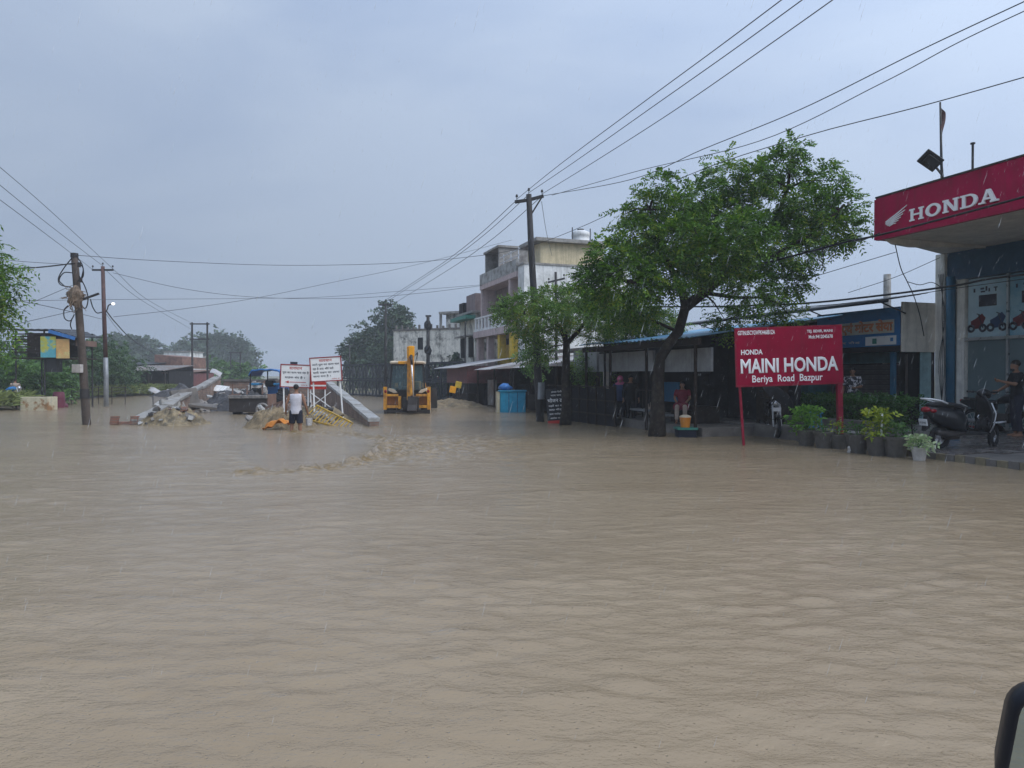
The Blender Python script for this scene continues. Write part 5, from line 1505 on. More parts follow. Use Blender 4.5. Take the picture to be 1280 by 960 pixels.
def make_motorcycle(label, p, rz, body="scooter_black", group=None, plate=None):
    r_ = thing("motorcycle", label, "motorcycle", p, rz, group)
    for x_ in (-.62, .66):
        w_ = thing("wheel", None, None, (x_, 0, .30)); w_.parent = r_
        MB().torus((0, 0, 0), .245, .05, 'y', 28, 8).build("tyre", "rubber", w_, smooth=True)
        b = MB(); b.torus((0, 0, 0), .2, .014, 'y', 24, 6)
        for k in range(10):
            a = 2 * math.pi * k / 10; b.beam((.03 * math.cos(a), 0, .03 * math.sin(a)), (.2 * math.cos(a + .15), 0, .2 * math.sin(a + .15)), .012)
        b.ell([(0, -.06, 0, .05, .05), (0, .06, 0, .05, .05)], 10, 'y'); b.build("rim", "silver", w_)
    tk = [(.42, .07, .80, .92), (.32, .13, .76, .98), (.12, .14, .74, .96), (-.05, .08, .72, .86)]
    MB().loft([[(x_, hw * math.cos(2 * math.pi * j / 12), (a + c_) / 2 + (c_ - a) / 2 * math.sin(2 * math.pi * j / 12)) for j in range(12)] for x_, hw, a, c_ in tk]).build("tank", body, r_, smooth=True)
    se = [(.0, .10, .74, .80), (-.3, .13, .74, .81), (-.6, .13, .78, .86), (-.82, .07, .82, .87)]
    MB().loft([[(x_, hw * math.cos(2 * math.pi * j / 12), (a + c_) / 2 + (c_ - a) / 2 * math.sin(2 * math.pi * j / 12)) for j in range(12)] for x_, hw, a, c_ in se]).build("seat", "matt_black", r_, smooth=True)
    MB().prism([(-.1, .74), (-.85, .82), (-.9, .74), (-.5, .55), (-.1, .5)], -.1, .1).build("side_panel", body, r_, bevel=.02)
    b = MB(); b.bx(-.12, .22, -.12, .12, .28, .5); b.ell([(.2, 0, .5, .09, .09), (.27, 0, .72, .08, .08)], 10); b.build("engine", "dark_steel", r_)
    for sg in (-1, 1): MB().tube([(.66, .09 * sg, .30), (.46, .09 * sg, .92)], .022, 6).build("fork", "silver", r_)
    for sg in (-1, 1): MB().beam((-.62, .1 * sg, .30), (-.05, .1 * sg, .38), .03).build("swing_arm", "dark_steel", r_)
    MB().tube([(.30, -.36, 1.02), (.42, -.15, 1.0), (.42, .15, 1.0), (.30, .36, 1.02)], .012, 6).build("handlebar", "matt_black", r_)
    MB().ball((.55, 0, .90), .08, .10, .10).build("headlight", "silver", r_, smooth=True)
    for sg in (-1, 1):
        m_ = MB().beam((.4, .28 * sg, 1.02), (.40, .34 * sg, 1.16), .012).build("mirror_stalk", "matt_black", r_)
        MB().ball((.40, .36 * sg, 1.2), .012, .06, .04).build("mirror", "matt_black", r_, smooth=True)
    fd = []
    for k in range(8):
        a = R(40 + k * 15); fd.append([(.66 + .31 * math.cos(a), yy, .30 + (.31 + dz) * math.sin(a)) for yy, dz in ((-.06, 0), (0, .015), (.06, 0))])
    MB().loft(fd, cap=False, closed=False).build("front_fender", body, r_, smooth=True)
    MB().tube([(.2, -.13, .32), (-.2, -.15, .24), (-.8, -.16, .34)], [.025, .04, .045], 8).build("exhaust", "silver", r_, smooth=True)
    MB().ball((-.9, 0, .78), .03, .07, .04).build("tail_lamp", "tail_red", r_, smooth=True)
    if plate:
        MB().box(.60, 0, .74, .012, .2, .1).build("number_plate", "plate_white", r_)
        MB().box(-.95, 0, .6, .012, .2, .12).build("number_plate", "plate_white", r_)
    return r_
make_motorcycle("dark motorcycle beside the man in the black printed shirt", S(4.35, 1.72, .21), R(-62))
make_motorcycle("motorcycle facing the road under the red board's left half", wat(982, 549) + Vector((0, .9, 0)), R(-100), plate=True)
make_motorcycle("dark motorcycle with a blue cover on the far left bank", at(9, 509, 34) * Vector((1, 1, 0)) + Vector((0, 0, .12)), R(8), "sign_blue")
# dark umbrella under the board
um = thing("umbrella", "black open umbrella leaning under the red board", "umbrella", at(974, 497, 17.6))
b = MB(); ribs = 8
rings = [[(rr * math.cos(2 * math.pi * j / 16) , rr * math.sin(2 * math.pi * j / 16), hz_) for j in range(16)] for rr, hz_ in ((.02, .2), (.2, .17), (.36, .08), (.46, -.04))]
cn = b.loft(rings, cap=False).build("canopy", "cloth_black", um, smooth=True); cn.rotation_euler = (R(20), R(35), 0)
MB().beam((0, 0, .1), (-.35, 0, -.45), .015).build("shaft", "dark_steel", um)
# small things on the forecourt and stall
o = MB().bx(-.22, .22, -.12, .12, 0, .13).build("crate", "red_plastic", bevel=.02); o.location = S(4.7, 2.65, .22); tag(o, "low red plastic crate on the forecourt before the glass", "crate")
o = MB().ell([(0, 0, 0, .1, .1), (0, 0, .2, .13, .13)], 14).build("bucket", "blue_plastic"); o.location = S(2.9, 1.75, .175); tag(o, "small blue bucket standing behind the black scooter", "bucket")
bk2 = thing("bucket", "orange bucket with a pale lid on the dark stand near the big tree", "bucket", at(856.5, 534, 18.7))
MB().ell([(0, 0, 0, .115, .115), (0, 0, .26, .15, .15)], 18).build("pail", "orange_plastic", bk2, smooth=False)
MB().ell([(0, 0, .262, .155, .155), (0, 0, .29, .15, .15), (0, 0, .33, .06, .06)], 18).build("lid", "cream_paint", bk2)
q_ = at(856.5, 534, 18.7)
sd_ = thing("bucket_stand", "dark green stand carrying the orange bucket", "stand", Vector((q_.x, q_.y, 0)))
MB().bx(-.22, .25, -.2, .25, -.4, q_.z - .003).build("stand_body", "cloth_navy", sd_, bevel=.02)
MB().bx(-.25, .28, -.23, .28, q_.z - .055, q_.z - .003 + .0015).build("stand_top", "green_trim", sd_)
for (px, py, Y, mt, lab) in ((882, 516, 20.6, "yellow_plastic", "yellow pail hanging in the dark stall right of the woman"), (871, 514, 21.0, "pale_teal", "small pale pail left of the yellow pail in the dark stall")):
    b = MB().ell([(0, 0, -.1, .1, .1), (0, 0, .14, .13, .13)], 14).build("pail", mt); b.location = at(px, py, Y); tag(b, lab, "pail")
bn = thing("water_bench", "low grey topped bench between tree trunk and woman", "bench", wat(838, 541) + Vector((.05, .9, 0)))
MB().bx(-.3, .35, -.2, .2, .42, .47).build("bench_top", "grey_fascia", bn)
for x_ in (-.25, .3):
    for y_ in (-.15, .15): MB().beam((x_, y_, .42), (x_, y_, -.4), .05).build("leg", "dark_wood", bn)
# ================================================================== BACKHOE LOADER seen from behind
K = .034
def jx(px): return (px - 509) * K
def jz(py): return (517 - py) * K
jb = thing("backhoe_loader", "orange yellow backhoe loader standing in the flood, seen from behind", "excavator", wat(509, 517), R(4))
# chassis, hood and front loader
MB().bx(-.42, .42, .55, 3.3, .25, .85).build("chassis", "dark_steel", jb)
MB().bx(-.40, .40, 1.95, 3.5, .85, 1.35).build("hood", "jcb_yellow", jb, bevel=.05)
for sg in (-1, 1):
    MB().beam((.62 * sg, 1.7, 1.2), (.62 * sg, 4.1, .5), .14, .2).build("loader_arm", "jcb_yellow", jb)
MB().prism([(4.0, .05), (4.75, .08), (4.7, .2), (4.2, .35), (4.15, .95), (4.0, 1.0)], -1.12, 1.12, 'x').build("front_bucket", "dark_steel", jb)
def jwheel(x_, y_, rad, wd):
    w_ = thing("wheel", None, None, (x_, y_, rad - .38)); w_.parent = jb
    b = MB(); b.ell([(-wd / 2, 0, 0, rad * .93, rad * .93), (-wd * .4, 0, 0, rad, rad), (wd * .4, 0, 0, rad, rad), (wd / 2, 0, 0, rad * .93, rad * .93)], 28, 'x')
    for k in range(18):
        a = 2 * math.pi * k / 18
        b.beam((-wd * .46, rad * math.cos(a), rad * math.sin(a)), (wd * .46, rad * math.cos(a + .18), rad * math.sin(a + .18)), .06)
    b.build("tyre", "rubber", w_)
    MB().ell([(-wd * .51, 0, 0, rad * .5, rad * .5), (wd * .51, 0, 0, rad * .5, rad * .5)], 20, 'x').build("rim", "cream_paint", w_)
for sg in (-1, 1):
    jwheel(.74 * sg, .98, .62, .40); jwheel(.70 * sg, 3.0, .47, .32)
# cab
zc0, zc1 = jz(488), jz(455.5)
x0, x1 = jx(486.5), jx(530.5); tx0, tx1 = jx(488.5), jx(527.5)
cab = MB()
for (a, c_) in (((x0, .45, zc0), (tx0, .62, zc1)), ((x1, .45, zc0), (tx1, .62, zc1)), ((x0 + .05, 1.9, zc0 - .2), (tx0 + .05, 1.75, zc1)), ((x1 - .05, 1.9, zc0 - .2), (tx1 - .05, 1.75, zc1))):
    cab.beam(a, c_, .065)
cab.beam((x0, .45, zc0), (x1, .45, zc0), .06); cab.beam((tx0, .62, zc1), (tx1, .62, zc1), .06)
cab.beam((x0, .45, zc0), (x0 + .05, 1.9, zc0 - .2), .06); cab.beam((x1, .45, zc0), (x1 - .05, 1.9, zc0 - .2), .06)
cb_ = cab.build("cab_frame", "matt_black", jb)
def pane(q): return MB()._add(q, [(0, 1, 2, 3)]).build("window_pane", "cab_glass", cb_)
pane([(x0 + .04, .47, zc0 + .03), (x1 - .04, .47, zc0 + .03), (tx1 - .03, .64, zc1 - .03), (tx0 + .03, .64, zc1 - .03)])
pane([(x0 + .01, .5, zc0), (x0 + .06, 1.85, zc0 - .17), (tx0 + .06, 1.72, zc1 - .03), (tx0 + .01, .66, zc1 - .03)])
pane([(x1 - .01, .5, zc0), (x1 - .06, 1.85, zc0 - .17), (tx1 - .06, 1.72, zc1 - .03), (tx1 - .01, .66, zc1 - .03)])
pane([(x0 + .09, 1.9, zc0 - .15), (x1 - .09, 1.9, zc0 - .15), (tx1 - .09, 1.78, zc1 - .03), (tx0 + .09, 1.78, zc1 - .03)])
MB().bx(x0 + .05, x1 - .05, .5, 1.85, .8, .9).build("cab_floor", "dark_steel", jb)
MB().bx(x0 + .06, x1 - .06, .52, .6, .9, zc0 - .035).build("rear_panel", "matt_black", jb)
st = MB().bx(-.3, .2, .95, 1.4, .95, 1.15).bx(-.3, .2, 1.35, 1.5, 1.15, 1.75).build("seat", "matt_black", jb, bevel=.04)
MB().torus((-.05, 1.62, 1.4), .17, .018, 'z', 18, 6).build("steering_wheel", "matt_black", jb)
MB().bx(tx0 - .08, tx1 + .08, .4, 1.95, zc1 + .03, zc1 + .16).build("cab_roof", "cream_paint", jb, bevel=.06)
MB().bx(jx(497), jx(509), .33, .42, zc1 + .02, zc1 + .15).build("roof_lamp_bar", "jcb_yellow", jb, bevel=.02)
# fenders
for sg in (-1, 1):
    MB().prism([(.45 * sg, jz(491)), (.55 * sg, jz(487.5)), (.80 * sg, jz(485)), (.84 * sg, jz(488)), (.60 * sg, jz(491.5))], .3, 1.3).build("fender", "cream_paint", jb, bevel=.012)
# stabiliser frames
for sg in (-1, 1):
    b = MB()
    xo, xi = .92 * sg, .31 * sg
    b.bx(xo - .07, xo + .07, -.12, .08, jz(512), jz(483.5))
    b.bx(xi - .06, xi + .06, -.10, .07, jz(511), jz(495))
    b.bx(min(xo, xi) + .065, max(xo, xi) - .065, -.09, .06, jz(495.5), jz(492.5))
    b.bx(min(xo, xi) + .065, max(xo, xi) - .065, -.08, .05, jz(510), jz(506.5))
    b.build("stabiliser_frame", "jcb_yellow", jb, bevel=.012)
    b = MB(); b.beam((xo, -.03, jz(512.3)), (xo, -.03, -.25), .1); b.bx(xo - .18, xo + .18, -.2, .15, -.32, -.25)
    b.build("stabiliser_leg", "dark_steel", jb)
    MB().bx(min(xi, xo) + .07, max(xi, xo) - .07, .12, .16, jz(506), jz(496)).build("side_plate", "jcb_orange_dark", jb)
    MB().ball((.90 * sg, -.13, jz(489)), .05, .03, .07).build("tail_lamp", "tail_red", jb)
MB().bx(-.95, .95, -.02, .1, jz(515.5), jz(512.6)).build("cross_beam", "dark_steel", jb)
# king post, boom, dipper, ram
MB().bx(jx(504), jx(524), -.28, .0, jz(513), jz(496.5)).build("carriage", "dark_steel", jb, bevel=.03)
b = MB()
b.prism([(-.35, jz(500)), (-.05, jz(496)), (.18, jz(470)), (.22, jz(449)), (-.12, jz(444)), (-.18, jz(470))], jx(509.3), jx(513.4), 'x')
b.build("boom", "jcb_yellow", jb, bevel=.015)
b = MB(); b.prism([(-.62, jz(494)), (-.36, jz(494)), (-.14, jz(449)), (-.16, jz(434)), (-.34, jz(434)), (-.42, jz(450))], jx(513.7), jx(518.2), 'x'); b.build("dipper", "jcb_yellow", jb, bevel=.015)
MB().bx(jx(511.8), jx(518.6), -.46, -.1, jz(446), jz(432.8)).build("boom_knuckle", "jcb_bright", jb, bevel=.03)
MB().bx(jx(509.6), jx(512), -.42, -.05, jz(448), jz(433.5)).build("knuckle_plate", "jcb_yellow", jb, bevel=.02)
MB().tube([(jx(515.7), -.66, jz(449)), (jx(518.3), -.72, jz(495))], .032, 8).build("hydraulic_ram", "steel_chrome", jb, smooth=True)
MB().tube([(jx(515.3), -.62, jz(444)), (jx(516.2), -.66, jz(456))], .055, 8).build("ram_cylinder", "dark_steel", jb, smooth=True)
b = MB(); b.prism([(-.95, jz(512)), (-.55, jz(514)), (-.36, jz(508)), (-.38, jz(495)), (-.6, jz(495)), (-.68, jz(505))], jx(511), jx(522), 'x'); b.build("rear_bucket", "dark_steel", jb)
hs = MB()
for k in range(3): hs.tube(spline([(jx(519.5), -.2, jz(444)), (jx(522 + k * .5), -.3, jz(443 - k)), (jx(520.5), -.35, jz(452)), (jx(519), -.4, jz(462))], 12), .014, 5)
hs.build("hoses", "rubber", jb)
o = MB().beam((x0 - .05, .4, zc0 + .5), (x0 - .22, .38, zc0 + .6), .02).box(x0 - .22, .38, zc0 + .5, .03, .1, .25).build("mirror", "matt_black", jb)

# ================================================================== TRACTOR with blue canopy and tipping body
KT = 31 / 888
tr = thing("tractor", "parked tractor under a blue canopy behind the mud heap", "tractor", wat(325, 516), R(2))
def tx(px): return (px - 326) * KT
def tz(py): return (516 - py) * KT
b = MB()
def cfn(u, v):
    x_ = tx(309) + (tx(350) - tx(309)) * u
    e = abs(u * 2 - 1)
    return (x_, .3 + 1.7 * v, tz(461.2) - .22 * max(0, e - .8) * 5 * .9 - .06 * e * e + .015 * math.sin(u * 21 + v * 5))
cv = MB().sheet(cfn, 24, 10, .07).build("canopy", "blue_tarp", tr, smooth=True)
for (px, y_) in ((311, .35), (348, .35), (319, 1.9), (340, 1.9)):
    MB().beam((tx(px), y_, tz(464)), (tx(px), y_, tz(489)), .045).build("canopy_post", "matt_black", tr)
for px0, px1 in ((308, 320), (338, 349)): MB().bx(tx(px0), tx(px1), .5, 1.1, tz(482), tz(479)).build("fender", "blue_plastic", tr, bevel=.03)
MB().bx(tx(324), tx(335), .9, 1.3, tz(484), tz(475.5)).build("seat", "matt_black", tr, bevel=.05)
MB().torus((tx(329), 1.55, tz(474)), .19, .02, 'z', 18, 6).build("steering_wheel", "matt_black", tr)
MB().bx(tx(322), tx(336), 1.5, 3.3, tz(497), tz(480)).build("hood", "blue_tarp", tr, bevel=.06)
for px in (311, 346):
    w_ = thing("wheel", None, None, (tx(px), 1.1, .35)); w_.parent = tr
    b = MB(); b.ell([(-.18, 0, 0, .62, .62), (-.14, 0, 0, .68, .68), (.14, 0, 0, .68, .68), (.18, 0, 0, .62, .62)], 26, 'x')
    for k in range(16):
        a = 2 * math.pi * k / 16; b.beam((-.16, .68 * math.cos(a), .68 * math.sin(a)), (.16, .68 * math.cos(a + .2), .68 * math.sin(a + .2)), .07)
    b.build("tyre", "rubber", w_)
    MB().ell([(-.19, 0, 0, .34, .34), (.19, 0, 0, .34, .34)], 18, 'x').build("rim", "sign_white", w_)
tl = thing("trailer", "rusty tipping trailer with mud caked tailboard behind the tractor", "trailer", tr.location + Vector((0, -1.4, 0)), R(2))
MB().bx(tx(304), tx(348), -.0, .06, tz(513), tz(497)).build("tailboard", "dark_steel", tl)
MB().bx(tx(303), tx(348.5), -.09, .1, tz(496.8), tz(493)).build("muddy_edge", "grey_rubble", tl, bevel=.02)
for px in (304, 348): MB().bx(tx(px) - .03, tx(px) + .03, .062, 1.25, tz(513), tz(492)).build("side_board", "rusty_tin", tl)
MB().bx(tx(306), tx(346), .07, 1.25, tz(512), tz(510)).build("bed", "dark_steel", tl)
for px in (309, 343):
    w_ = thing("wheel", None, None, (tx(px), .5, .18)); w_.parent = tl
    MB().ell([(-.1, 0, 0, .36, .36), (-.07, 0, 0, .4, .4), (.07, 0, 0, .4, .4), (.1, 0, 0, .36, .36)], 22, 'x').build("tyre", "rubber", w_)
for (a, c_) in (((tx(308), -.01, tz(492)), (tx(308), .02, tz(480))), ((tx(325), -.01, tz(492)), (tx(325), .02, tz(482))), ((tx(343), -.01, tz(492)), (tx(343), .02, tz(480)))):
    MB().beam(a, c_, .05).build("stake", "rusty_tin", tl)
mound("sand_heap", "load of mud lying in the rusty trailer", "sand heap", Vector((0, 0, 0)), .68, .5, .3, "dark_rubble", 5, 20, 14).location = tl.location + Vector((0, .65, tz(497)))
wl = thing("loose_wheel", "loose spoked wheel lying against the mud heap below the trailer", "wheel", at(328, 512, 27.5))
MB().torus((0, 0, 0), .22, .05, 'y', 22, 8).build("tyre", "grey_rubble", wl, smooth=True)
b = MB()
for k in range(6):
    a = math.pi * k / 6; b.beam((.2 * math.cos(a), 0, .2 * math.sin(a)), (-.2 * math.cos(a), 0, -.2 * math.sin(a)), .02)
b.build("spokes", "dark_steel", wl)
pg = thing("plough_frame", "rusty implement frame lying beside the loose wheel", "implement", at(342, 508, 26.8))
for (a, c_) in (((-.4, 0, -.1), (.45, .1, .25)), ((.1, 0, -.2), (.5, 0, .4)), ((.45, .1, .25), (.5, 0, -.3)), ((-.1, .1, 0), (.0, -.2, -.3)), ((.25, 0, .1), (.1, -.3, -.2))):
    MB().beam(a, c_, .07).build("beam", "rusty_tin", pg)

# ================================================================== PEOPLE
def bones(**k):
    J = dict(hipz=.92, lean=0.0, sh=.185,
             el=(-.25, .0, 1.13), wl=(-.27, .06, .88), er=(.25, .0, 1.13), wr=(.27, .06, .88),
             kl=(-.10, .03, .49), al=(-.11, -.02, .08), kr=(.10, .03, .49), ar=(.11, -.02, .08),
             head=(0, .025, 1.575), turn=0.0)
    J.update(k); return J
def remesh(b, name, mat, voxel, parent, smooth=4):
    me = b.mesh(name, mat)
    o = bpy.data.objects.new(name, me); COL.objects.link(o)
    m = o.modifiers.new("r", 'REMESH'); m.mode = 'VOXEL'; m.voxel_size = voxel; m.use_smooth_shade = True
    s_ = o.modifiers.new("s", 'SMOOTH'); s_.iterations = smooth; s_.factor = .5
    dg = bpy.context.evaluated_depsgraph_get()
    me2 = bpy.data.meshes.new_from_object(o.evaluated_get(dg))
    bpy.data.objects.remove(o); bpy.data.meshes.remove(me)
    me2.name = name
    if not me2.materials: me2.materials.append(M[mat])
    o = bpy.data.objects.new(name, me2); COL.objects.link(o)
    if parent is not None: o.parent = parent
    return o
def person(label, loc, heading, J, clothes, hair="short", scale=1.0, grip=(0.5, 0.5), group=None):
    r_ = thing("person", label, "person", loc, heading, group); r_.scale = (scale,) * 3
    hz0 = J['hipz']; ln = J['lean']
    dz = hz0 - .92
    def tp(x_, y_, z_):  # torso point with forward lean about the hips
        h_ = z_ - .92
        return Vector((x_, y_ + h_ * math.sin(ln), hz0 + h_ * math.cos(ln)))
    def torso(b, e, lo=.84, hi=1.44):
        secs = [(.82, .145, .105), (.90, .160, .112), (1.0, .142, .098), (1.08, .135, .095), (1.2, .155, .105), (1.3, .170, .108), (1.38, .165, .092), (1.43, .11, .075), (1.46, .062, .06)]
        rings = []
        for z_, rx, ry in secs:
            if lo - .001 <= z_ <= hi + .001:
                c_ = tp(0, 0, z_)
                rings.append([(c_.x + (rx + e) * math.cos(a), c_.y + (ry + e) * math.sin(a), c_.z) for a in [2 * math.pi * j / 16 for j in range(16)]])
        b.loft(rings)
    shl, shr = tp(-J['sh'], 0, 1.375), tp(J['sh'], 0, 1.375)
    hd = Vector(J['head']); hd = tp(hd.x, hd.y, hd.z)
    nk = tp(0, .0, 1.42)
    def arm(b, s_, el, wr, e, frac=1.0):
        el, wr = Vector(el), Vector(wr)
        if frac <= .5:
            q = s_.lerp(el, frac * 2); b.tube([s_, q], [.054 + e, .046 + e], 10); b.ball(s_, .056 + e)
        else:
            q = el.lerp(wr, (frac - .5) * 2)
            b.tube([s_, s_.lerp(el, .5), el], [.054 + e, .047 + e, .040 + e], 10); b.tube([el, el.lerp(q, .4), q], [.040 + e, .039 + e, .028 + e * 1.4], 10)
            b.ball(s_, .056 + e); b.ball(el, .041 + e)
    def leg(b, sx, k_, a_, e, frac=1.0):
        h_ = Vector((sx, 0, hz0 - .04)); k_, a_ = Vector(k_), Vector(a_)
        if frac <= .5:
            q = h_.lerp(k_, frac * 2); b.tube([h_, h_.lerp(q, .5), q], [.092 + e, .086 + e, .076 + e * 1.3], 12)
        else:
            q = k_.lerp(a_, (frac - .5) * 2)
            b.tube([h_, h_.lerp(k_, .5), k_], [.092 + e, .078 + e, .056 + e], 12); b.tube([k_, k_.lerp(q, .35), q], [.056 + e, .055 + e, .038 + e * 1.3], 12); b.ball(k_, .056 + e)
        b.ball(h_, .094 + e)
    b = MB(); torso(b, 0, hi=1.46)
    b.tube([nk, hd + Vector((0, -.01, -.06))], [.056, .052], 10)
    tn = J['turn']; ct, sn = math.cos(tn), math.sin(tn)
    def hp(x_, y_, z_): return (hd.x + x_ * ct - y_ * sn, hd.y + x_ * sn + y_ * ct, hd.z + z_)
    b.ball(hd + Vector((0, 0, .03)), .073, .088, .092, 14, 10)
    b.ball(hp(0, .03, -.055), .052, .058, .06, 12, 8)
    b.beam(hp(0, .088, .01), hp(0, .104, -.022), .022)
    b.ball(hp(0, .075, -.06), .026, .02, .012)
    for sg in (-1, 1): b.ball(hp(.074 * sg, -.005, 0), .012, .02, .032)
    arm(b, shl, J['el'], J['wl'], 0); arm(b, shr, J['er'], J['wr'], 0)
    leg(b, -.088, J['kl'], J['al'], 0); leg(b, .088, J['kr'], J['ar'], 0)
    for a_ in (J['al'], J['ar']):
        b.tube([Vector(a_) + Vector((0, -.05, -.045)), Vector(a_) + Vector((.0, .07, -.05)), Vector(a_) + Vector((.01, .17, -.06))], [.034, .036, .022], 8)
    hands = []
    for (e_, w_, g_) in ((J['el'], J['wl'], grip[0]), (J['er'], J['wr'], grip[1])):
        e_, w_ = Vector(e_), Vector(w_); d = (w_ - e_).normalized()
        sd = d.cross(Vector((0, 1, 0)));
        if sd.length < .3: sd = d.cross(Vector((0, 0, 1)))
        sd.normalize(); pn_ = sd.cross(d).normalized()
        b.tube([w_, w_ + d * .04, w_ + d * .085], [.026, .038, .034], 8)
        hands.append((w_, d, sd, pn_, g_))
    body = remesh(b, "body", "skin", .014, r_)
    fb = MB()
    for (w_, d, sd, pn_, g_) in hands:
        for k in range(4):
            o_ = w_ + d * .08 + pn_ * (.024 - .016 * k)
            ln_ = (.066, .076, .07, .054)[k]
            m1 = o_ + (d * math.cos(g_) + sd * math.sin(g_)) * ln_ * .5
            m2 = m1 + (d * math.cos(g_ * 2.2) + sd * math.sin(g_ * 2.2)) * ln_ * .5
            fb.tube([o_, m1, m2], [.0095, .009, .007], 6)
        t0 = w_ + d * .035 + pn_ * .03
        fb.tube([t0, t0 + d * .03 + pn_ * .022 + sd * .01, t0 + d * .058 + pn_ * .024 + sd * .022], [.012, .0105, .008], 6)
    bm = bmesh.new(); bm.from_mesh(body.data); tmp = fb.mesh("tmp", "skin"); bm.from_mesh(tmp); bm.to_mesh(body.data); bm.free(); bpy.data.meshes.remove(tmp)
    body.data.polygons.foreach_set("use_smooth", [True] * len(body.data.polygons))
    for (kind, mat, fr) in clothes:
        c_ = MB()
        if kind in ("shirt", "vest", "kurta"):
            torso(c_, .020, lo=.82, hi=1.43)
            if kind != "vest": arm(c_, shl, J['el'], J['wl'], .014, fr); arm(c_, shr, J['er'], J['wr'], .014, fr)
            else:
                for s_ in (shl, shr): c_.ball(s_ * .82 + tp(0, 0, 1.385) * .18, .05, .06, .045)
            if kind == "kurta":
                for sg, k_ in ((-.088, J['kl']), (.088, J['kr'])):
                    h_ = Vector((sg, 0, hz0 - .04)); c_.tube([h_, h_.lerp(Vector(k_), .95)], [.13, .14], 12)
            remesh(c_, {"shirt": "shirt", "vest": "vest", "kurta": "kurta"}[kind], mat, .016, r_, 5)
        elif kind in ("trousers", "shorts"):
            torso(c_, .012, lo=.82, hi=1.0)
            leg(c_, -.088, J['kl'], J['al'], .016, fr); leg(c_, .088, J['kr'], J['ar'], .016, fr)
            remesh(c_, kind, mat, .016, r_, 4)
    h_ = MB()
    h_.ball(hp(0, -.012, .055), .081, .096, .088, 14, 9, .12)
    if hair == "long":
        h_.tube([hp(0, -.05, .02), hp(0, -.09, -.1), hp(0, -.09, -.3)], [.075, .065, .03], 10)
    h_.build("hair", "hair", body, smooth=True)
    if hair == "beard": MB().ball(hp(0, .045, -.075), .048, .048, .045, 12, 8).build("beard", "hair", body, smooth=True)
    if hair != "far":
        e_ = MB()
        for sg in (-1, 1): e_.ball(hp(.03 * sg, .082, .012), .009, .006, .006)
        e_.build("eyes", "letter_black", body)
    return r_
# 1 the wading man with a steel pail, seen from behind
wp = wat(370, 539.5)
person("man in white vest and dark shorts wading away with a steel pail", Vector((wp.x, wp.y, -.29)), R(6),
       bones(el=(-.27, -.02, 1.14), wl=(-.31, .08, .90), er=(.27, -.03, 1.13), wr=(.33, .05, .88), kl=(-.13, .05, .49), al=(-.15, -.02, .08), kr=(.12, -.01, .49), ar=(.14, -.06, .08), lean=R(3)),
       [("vest", "vest_white", 1), ("shorts", "cloth_navy", .42)], "short", .965, (.5, 1.1))
pl_ = thing("pail", "small steel pail hanging from the wading man's right hand", "pail", Vector((wp.x + .335, wp.y + .14, .17)))
MB().ell([(0, 0, 0, .085, .085), (0, 0, .2, .105, .105)], 16).build("body", "steel_chrome", pl_, smooth=False)
MB().tube(spline([(-.105, 0, .19), (-.06, 0, .29), (0, 0, .32), (.06, 0, .29), (.105, 0, .19)], 12), .006, 5).build("handle", "dark_steel", pl_)
# 2 man at the right edge
mp_ = S(4.2, 1.22, .205)
person("bearded man in black printed shirt reaching out beside the showroom motorcycle", mp_, R(78),
       bones(el=(-.22, .14, 1.17), wl=(-.16, .40, 1.24), er=(.25, .08, 1.14), wr=(.20, .30, 1.02), lean=R(2), turn=R(5)),
       [("shirt", "cloth_black", .42), ("trousers", "cloth_navy", .95)], "beard", 1.03)
pr_ = S(4.2, 1.22, .205)
# shirt print
pm_ = [o for o in bpy.data.objects if o.name.startswith("shirt")][-1]
text("print", "N", "letter_white", pm_, (-.178, .03, 1.24), (R(90), 0, R(-90)), .10, .11, bold=.03)
# 3 woman in red by the bench
person("woman in a red kurta with long dark hair sitting in the dark stall", at(853, 536, 20.4) * Vector((1, 1, 0)) + Vector((0, 0, .245)), R(160),
       bones(hipz=.56, el=(-.24, .08, .80), wl=(-.12, .30, .64), er=(.24, .08, .80), wr=(.12, .30, .62), kl=(-.12, .42, .54), al=(-.13, .44, .09), kr=(.12, .42, .54), ar=(.13, .44, .09), head=(0, .03, 1.575)), [("trousers", "cloth_beige", .95), ("kurta", "cloth_red", .35)], "long", .9)
MB_ = at(853, 536, 20.4)
sb = thing("low_seat", "low dark wooden seat carrying the woman in the red kurta", "seat", Vector((MB_.x, MB_.y, .245)), R(160))
MB().bx(-.25, .25, -.2, .18, .34, .385).build("seat_top", "dark_wood", sb)
for x_ in (-.2, .2):
    for y_ in (-.15, .13): MB().bx(x_ - .02, x_ + .02, y_ - .02, y_ + .02, 0, .339).build("leg", "dark_wood", sb)
# 4 man behind the hedge
person("man in a checked shirt standing behind the hedge right of the red board", S(3.25, 5.1, .27), R(150),
       bones(wl=(-.1, .25, 1.1), el=(-.24, .08, 1.13)), [("shirt", "cloth_check", .45), ("trousers", "cloth_navy", .95)], "short", .92)
# 5 person at far left bank
q_ = at(19, 507, 34.6); 
person("person in a beige shirt standing by the covered motorcycle on the left bank", Vector((q_.x, q_.y, .05)), R(20),
       bones(el=(-.27, .08, 1.14), wl=(-.2, .28, 1.1)), [("shirt", "cloth_beige", .9), ("trousers", "cloth_navy", .95)], "far", .84)
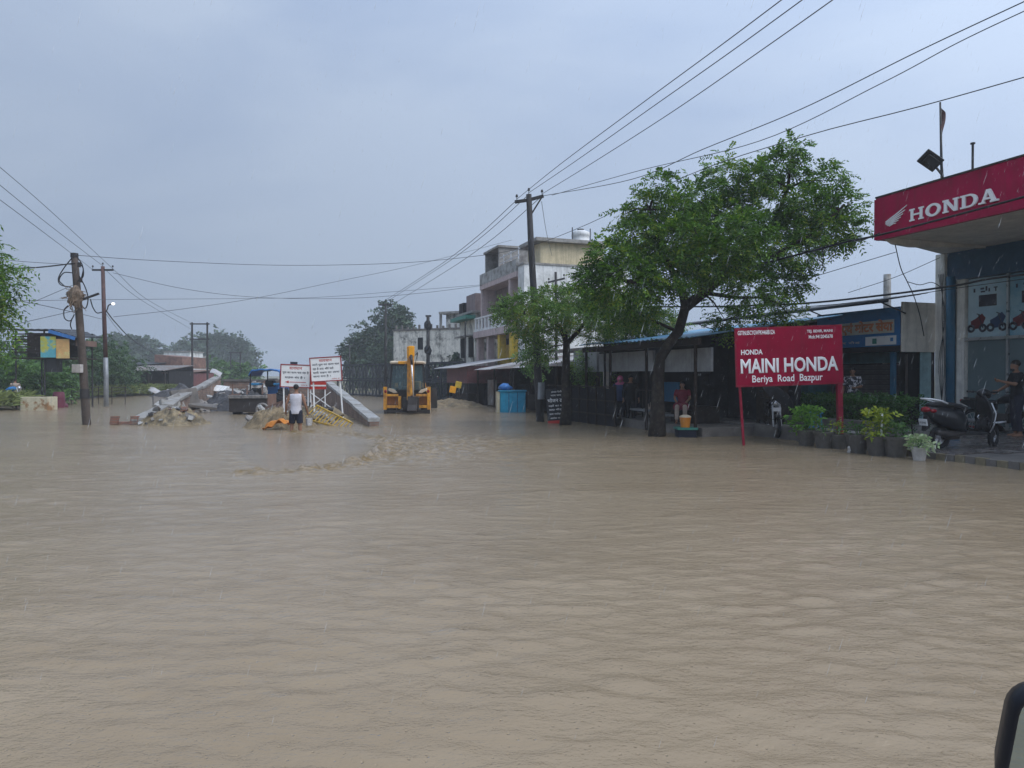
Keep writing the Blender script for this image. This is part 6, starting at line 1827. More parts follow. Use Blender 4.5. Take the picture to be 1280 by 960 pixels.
# 6 two people under the small stall, one with pink scarf
q_ = at(775, 522, 23.4)
r1 = person("person with a bright pink scarf over the head behind the netted fence", Vector((q_.x, q_.y, .0)), R(170), bones(), [("shirt", "cloth_blue", .9), ("trousers", "cloth_navy", .95)], "far", .93)
sc1 = MB(); sc1.ball((0, -.01, 1.62), .115, .125, .12, 14, 9, .15); sc1.ball((.0, .0, 1.45), .17, .12, .09, 12, 7, .3); sc1.ball((-.2, .02, 1.42), .12, .07, .06, 10, 6, .3)
sc1.build("scarf", "cloth_pink", r1, smooth=True)
q_ = at(788, 522, 23.0)
person("dark clothed man standing right of the person with the pink scarf", Vector((q_.x, q_.y, .0)), R(190), bones(), [("shirt", "cloth_black", .9), ("trousers", "cloth_black", .95)], "far", .96)
# 7 two people on the steel bridge
for px, mt, lab in ((541, "cloth_blue", "person in pale blue behind the bridge lattice, left of the one in red"), (551, "cloth_red", "person in red behind the bridge lattice right of the excavator")):
    q_ = at(px, 490, 51.8); person(lab, Vector((q_.x, q_.y, .13)), R(160), bones(), [("shirt", mt, .9), ("trousers", "cloth_navy", .95)], "far", 1.0)
# ================================================================== TREES
# ---- big neem tree
nb = wat(821, 545)
nt_ = thing("neem_tree", "big leaning tree with a full feathery crown beside the red board", "tree", Vector((nb.x, nb.y, 0)))
def L(px, py, dy=0.0):
    return at(px, py, nb.y + dy) - Vector((nb.x, nb.y, 0))
ch = [([L(820, 560), L(822, 530), L(822, 500), L(823, 470), L(825, 448), L(836, 430, .1), L(848, 415, .2), L(853, 398, .2), L(857, 382, .1)], [.26, .215, .18, .155, .145, .14, .135, .13, .13]),
      ([L(857, 384, .1), L(852, 362, -.2), L(838, 335, -.5), L(822, 300, -.8), L(812, 262, -.9)], [.13, .10, .08, .06, .03]),
      ([L(857, 384, .1), L(880, 366, .2), L(905, 345, .3), L(935, 322, .5), L(965, 285, .6), L(985, 235, .7), L(990, 190, .7)], [.145, .13, .115, .10, .08, .05, .02]),
      ([L(905, 345, .3), L(900, 310, .9), L(895, 270, 1.2), L(905, 230, 1.2)], [.09, .07, .05, .02]),
      ([L(935, 322, .5), L(970, 318, -.3), L(1010, 295, -.7), L(1050, 262, -.9)], [.08, .06, .045, .02]),
      ([L(880, 366, .2), L(920, 372, -.6), L(960, 372, -1.0)], [.06, .045, .02]),
      ([L(852, 362, -.2), L(815, 355, -.9), L(775, 350, -1.2), L(745, 352, -1.2)], [.075, .06, .04, .02]),
      ([L(848, 415, .2), L(815, 400, .8), L(785, 385, 1.0)], [.05, .035, .015]),
      ([L(900, 347, .3), L(880, 320, -.9), L(868, 285, -1.3)], [.07, .05, .02]),
      ([L(905, 400, 0), L(925, 395, .4), L(960, 395, .6)], [.02, .015, .01])]
lob = [(990, 188, .42, .6), (972, 208, .55, .7), (948, 222, .55, .3), (905, 222, .75, 1.0), (868, 248, .65, .2), (822, 232, .42, -.8), (806, 258, .5, -.6), (842, 268, .6, -.4),
       (1030, 225, .62, .2), (1058, 258, .45, -.5), (1010, 258, .75, -.2), (1040, 288, .62, -.6), (955, 262, .85, .7), (900, 275, .85, 1.0), (850, 300, .8, -.9), (795, 292, .62, -.9),
       (762, 322, .6, -1.2), (745, 358, .55, -1.2), (780, 350, .85, -1.2), (828, 340, .8, -.9), (890, 320, .85, -1.2), (945, 318, .85, .9), (1000, 315, .62, -.5), (985, 352, .52, -.4),
       (940, 365, .6, -1.0), (905, 398, .45, .3), (800, 385, .62, .8), (768, 388, .45, .6), (965, 388, .42, .4), (990, 398, .30, .3), (735, 345, .32, -1.1), (868, 278, .7, 1.4), (925, 295, .8, -1.4), (870, 345, .6, 1.2), (815, 315, .6, 1.0), (1062, 290, .3, -.7), (780, 268, .28, -.7), (1000, 280, .7, 1.0)]
lobes = []
for px, py, r_, dy in lob:
    c_ = L(px, py, dy); lobes.append((c_.x, c_.y, c_.z, r_ * .78, r_ * .9, r_ * .66))
    # twig from the nearest limb point to the clump
    best = min((q for pts, _ in ch[1:9] for q in pts), key=lambda q: (q - c_).length)
    mid = best.lerp(c_, .5) + Vector((0, 0, .08))
    ch.append(([best, mid, c_], [.035, .022, .008]))
limbs(ch, nt_)
crown(lobes, 680, .34, 6, .125, .024, "leaf_neem", nt_)

# ---- small flat crowned tree left of it
gb = wat(708, 531)
gt = thing("flame_tree", "small flat crowned tree with a forked trunk behind the black notice board", "tree", Vector((gb.x, gb.y, 0)))
def L(px, py, dy=0.0): return at(px, py, gb.y + dy) - Vector((gb.x, gb.y, 0))
ch = [([L(706, 540), L(708, 510), L(707, 475), L(708, 440), L(708, 425)], [.22, .16, .14, .12, .11]),
      ([L(708, 430), L(700, 408, -.3), L(680, 396, -.6), L(655, 392, -.9)], [.08, .06, .04, .02]),
      ([L(708, 428), L(706, 405, .5), L(702, 385, .8)], [.07, .05, .02]),
      ([L(708, 430), L(722, 415, .0), L(735, 398, -.3), L(765, 388, -.5), L(800, 390, -.6)], [.085, .07, .05, .03, .015]),
      ([L(735, 398, -.3), L(738, 385, .6), L(745, 375, 1.0)], [.04, .03, .015])]
lob = [(640, 384, .42, -.6), (660, 376, .5, -.3), (690, 372, .55, .3), (720, 374, .6, .5), (750, 380, .6, .3), (785, 386, .55, 0), (815, 396, .42, -.3), (660, 398, .5, -.9), (690, 394, .55, -.8), (725, 394, .55, -.9), (760, 402, .55, -.6),
       (672, 420, .42, .3), (655, 410, .35, .5), (790, 410, .45, .5), (745, 418, .45, .8), (675, 440, .38, .8), (700, 408, .4, .9), (630, 390, .28, -.5), (830, 402, .42, -.2), (805, 408, .45, .4), (845, 408, .28, 0), (770, 416, .4, .6)]
lobes = []
for px, py, r_, dy in lob:
    c_ = L(px, py, dy); lobes.append((c_.x, c_.y, c_.z, r_ * 1.1, r_ * 1.1, r_ * .45))
    best = min((q for pts, _ in ch[1:5] for q in pts), key=lambda q: (q - c_).length)
    ch.append(([best, best.lerp(c_, .5) + Vector((0, 0, .05)), c_], [.025, .016, .006]))
limbs(ch, gt)
crown(lobes, 800, .36, 6, .10, .022, "leaf_gulmohar", gt, droop=.25, down=.0)
# ---- drooping shrub beside it
def shrub(label, c, size, n, mat, cat="shrub", group=None, ll=.12, lw=.03, L_=.3, stems=5, nm="shrub", dens=None, lob_n=7):
    r_ = thing(nm, label, cat, c, 0, group)
    lobes = []
    for k in range(lob_n):
        a = random.uniform(0, 6.28); q = random.uniform(.0, .6)
        lobes.append((size[0] * q * math.cos(a), size[1] * q * math.sin(a), size[2] * random.uniform(.35, .75), size[0] * .45, size[1] * .45, size[2] * .3))
    tot = sum((a * b + a * c_ + b * c_) / 3 for *_, a, b, c_ in lobes)
    crown(lobes, n / tot, L_, 4, ll, lw, mat, r_, "foliage", .35, .05, .2)
    b = MB()
    for k in range(stems):
        a = k * 6.28 / stems + .3
        b.tube([(0, 0, -.3), (size[0] * .2 * math.cos(a), size[1] * .2 * math.sin(a), size[2] * .3), (size[0] * .5 * math.cos(a), size[1] * .5 * math.sin(a), size[2] * .75)], [.05, .035, .012], 5)
    b.build("stem", "bark", r_)
    return r_
pb_ = wat(738, 524)
shrub("drooping dark green shrub hanging over the netted fence by the small tree", Vector((pb_.x, pb_.y, .9)), (1.05, .8, 1.35), 420, "leaf_gulmohar", ll=.16, lw=.018, L_=.42)
shrub("leafy green shrub between the yellow columns and the dark tall pole", at(668, 470, 27.5) * Vector((1, 1, 0)) + Vector((0, 0, 1.5)), (.8, .8, 1.9), 260, "leaf_bush", ll=.13)
shrub("low green tree canopy above the maroon shed near the mouldy building", at(562, 460, 52) * Vector((1, 1, 0)), (2.3, 1.6, 2.9), 420, "leaf_far", "tree", ll=.3, lw=.08, L_=.5, nm="tree")

# ---- tree at the left edge
lt = thing("roadside_tree", "large feathery tree reaching in at the photo's left edge", "tree", (-17.55, 19.2, 0))
ch = [([(0, 0, -.5), (.05, 0, 1.5), (.2, 0, 3.0)], [.3, .25, .2]), ([(.2, 0, 3.0), (1.2, .2, 3.9), (2.2, .1, 4.1)], [.14, .1, .03]), ([(.2, 0, 3), (.9, -.3, 4.9), (1.6, -.2, 5.5)], [.14, .1, .03]), ([(.2, 0, 3), (-1.2, .4, 4.5), (-2, .6, 5)], [.14, .1, .03]), ([(.2, 0, 2.4), (1.4, .3, 2.7), (2.3, .3, 2.5)], [.1, .06, .02])]
limbs(ch, lt)
crown([(2.6, 0, 4.2, .9, 1, .75), (2.3, .2, 3.3, 1.15, 1.1, .7), (1.8, .1, 5.2, .75, .9, .55), (1.2, 0, 4.6, 1.1, 1.2, 1.0), (2.0, .2, 2.6, 1.05, 1, .55), (0, .3, 5.4, 1.5, 1.5, 1.0), (-1.6, .3, 4.8, 1.5, 1.4, 1.0), (.6, .2, 3.3, 1.2, 1.2, .8), (2.9, .1, 3.6, .55, .7, .4), (2.85, 0, 5.7, .4, .6, .35), (2.9, 0, 5.1, .55, .7, .4), (3.3, 0, 4.5, .62, .7, .42), (3.6, .1, 4.0, .45, .6, .35), (2.9, 0, 3.3, .6, .8, .4), (2.7, .1, 2.6, .5, .7, .35)], 330, .5, 6, .15, .026, "leaf_neem", lt, droop=.6, down=.3)

# ---- left bank: shrubs
bush = [(-3, 500, 39, 2.6, 2.6, "leaf_bush", "pale green roadside bush at the far left under the tree"), (45, 498, 41, 2.2, 2.2, "leaf_bush", "bright green bush between the two kiosk posts"),
        (30, 495, 45, 3.2, 4.2, "leaf_dark", "tall dark bush behind the kiosk posts at far left"), (72, 496, 47, 3.0, 3.9, "leaf_dark", "tall dark green bush behind the maroon drum"),
        (98, 494, 50, 3.0, 3.9, "leaf_dark", "dark green bush behind the leaning wooden pole"), (126, 494, 54, 3.2, 4.3, "leaf_dark", "dark green bush around the grey metal pole's foot"),
        (146, 494, 57, 2.6, 3.2, "leaf_dark", "last dark bush before the tin sheds"), (62, 496, 40, 1.5, 1.7, "leaf_bush", "small light green bush above the stained tank")]
for px, py, Y, sx, sz, mt, lab in bush:
    c_ = at(px, py, Y); shrub(lab, Vector((c_.x, c_.y, .1)), (sx, sx * .8, sz), 620, mt, group="bushes on the left bank", ll=.26, lw=.06, L_=.5, lob_n=11)
# grass on the bank
n_ = 5200
yy = RNG.uniform(32, 62, n_); xe = bank_edge(yy) - RNG.uniform(.6, 5.0, n_) ** 1.0
P = np.stack([xe, yy, np.full(n_, .1)], 1); D = np.stack([RNG.normal(0, .35, n_), RNG.normal(0, .35, n_), np.ones(n_)], 1)
v, f = sprays(P, D, .8, 3, .6, .04, .15)
tag(raw_obj("grass", v, f, "grass"), kind='stuff')

# ---- big hazy trees behind the panel bridge
def bigtree(label, c, lobes, trunk_h, mat, dens, leaf, group=None, tr_r=.3, nm="tree"):
    r_ = thing(nm, label, "tree", c, 0, group)
    ch = [([(0, 0, -.5), (0, 0, trunk_h * .5), (.2, 0, trunk_h)], [tr_r, tr_r * .8, tr_r * .6])]
    for (x_, y_, z_, *_r) in lobes:
        ch.append(([(.1, 0, trunk_h * .8), (x_ * .5, y_ * .5, (trunk_h + z_) / 2), (x_, y_, z_)], [tr_r * .4, tr_r * .25, tr_r * .08]))
    limbs(ch, r_, n=6)
    crown(lobes, dens, leaf * 2.2, 3, leaf, leaf * .34, mat, r_, droop=.3, down=.1, shell=.3)
    return r_
def rl(n, w_, z0, z1, r_):
    res = []
    for k in range(n):
        t_ = random.random(); z_ = z0 + (z1 - z0) * t_
        ww = w_ * (1 - .45 * abs(t_ - .4))
        res.append((random.uniform(-ww, ww), random.uniform(-ww, ww) * .6, z_, r_ * random.uniform(.7, 1.2), r_ * random.uniform(.7, 1.2), r_ * random.uniform(.6, 1)))
    return res
random.seed(5)
c_ = at(487, 470, 84); bigtree("tallest hazy tree behind the panel bridge beside the mouldy building", c_ * Vector((1, 1, 0)), rl(26, 1.7, 2.5, 8.6, 1.35) + [(.3, 0, 9.3, 1.3, 1.2, .9), (-.6, 0, 8.8, 1.2, 1, .9)], 3, "leaf_far", 40, .42, "hazy trees behind the bridge")
c_ = at(462, 470, 86); bigtree("broad hazy tree left of the tallest tree behind the bridge", c_ * Vector((1, 1, 0)), rl(26, 1.9, 1.5, 6.6, 1.4), 2.5, "leaf_far", 40, .42, "hazy trees behind the bridge")
c_ = at(446, 470, 84); bigtree("small pointed hazy tree at the left end of the bridge trees", c_ * Vector((1, 1, 0)), rl(16, 1.0, 1.0, 5.6, 1.0) + [(.2, 0, 7.0, .7, .7, 1.0)], 2.5, "leaf_far", 40, .4, "hazy trees behind the bridge")
c_ = at(474, 470, 82); bigtree("dense low hazy tree in front of the tallest bridge tree", c_ * Vector((1, 1, 0)), rl(22, 2.0, .8, 4.4, 1.3), 2, "leaf_far", 40, .42, "hazy trees behind the bridge")
# ---- far row of pale trees on the left
k = 0
for px, py, Y, wd, lab in ((108, 440, 150, 3.0, "leftmost pale far tree beside the grey metal pole"), (140, 433, 150, 3.6, "pale far tree above the first tin shed"), (165, 432, 155, 3.4, "pale far tree above the long brown shed roof"), (196, 436, 160, 2.2, "thin pale far tree right above the brick shed"), (216, 442, 165, 2.2, "thin pale far tree just right of the brick shed"),
                          (252, 432, 160, 3.4, "pale far tree behind the double frame pole"), (272, 428, 165, 3.8, "tallest pale far tree of the right far clump"), (292, 430, 165, 3.6, "pale far tree at the clump's right, above the tractor"), (306, 440, 165, 2.4, "small pale far tree at the right end above the tractor")):
    c_ = at(px, 470, Y); top = at(px, py - 6, Y).z
    bigtree(lab, c_ * Vector((1, 1, 0)), rl(14, wd * .75, top * .35, top * .92, wd * .62), top * .35, "leaf_far", 16, .85, "pale far trees on the left horizon", .35)
for px, Y, sx, sz, lab in ((268, 95, 3.4, 3.3, "green bush mass below the double frame pole"), (292, 92, 3.6, 3.5, "green bush mass left of the tractor's blue canopy"), (248, 98, 2.5, 2.5, "small green bush at the foot of the double frame pole")):
    c_ = at(px, 480, Y); shrub(lab, Vector((c_.x, c_.y, .1)), (sx, sx, sz), 420, "leaf_bush", group="bushes behind the broken wall", ll=.5, lw=.14, L_=.8, lob_n=11)

# ================================================================== LEFT BANK OBJECTS
kp = at(60, 470, 35); 
ks = thing("kiosk", "raised roadside kiosk with posters and a blue edged sheet roof", "kiosk", Vector((kp.x, kp.y, 0)), R(4))
def kx(px): return (px - 60) * 35 / 888
def kz(py): return 1.6 + (470 - py) * 35 / 888
def kroof(u, v): return (kx(18) + (kx(97) - kx(18)) * u, -.3 + 2.6 * v, kz(412) + .12 * v - (.42 if u > .65 else .0) * (u - .65) * 2.4 + .02 * math.sin(u * 60))
MB().sheet(kroof, 60, 3, .05).build("roof_sheet", "black_sheet", ks)
MB().beam((kx(66), -.34, kz(414.5)), (kx(97), -.34, kz(423.5)), .05, .16).build("blue_edge", "blue_tarp", ks)
for k in range(8): MB().bx(kx(20), kx(54), -.22, -.17, kz(418 + k * 3.2) - .03, kz(418 + k * 3.2) + .03).build("slat", "dark_wood", ks)
MB().bx(kx(22), kx(90), .9, 1.0, kz(446), kz(415)).build("back_board", "dark_wood", ks)
MB().bx(kx(20), kx(92), -.2, 2.2, kz(447) - .06, kz(447)).build("floor", "dark_wood", ks)
for px, y_ in ((24, -.15), (58, -.15), (24, 2.0), (88, 2.0)): MB().tube([(kx(px), y_, -.1), (kx(px), y_, kz(414))], .04, 6).build("post", "matt_black", ks)
po = MB().bx(kx(55), kx(73), -.26, -.235, kz(447), kz(421)).build("poster", "poster_teal", ks)
MB().bx(kx(73.5), kx(89), -.25, -.225, kz(448), kz(424)).build("poster", "poster_orange", ks)
MB().bx(kx(58), kx(72), -.1, .4, kz(465), kz(448.5)).build("hanging_bag", "matt_black", ks)
MB().bx(kx(89.5), kx(99), .3, 1.6, kz(432), kz(425)).build("side_awning", "rusty_tin", ks)
tk = thing("concrete_tank", "cream rust stained concrete tank at the left water's edge", "tank", at(49, 513, 33.5) * Vector((1, 1, 0)), R(3))
MB().bx(-.62, .62, -.4, .4, -.3, .62).build("tank_wall", "stained_tank", tk, bevel=.02)
MB().bx(-.5, .5, -.3, .3, .5, .625).build("tank_water", "mud", tk)
dr_ = thing("drum", "maroon plastic drum standing between stained tank and wooden pole", "drum", at(73.5, 508, 36) * Vector((1, 1, 0)))
MB().ell([(0, 0, -.2, .26, .26), (0, 0, .0, .27, .27), (0, 0, .3, .29, .29), (0, 0, .6, .27, .27), (0, 0, .76, .25, .25), (0, 0, .8, .2, .2)], 18).build("drum_body", "maroon_plastic", dr_, smooth=True)
for z_ in (.22, .5): MB().torus((0, 0, z_), .285, .015, 'z', 20, 6).build("rib", "maroon_plastic", dr_)
o = MB().ball((0, 0, 0), .22, .2, .16, 10, 6, .5).build("sack", "maroon_plastic", smooth=True); o.location = at(80, 507, 36.5); tag(o, "small maroon sack leaning beside the maroon drum", "sack")
b = MB()
wf = thing("wire_fence", "thin wire fence on the bank right of the maroon drum", "fence", at(95, 500, 40) * Vector((1, 1, 0)))
for k in range(6): MB().tube([(-1 + k * .7, .1 * k, -.1), (-1 + k * .7, .1 * k, 1.0)], .025, 5).build("post", "dark_wood", wf)
for z_ in (.4, .7, .95): MB().tube([(-1.1, 0, z_), (2.6, .5, z_)], .012, 4).build("wire", "wire_grey", wf)
# tin sheds at the back left
def shed(label, pxa, pxb, Y, ytop, ybot, depth, wall, roofm, drop=.35, rz=0.0, open_front=True):
    c_ = at((pxa + pxb) / 2, 470, Y); r_ = thing("tin_shed", label, "shed", c_ * Vector((1, 1, 0)), rz)
    hw = (pxb - pxa) / 2 * Y / 888; zt = 1.6 + (470 - ytop) * Y / 888
    def rf(u, v): return (-hw - .2 + (2 * hw + .4) * u, -.6 + (depth + .6) * v, zt - drop + drop * v + .03 * math.sin(u * 90))
    MB().sheet(rf, 120, 2, .03).build("roof_sheet", roofm, r_)
    MB().bx(-hw, hw, depth - .2, depth, -.2, zt - .1).build("back_wall", wall, r_)
    for x_ in (-hw + .05, hw - .05): MB().bx(x_ - .06, x_ + .06, .1, depth - .21, -.2, zt - drop - .05).build("side_wall", wall, r_)
    MB().bx(-hw + .2, -hw + hw * .8, .0, .08, -.2, zt - drop - .3).build("front_wall", wall, r_)
    MB().bx(hw * .3, hw - .1, .02, .1, -.2, (zt - drop) * .55).build("counter", "dark_wood", r_)
    for k in range(4):
        x_ = -hw + 2 * hw * k / 3; MB().tube([(x_, -.45, -.2), (x_, -.45, zt - drop)], .05, 5).build("post", "dark_wood", r_)
    return r_
shed("long low brown tin shed behind the grass bank on the left", 147, 212, 62, 456, 495, 4, "dark_wall", "tin", .5, R(-6))
shed("dark rusty shed right of the long brown shed", 208, 240, 66, 462, 495, 4, "maroon_wall", "rusty_tin", .3, R(-6))
shed("small dark shed with a dark roof behind the long brown shed", 150, 192, 72, 452, 480, 3, "dark_wall", "black_sheet", .3, R(-6))
c_ = at(211, 470, 74); bs2 = thing("brick_house", "brown brick upper wall house with a pale front above the tin sheds", "house", c_ * Vector((1, 1, 0)), R(-10))
MB().bx(-1.55, 1.55, 0, 4, -.2, 2.4).build("lower_wall", "white_wall", bs2)
MB().prism([(-1.6, 2.403), (1.6, 2.403), (1.6, 3.55), (-1.6, 3.85)], -.05, 4.05).build("upper_wall", "brick_red", bs2)
MB().bx(-.9, -.3, -.03, .1, .8, 1.9).build("window", "dark_inside", bs2); MB().bx(.4, 1.2, -.03, .1, 0, 1.9).build("door", "dark_wood", bs2)
for px, Y, wd, ht, lab in ((221, 84, 1.6, 4.4, "tall pale white house behind the brick shed"), (231, 88, 1.1, 4.0, "narrow pale white block right of the tall white house"), (150, 90, 1.2, 2.9, "small pale block glimpsed over the leftmost sheds"), (188, 86, 2.0, 2.6, "low pale block behind the long brown roof"), (263, 92, 1.1, 2.6, "small pale hut beside the double frame pole")):
    c_ = at(px, 470, Y); r_ = thing("pale_house", lab, "house", c_ * Vector((1, 1, 0)), R(-5))
    MB().bx(-wd, wd, 0, 3, -.2, ht).build("wall", "white_wall", r_); MB().bx(-wd - .1, wd + .1, -.1, 3.1, ht + .003, ht + .14).build("roof", "concrete", r_)
    MB().bx(-.4, .3, -.03, .05, ht * .4, ht * .7).build("window", "dark_inside", r_)
# clutter by the sheds
for px, py, Y, mt, lab in ((193, 489, 58, "pale_tin", "bent pale tin sheet lying before the dark sheds"), (214, 492, 56, "pale_tin", "curled pale sheet hanging off the bank by the broken wall"), (270, 466, 60, "pale_tin", "tilted pale sheet behind the broken wall's far end")):
    def cf(u, v): return (u * .9 - .45, v * .6 - .3, .06 * math.sin(u * 5) + .1 * v)
    o = MB().sheet(cf, 12, 6, .02).build("tin_sheet", mt); p_ = at(px, py, Y); o.location = p_; o.rotation_euler = (R(25), R(20), R(15)); tag(o, lab, "sheet")
mound("rubble_heap", "dark heap of scrap below the tin sheds at the water's edge", "rubble", at(222, 492, 55) * Vector((1, 1, 0)), 2.4, 1.5, .9, "dark_rubble", 91, 40, 26)

# ================================================================== POLES
# leaning wooden pole with cable loops and a straw bundle
wb_ = wat(108, 531)
wpole = thing("utility_pole", "leaning dark wooden pole with looped cables and a straw ball", "pole", wb_)
def L(px, py, dy=0.0): return at(px, py, wb_.y + dy) - wb_
MB().tube([L(110, 545), L(107.5, 520), L(104, 460), L(99.5, 400), L(95.5, 350), L(93, 319)], [.132, .128, .122, .115, .108, .104], 14).build("shaft", "pole_wood", wpole, smooth=True)
MB().tube([L(93, 322), L(93, 316.5)], [.118, .114], 14).build("cap", "pole_dark", wpole)
MB().tube([L(106, 498), L(105.8, 486)], [.142, .142], 14).build("wrap", "pole_dark", wpole)
b = MB()
rs = random.Random(4)
cb = L(93.5, 371, -.12)
for k in range(70):
    a, e_ = rs.uniform(0, 6.28), rs.uniform(-1.2, 1.2); q = .22
    p0 = cb + Vector((q * math.cos(a) * math.cos(e_), q * math.sin(a) * math.cos(e_), q * 1.25 * math.sin(e_)))
    p1 = p0 + Vector((rs.uniform(-.2, .2), rs.uniform(-.2, .2), rs.uniform(-.35, .1)))
    b.tube([p0, (p0 + p1) / 2 + Vector((rs.uniform(-.05, .05),) * 3), p1], [.014, .014, .006], 4)
b.ball(cb, .24, .22, .31, 14, 9, .5)
b.build("straw_ball", "straw", wpole)
lc = MB()
for pts in ([(92, 320), (80, 335), (73, 348), (76, 356), (88, 359)], [(91, 341), (80, 341), (74, 350), (80, 357)], [(97, 322), (103, 332), (104, 345), (97, 352)], [(99, 345), (106, 358), (110, 372), (108, 384), (104, 385)],
            [(85, 382), (80, 388), (81, 398), (88, 401), (93, 393)], [(100, 330), (104, 336), (102, 347)], [(90, 398), (88, 406), (90, 412)], [(113, 374), (116, 384), (121, 391), (128, 390)]):
    lc.tube(spline([L(x_, y_, -.16) for x_, y_ in pts], 20), .018, 5)
lc.build("cable_loops", "cable_black", wpole)
MB().beam(L(104, 374, -.16), L(123.5, 367, -.2), .06).build("cross_arm", "pole_dark", wpole)
mb2 = MB().bx(-.17, .12, -.3, -.14, 0, .27).build("meter_box", "meter_box", wpole, bevel=.015); mb2.location = L(103, 466)
for k, (px, py) in enumerate(((99, 331), (101, 350))): MB().tube([L(px, py + 3, -.16), L(px, py - 3, -.16)], .05, 8).build("insulator", "pole_dark", wpole)

def crossarm(r_, Lf, pts, w_=.07, pins=True, mat="pole_dark"):
    b = MB()
    for a, c_ in zip(pts[:-1], pts[1:]): b.beam(a, c_, w_)
    b.build("cross_arm", mat, r_)
def pins(r_, ps, h=.16, rad=.035):
    me = MB().tube([(0, 0, 0), (0, 0, h * .6), (0, 0, h * .61), (0, 0, h)], [.012, .012, rad, rad * .6], 8).mesh("insulator", "pole_dark")
    for p in ps:
        o = bpy.data.objects.new("insulator", me); COL.objects.link(o); o.parent = r_; o.location = p
mbp = wat(133, 508)
mpole = thing("utility_pole", "slim metal pole, rust red above and grey below, with bulb", "pole", mbp)
def L(px, py, dy=0.0): return at(px, py, mbp.y + dy) - mbp
MB().tube([L(133, 520), L(132.5, 470), L(132, 447)], [.125, .12, .12], 12).build("lower_shaft", "pole_grey", mpole, smooth=True)
MB().tube([L(132, 447.2), L(130, 390), L(128.5, 333)], [.105, .10, .09], 12).build("upper_shaft", "pole_rust", mpole, smooth=True)
crossarm(mpole, L, [L(115.5, 337.5), L(141.5, 337.5)], .09)
pins(mpole, [L(116, 337), L(128.5, 333.5), L(141, 337)], .22, .05)
MB().tube(spline([L(131, 391), L(134, 387), L(135.5, 382), L(139, 380)], 12), .03, 6).build("lamp_arm", "pole_dark", mpole)
MB().ball(L(141.5, 379.8), .09, .08, .07, 10, 8).build("bulb", "lamp_glow", mpole, smooth=True)
# tall dark pole in the middle
dp = wat(675, 527)
dpole = thing("utility_pole", "tall dark pole with a bent cross arm beside the black notice board", "pole", dp)
def L(px, py, dy=0.0): return at(px, py, dp.y + dy) - dp
MB().tube([L(676, 540), L(673, 480), L(668.5, 390), L(664, 310), L(661, 243)], [.15, .14, .125, .11, .095], 12).build("shaft", "pole_dark", dpole, smooth=True)
crossarm(dpole, L, [L(643.5, 252.5), L(661, 250), L(679.5, 245)], .10)
MB().beam(L(664, 268), L(677, 247), .05).build("brace", "pole_dark", dpole)
pins(dpole, [L(646, 251), L(661, 243), L(677.5, 245)], .22, .05)
MB().tube([L(675, 499, -.01), L(675.2, 478, -.01)], [.152, .149], 12).build("painted_band", "pole_grey", dpole)
# far poles
def pole(label, px, ytop, Y, rad, arm=None, thick=None, extra=None):
    p_ = at(px, 490, Y); p_ = Vector((p_.x, p_.y, 0)); r_ = thing("utility_pole", label, "pole", p_)
    top = at(px + (0 if not extra else extra), ytop, Y) - p_
    MB().tube([(0, 0, -.5), top * .5, top], [rad, rad * .9, rad * .8], 8).build("shaft", "pole_dark", r_, smooth=True)
    if arm:
        sc = Y / 888
        crossarm(r_, None, [top + Vector((arm[0] * sc, 0, arm[2] * sc)), top + Vector((arm[1] * sc, 0, arm[2] * sc))], .11)
        pins(r_, [top + Vector((arm[0] * sc, 0, arm[2] * sc)), top + Vector((0, 0, .0)), top + Vector((arm[1] * sc, 0, arm[2] * sc))], .28, .06)
    return r_
pole("dark pole with cross arm before the hazy bridge trees", 482, 379, 52, .10, (-9, 8, -2))
pole("small far pole with a cross arm left of the hazy trees", 437, 431, 75, .09, (-5, 5, -1))
tp_ = pole("thick dark pole with a boxed top before the mouldy building", 535, 394, 50, .14)
for z_ in (407, 438):
    q_ = at(535, z_, 50) - tp_.location; MB().ball(q_ + Vector((0, 0, 0)), .28, .22, .35, 9, 6, .4).build("cable_coil", "cable_black", tp_)
MB().beam(at(532, 395, 50) - tp_.location, at(539, 395, 50) - tp_.location, .12).build("cap_plate", "pole_dark", tp_)
pole("thin reddish pole between mouldy building and pink house", 581.5, 402, 46, .05)
wp_ = pole("thin wooden cross shaped pole before the white wall", 696, 340, 33, .07, None, extra=-1.5)
MB().beam(at(685, 353, 33) - wp_.location, at(706, 348, 33) - wp_.location, .08).build("cross_arm", "pole_dark", wp_)
pins(wp_, [at(686, 353, 33) - wp_.location, at(705, 348, 33) - wp_.location], .2, .05)
pp = pole("slim green painted pole rising beside the white board stall", 756, 428, 24, .045)
def hframe(label, pxa, pxb, ytop, Y, bars):
    p_ = at((pxa + pxb) / 2, 490, Y); p_ = Vector((p_.x, p_.y, 0)); r_ = thing("frame_pole", label, "pole", p_); sc = Y / 888
    hw = (pxb - pxa) / 2 * sc; zt = 1.6 + (470 - ytop) * sc
    for x_ in (-hw, hw): MB().tube([(x_, 0, -.5), (x_, 0, zt)], .09, 8).build("leg", "pole_dark", r_)
    for yb in bars: MB().beam((-hw - .2, 0, 1.6 + (470 - yb) * sc), (hw + .2, 0, 1.6 + (470 - yb) * sc), .12).build("cross_bar", "pole_dark", r_)
hframe("double legged frame pole left of centre, the larger one", 240.5, 259.5, 403, 66, (405, 424))
hframe("double legged frame pole above the tractor, the smaller one", 288.5, 300.5, 440, 92, (441, 457))
sp_ = pole("white pipe post rising over the shop row's roof", 1109, 343, 21, .13)
for ch_ in sp_.children: ch_.data.materials[0] = M["pale_concrete"]

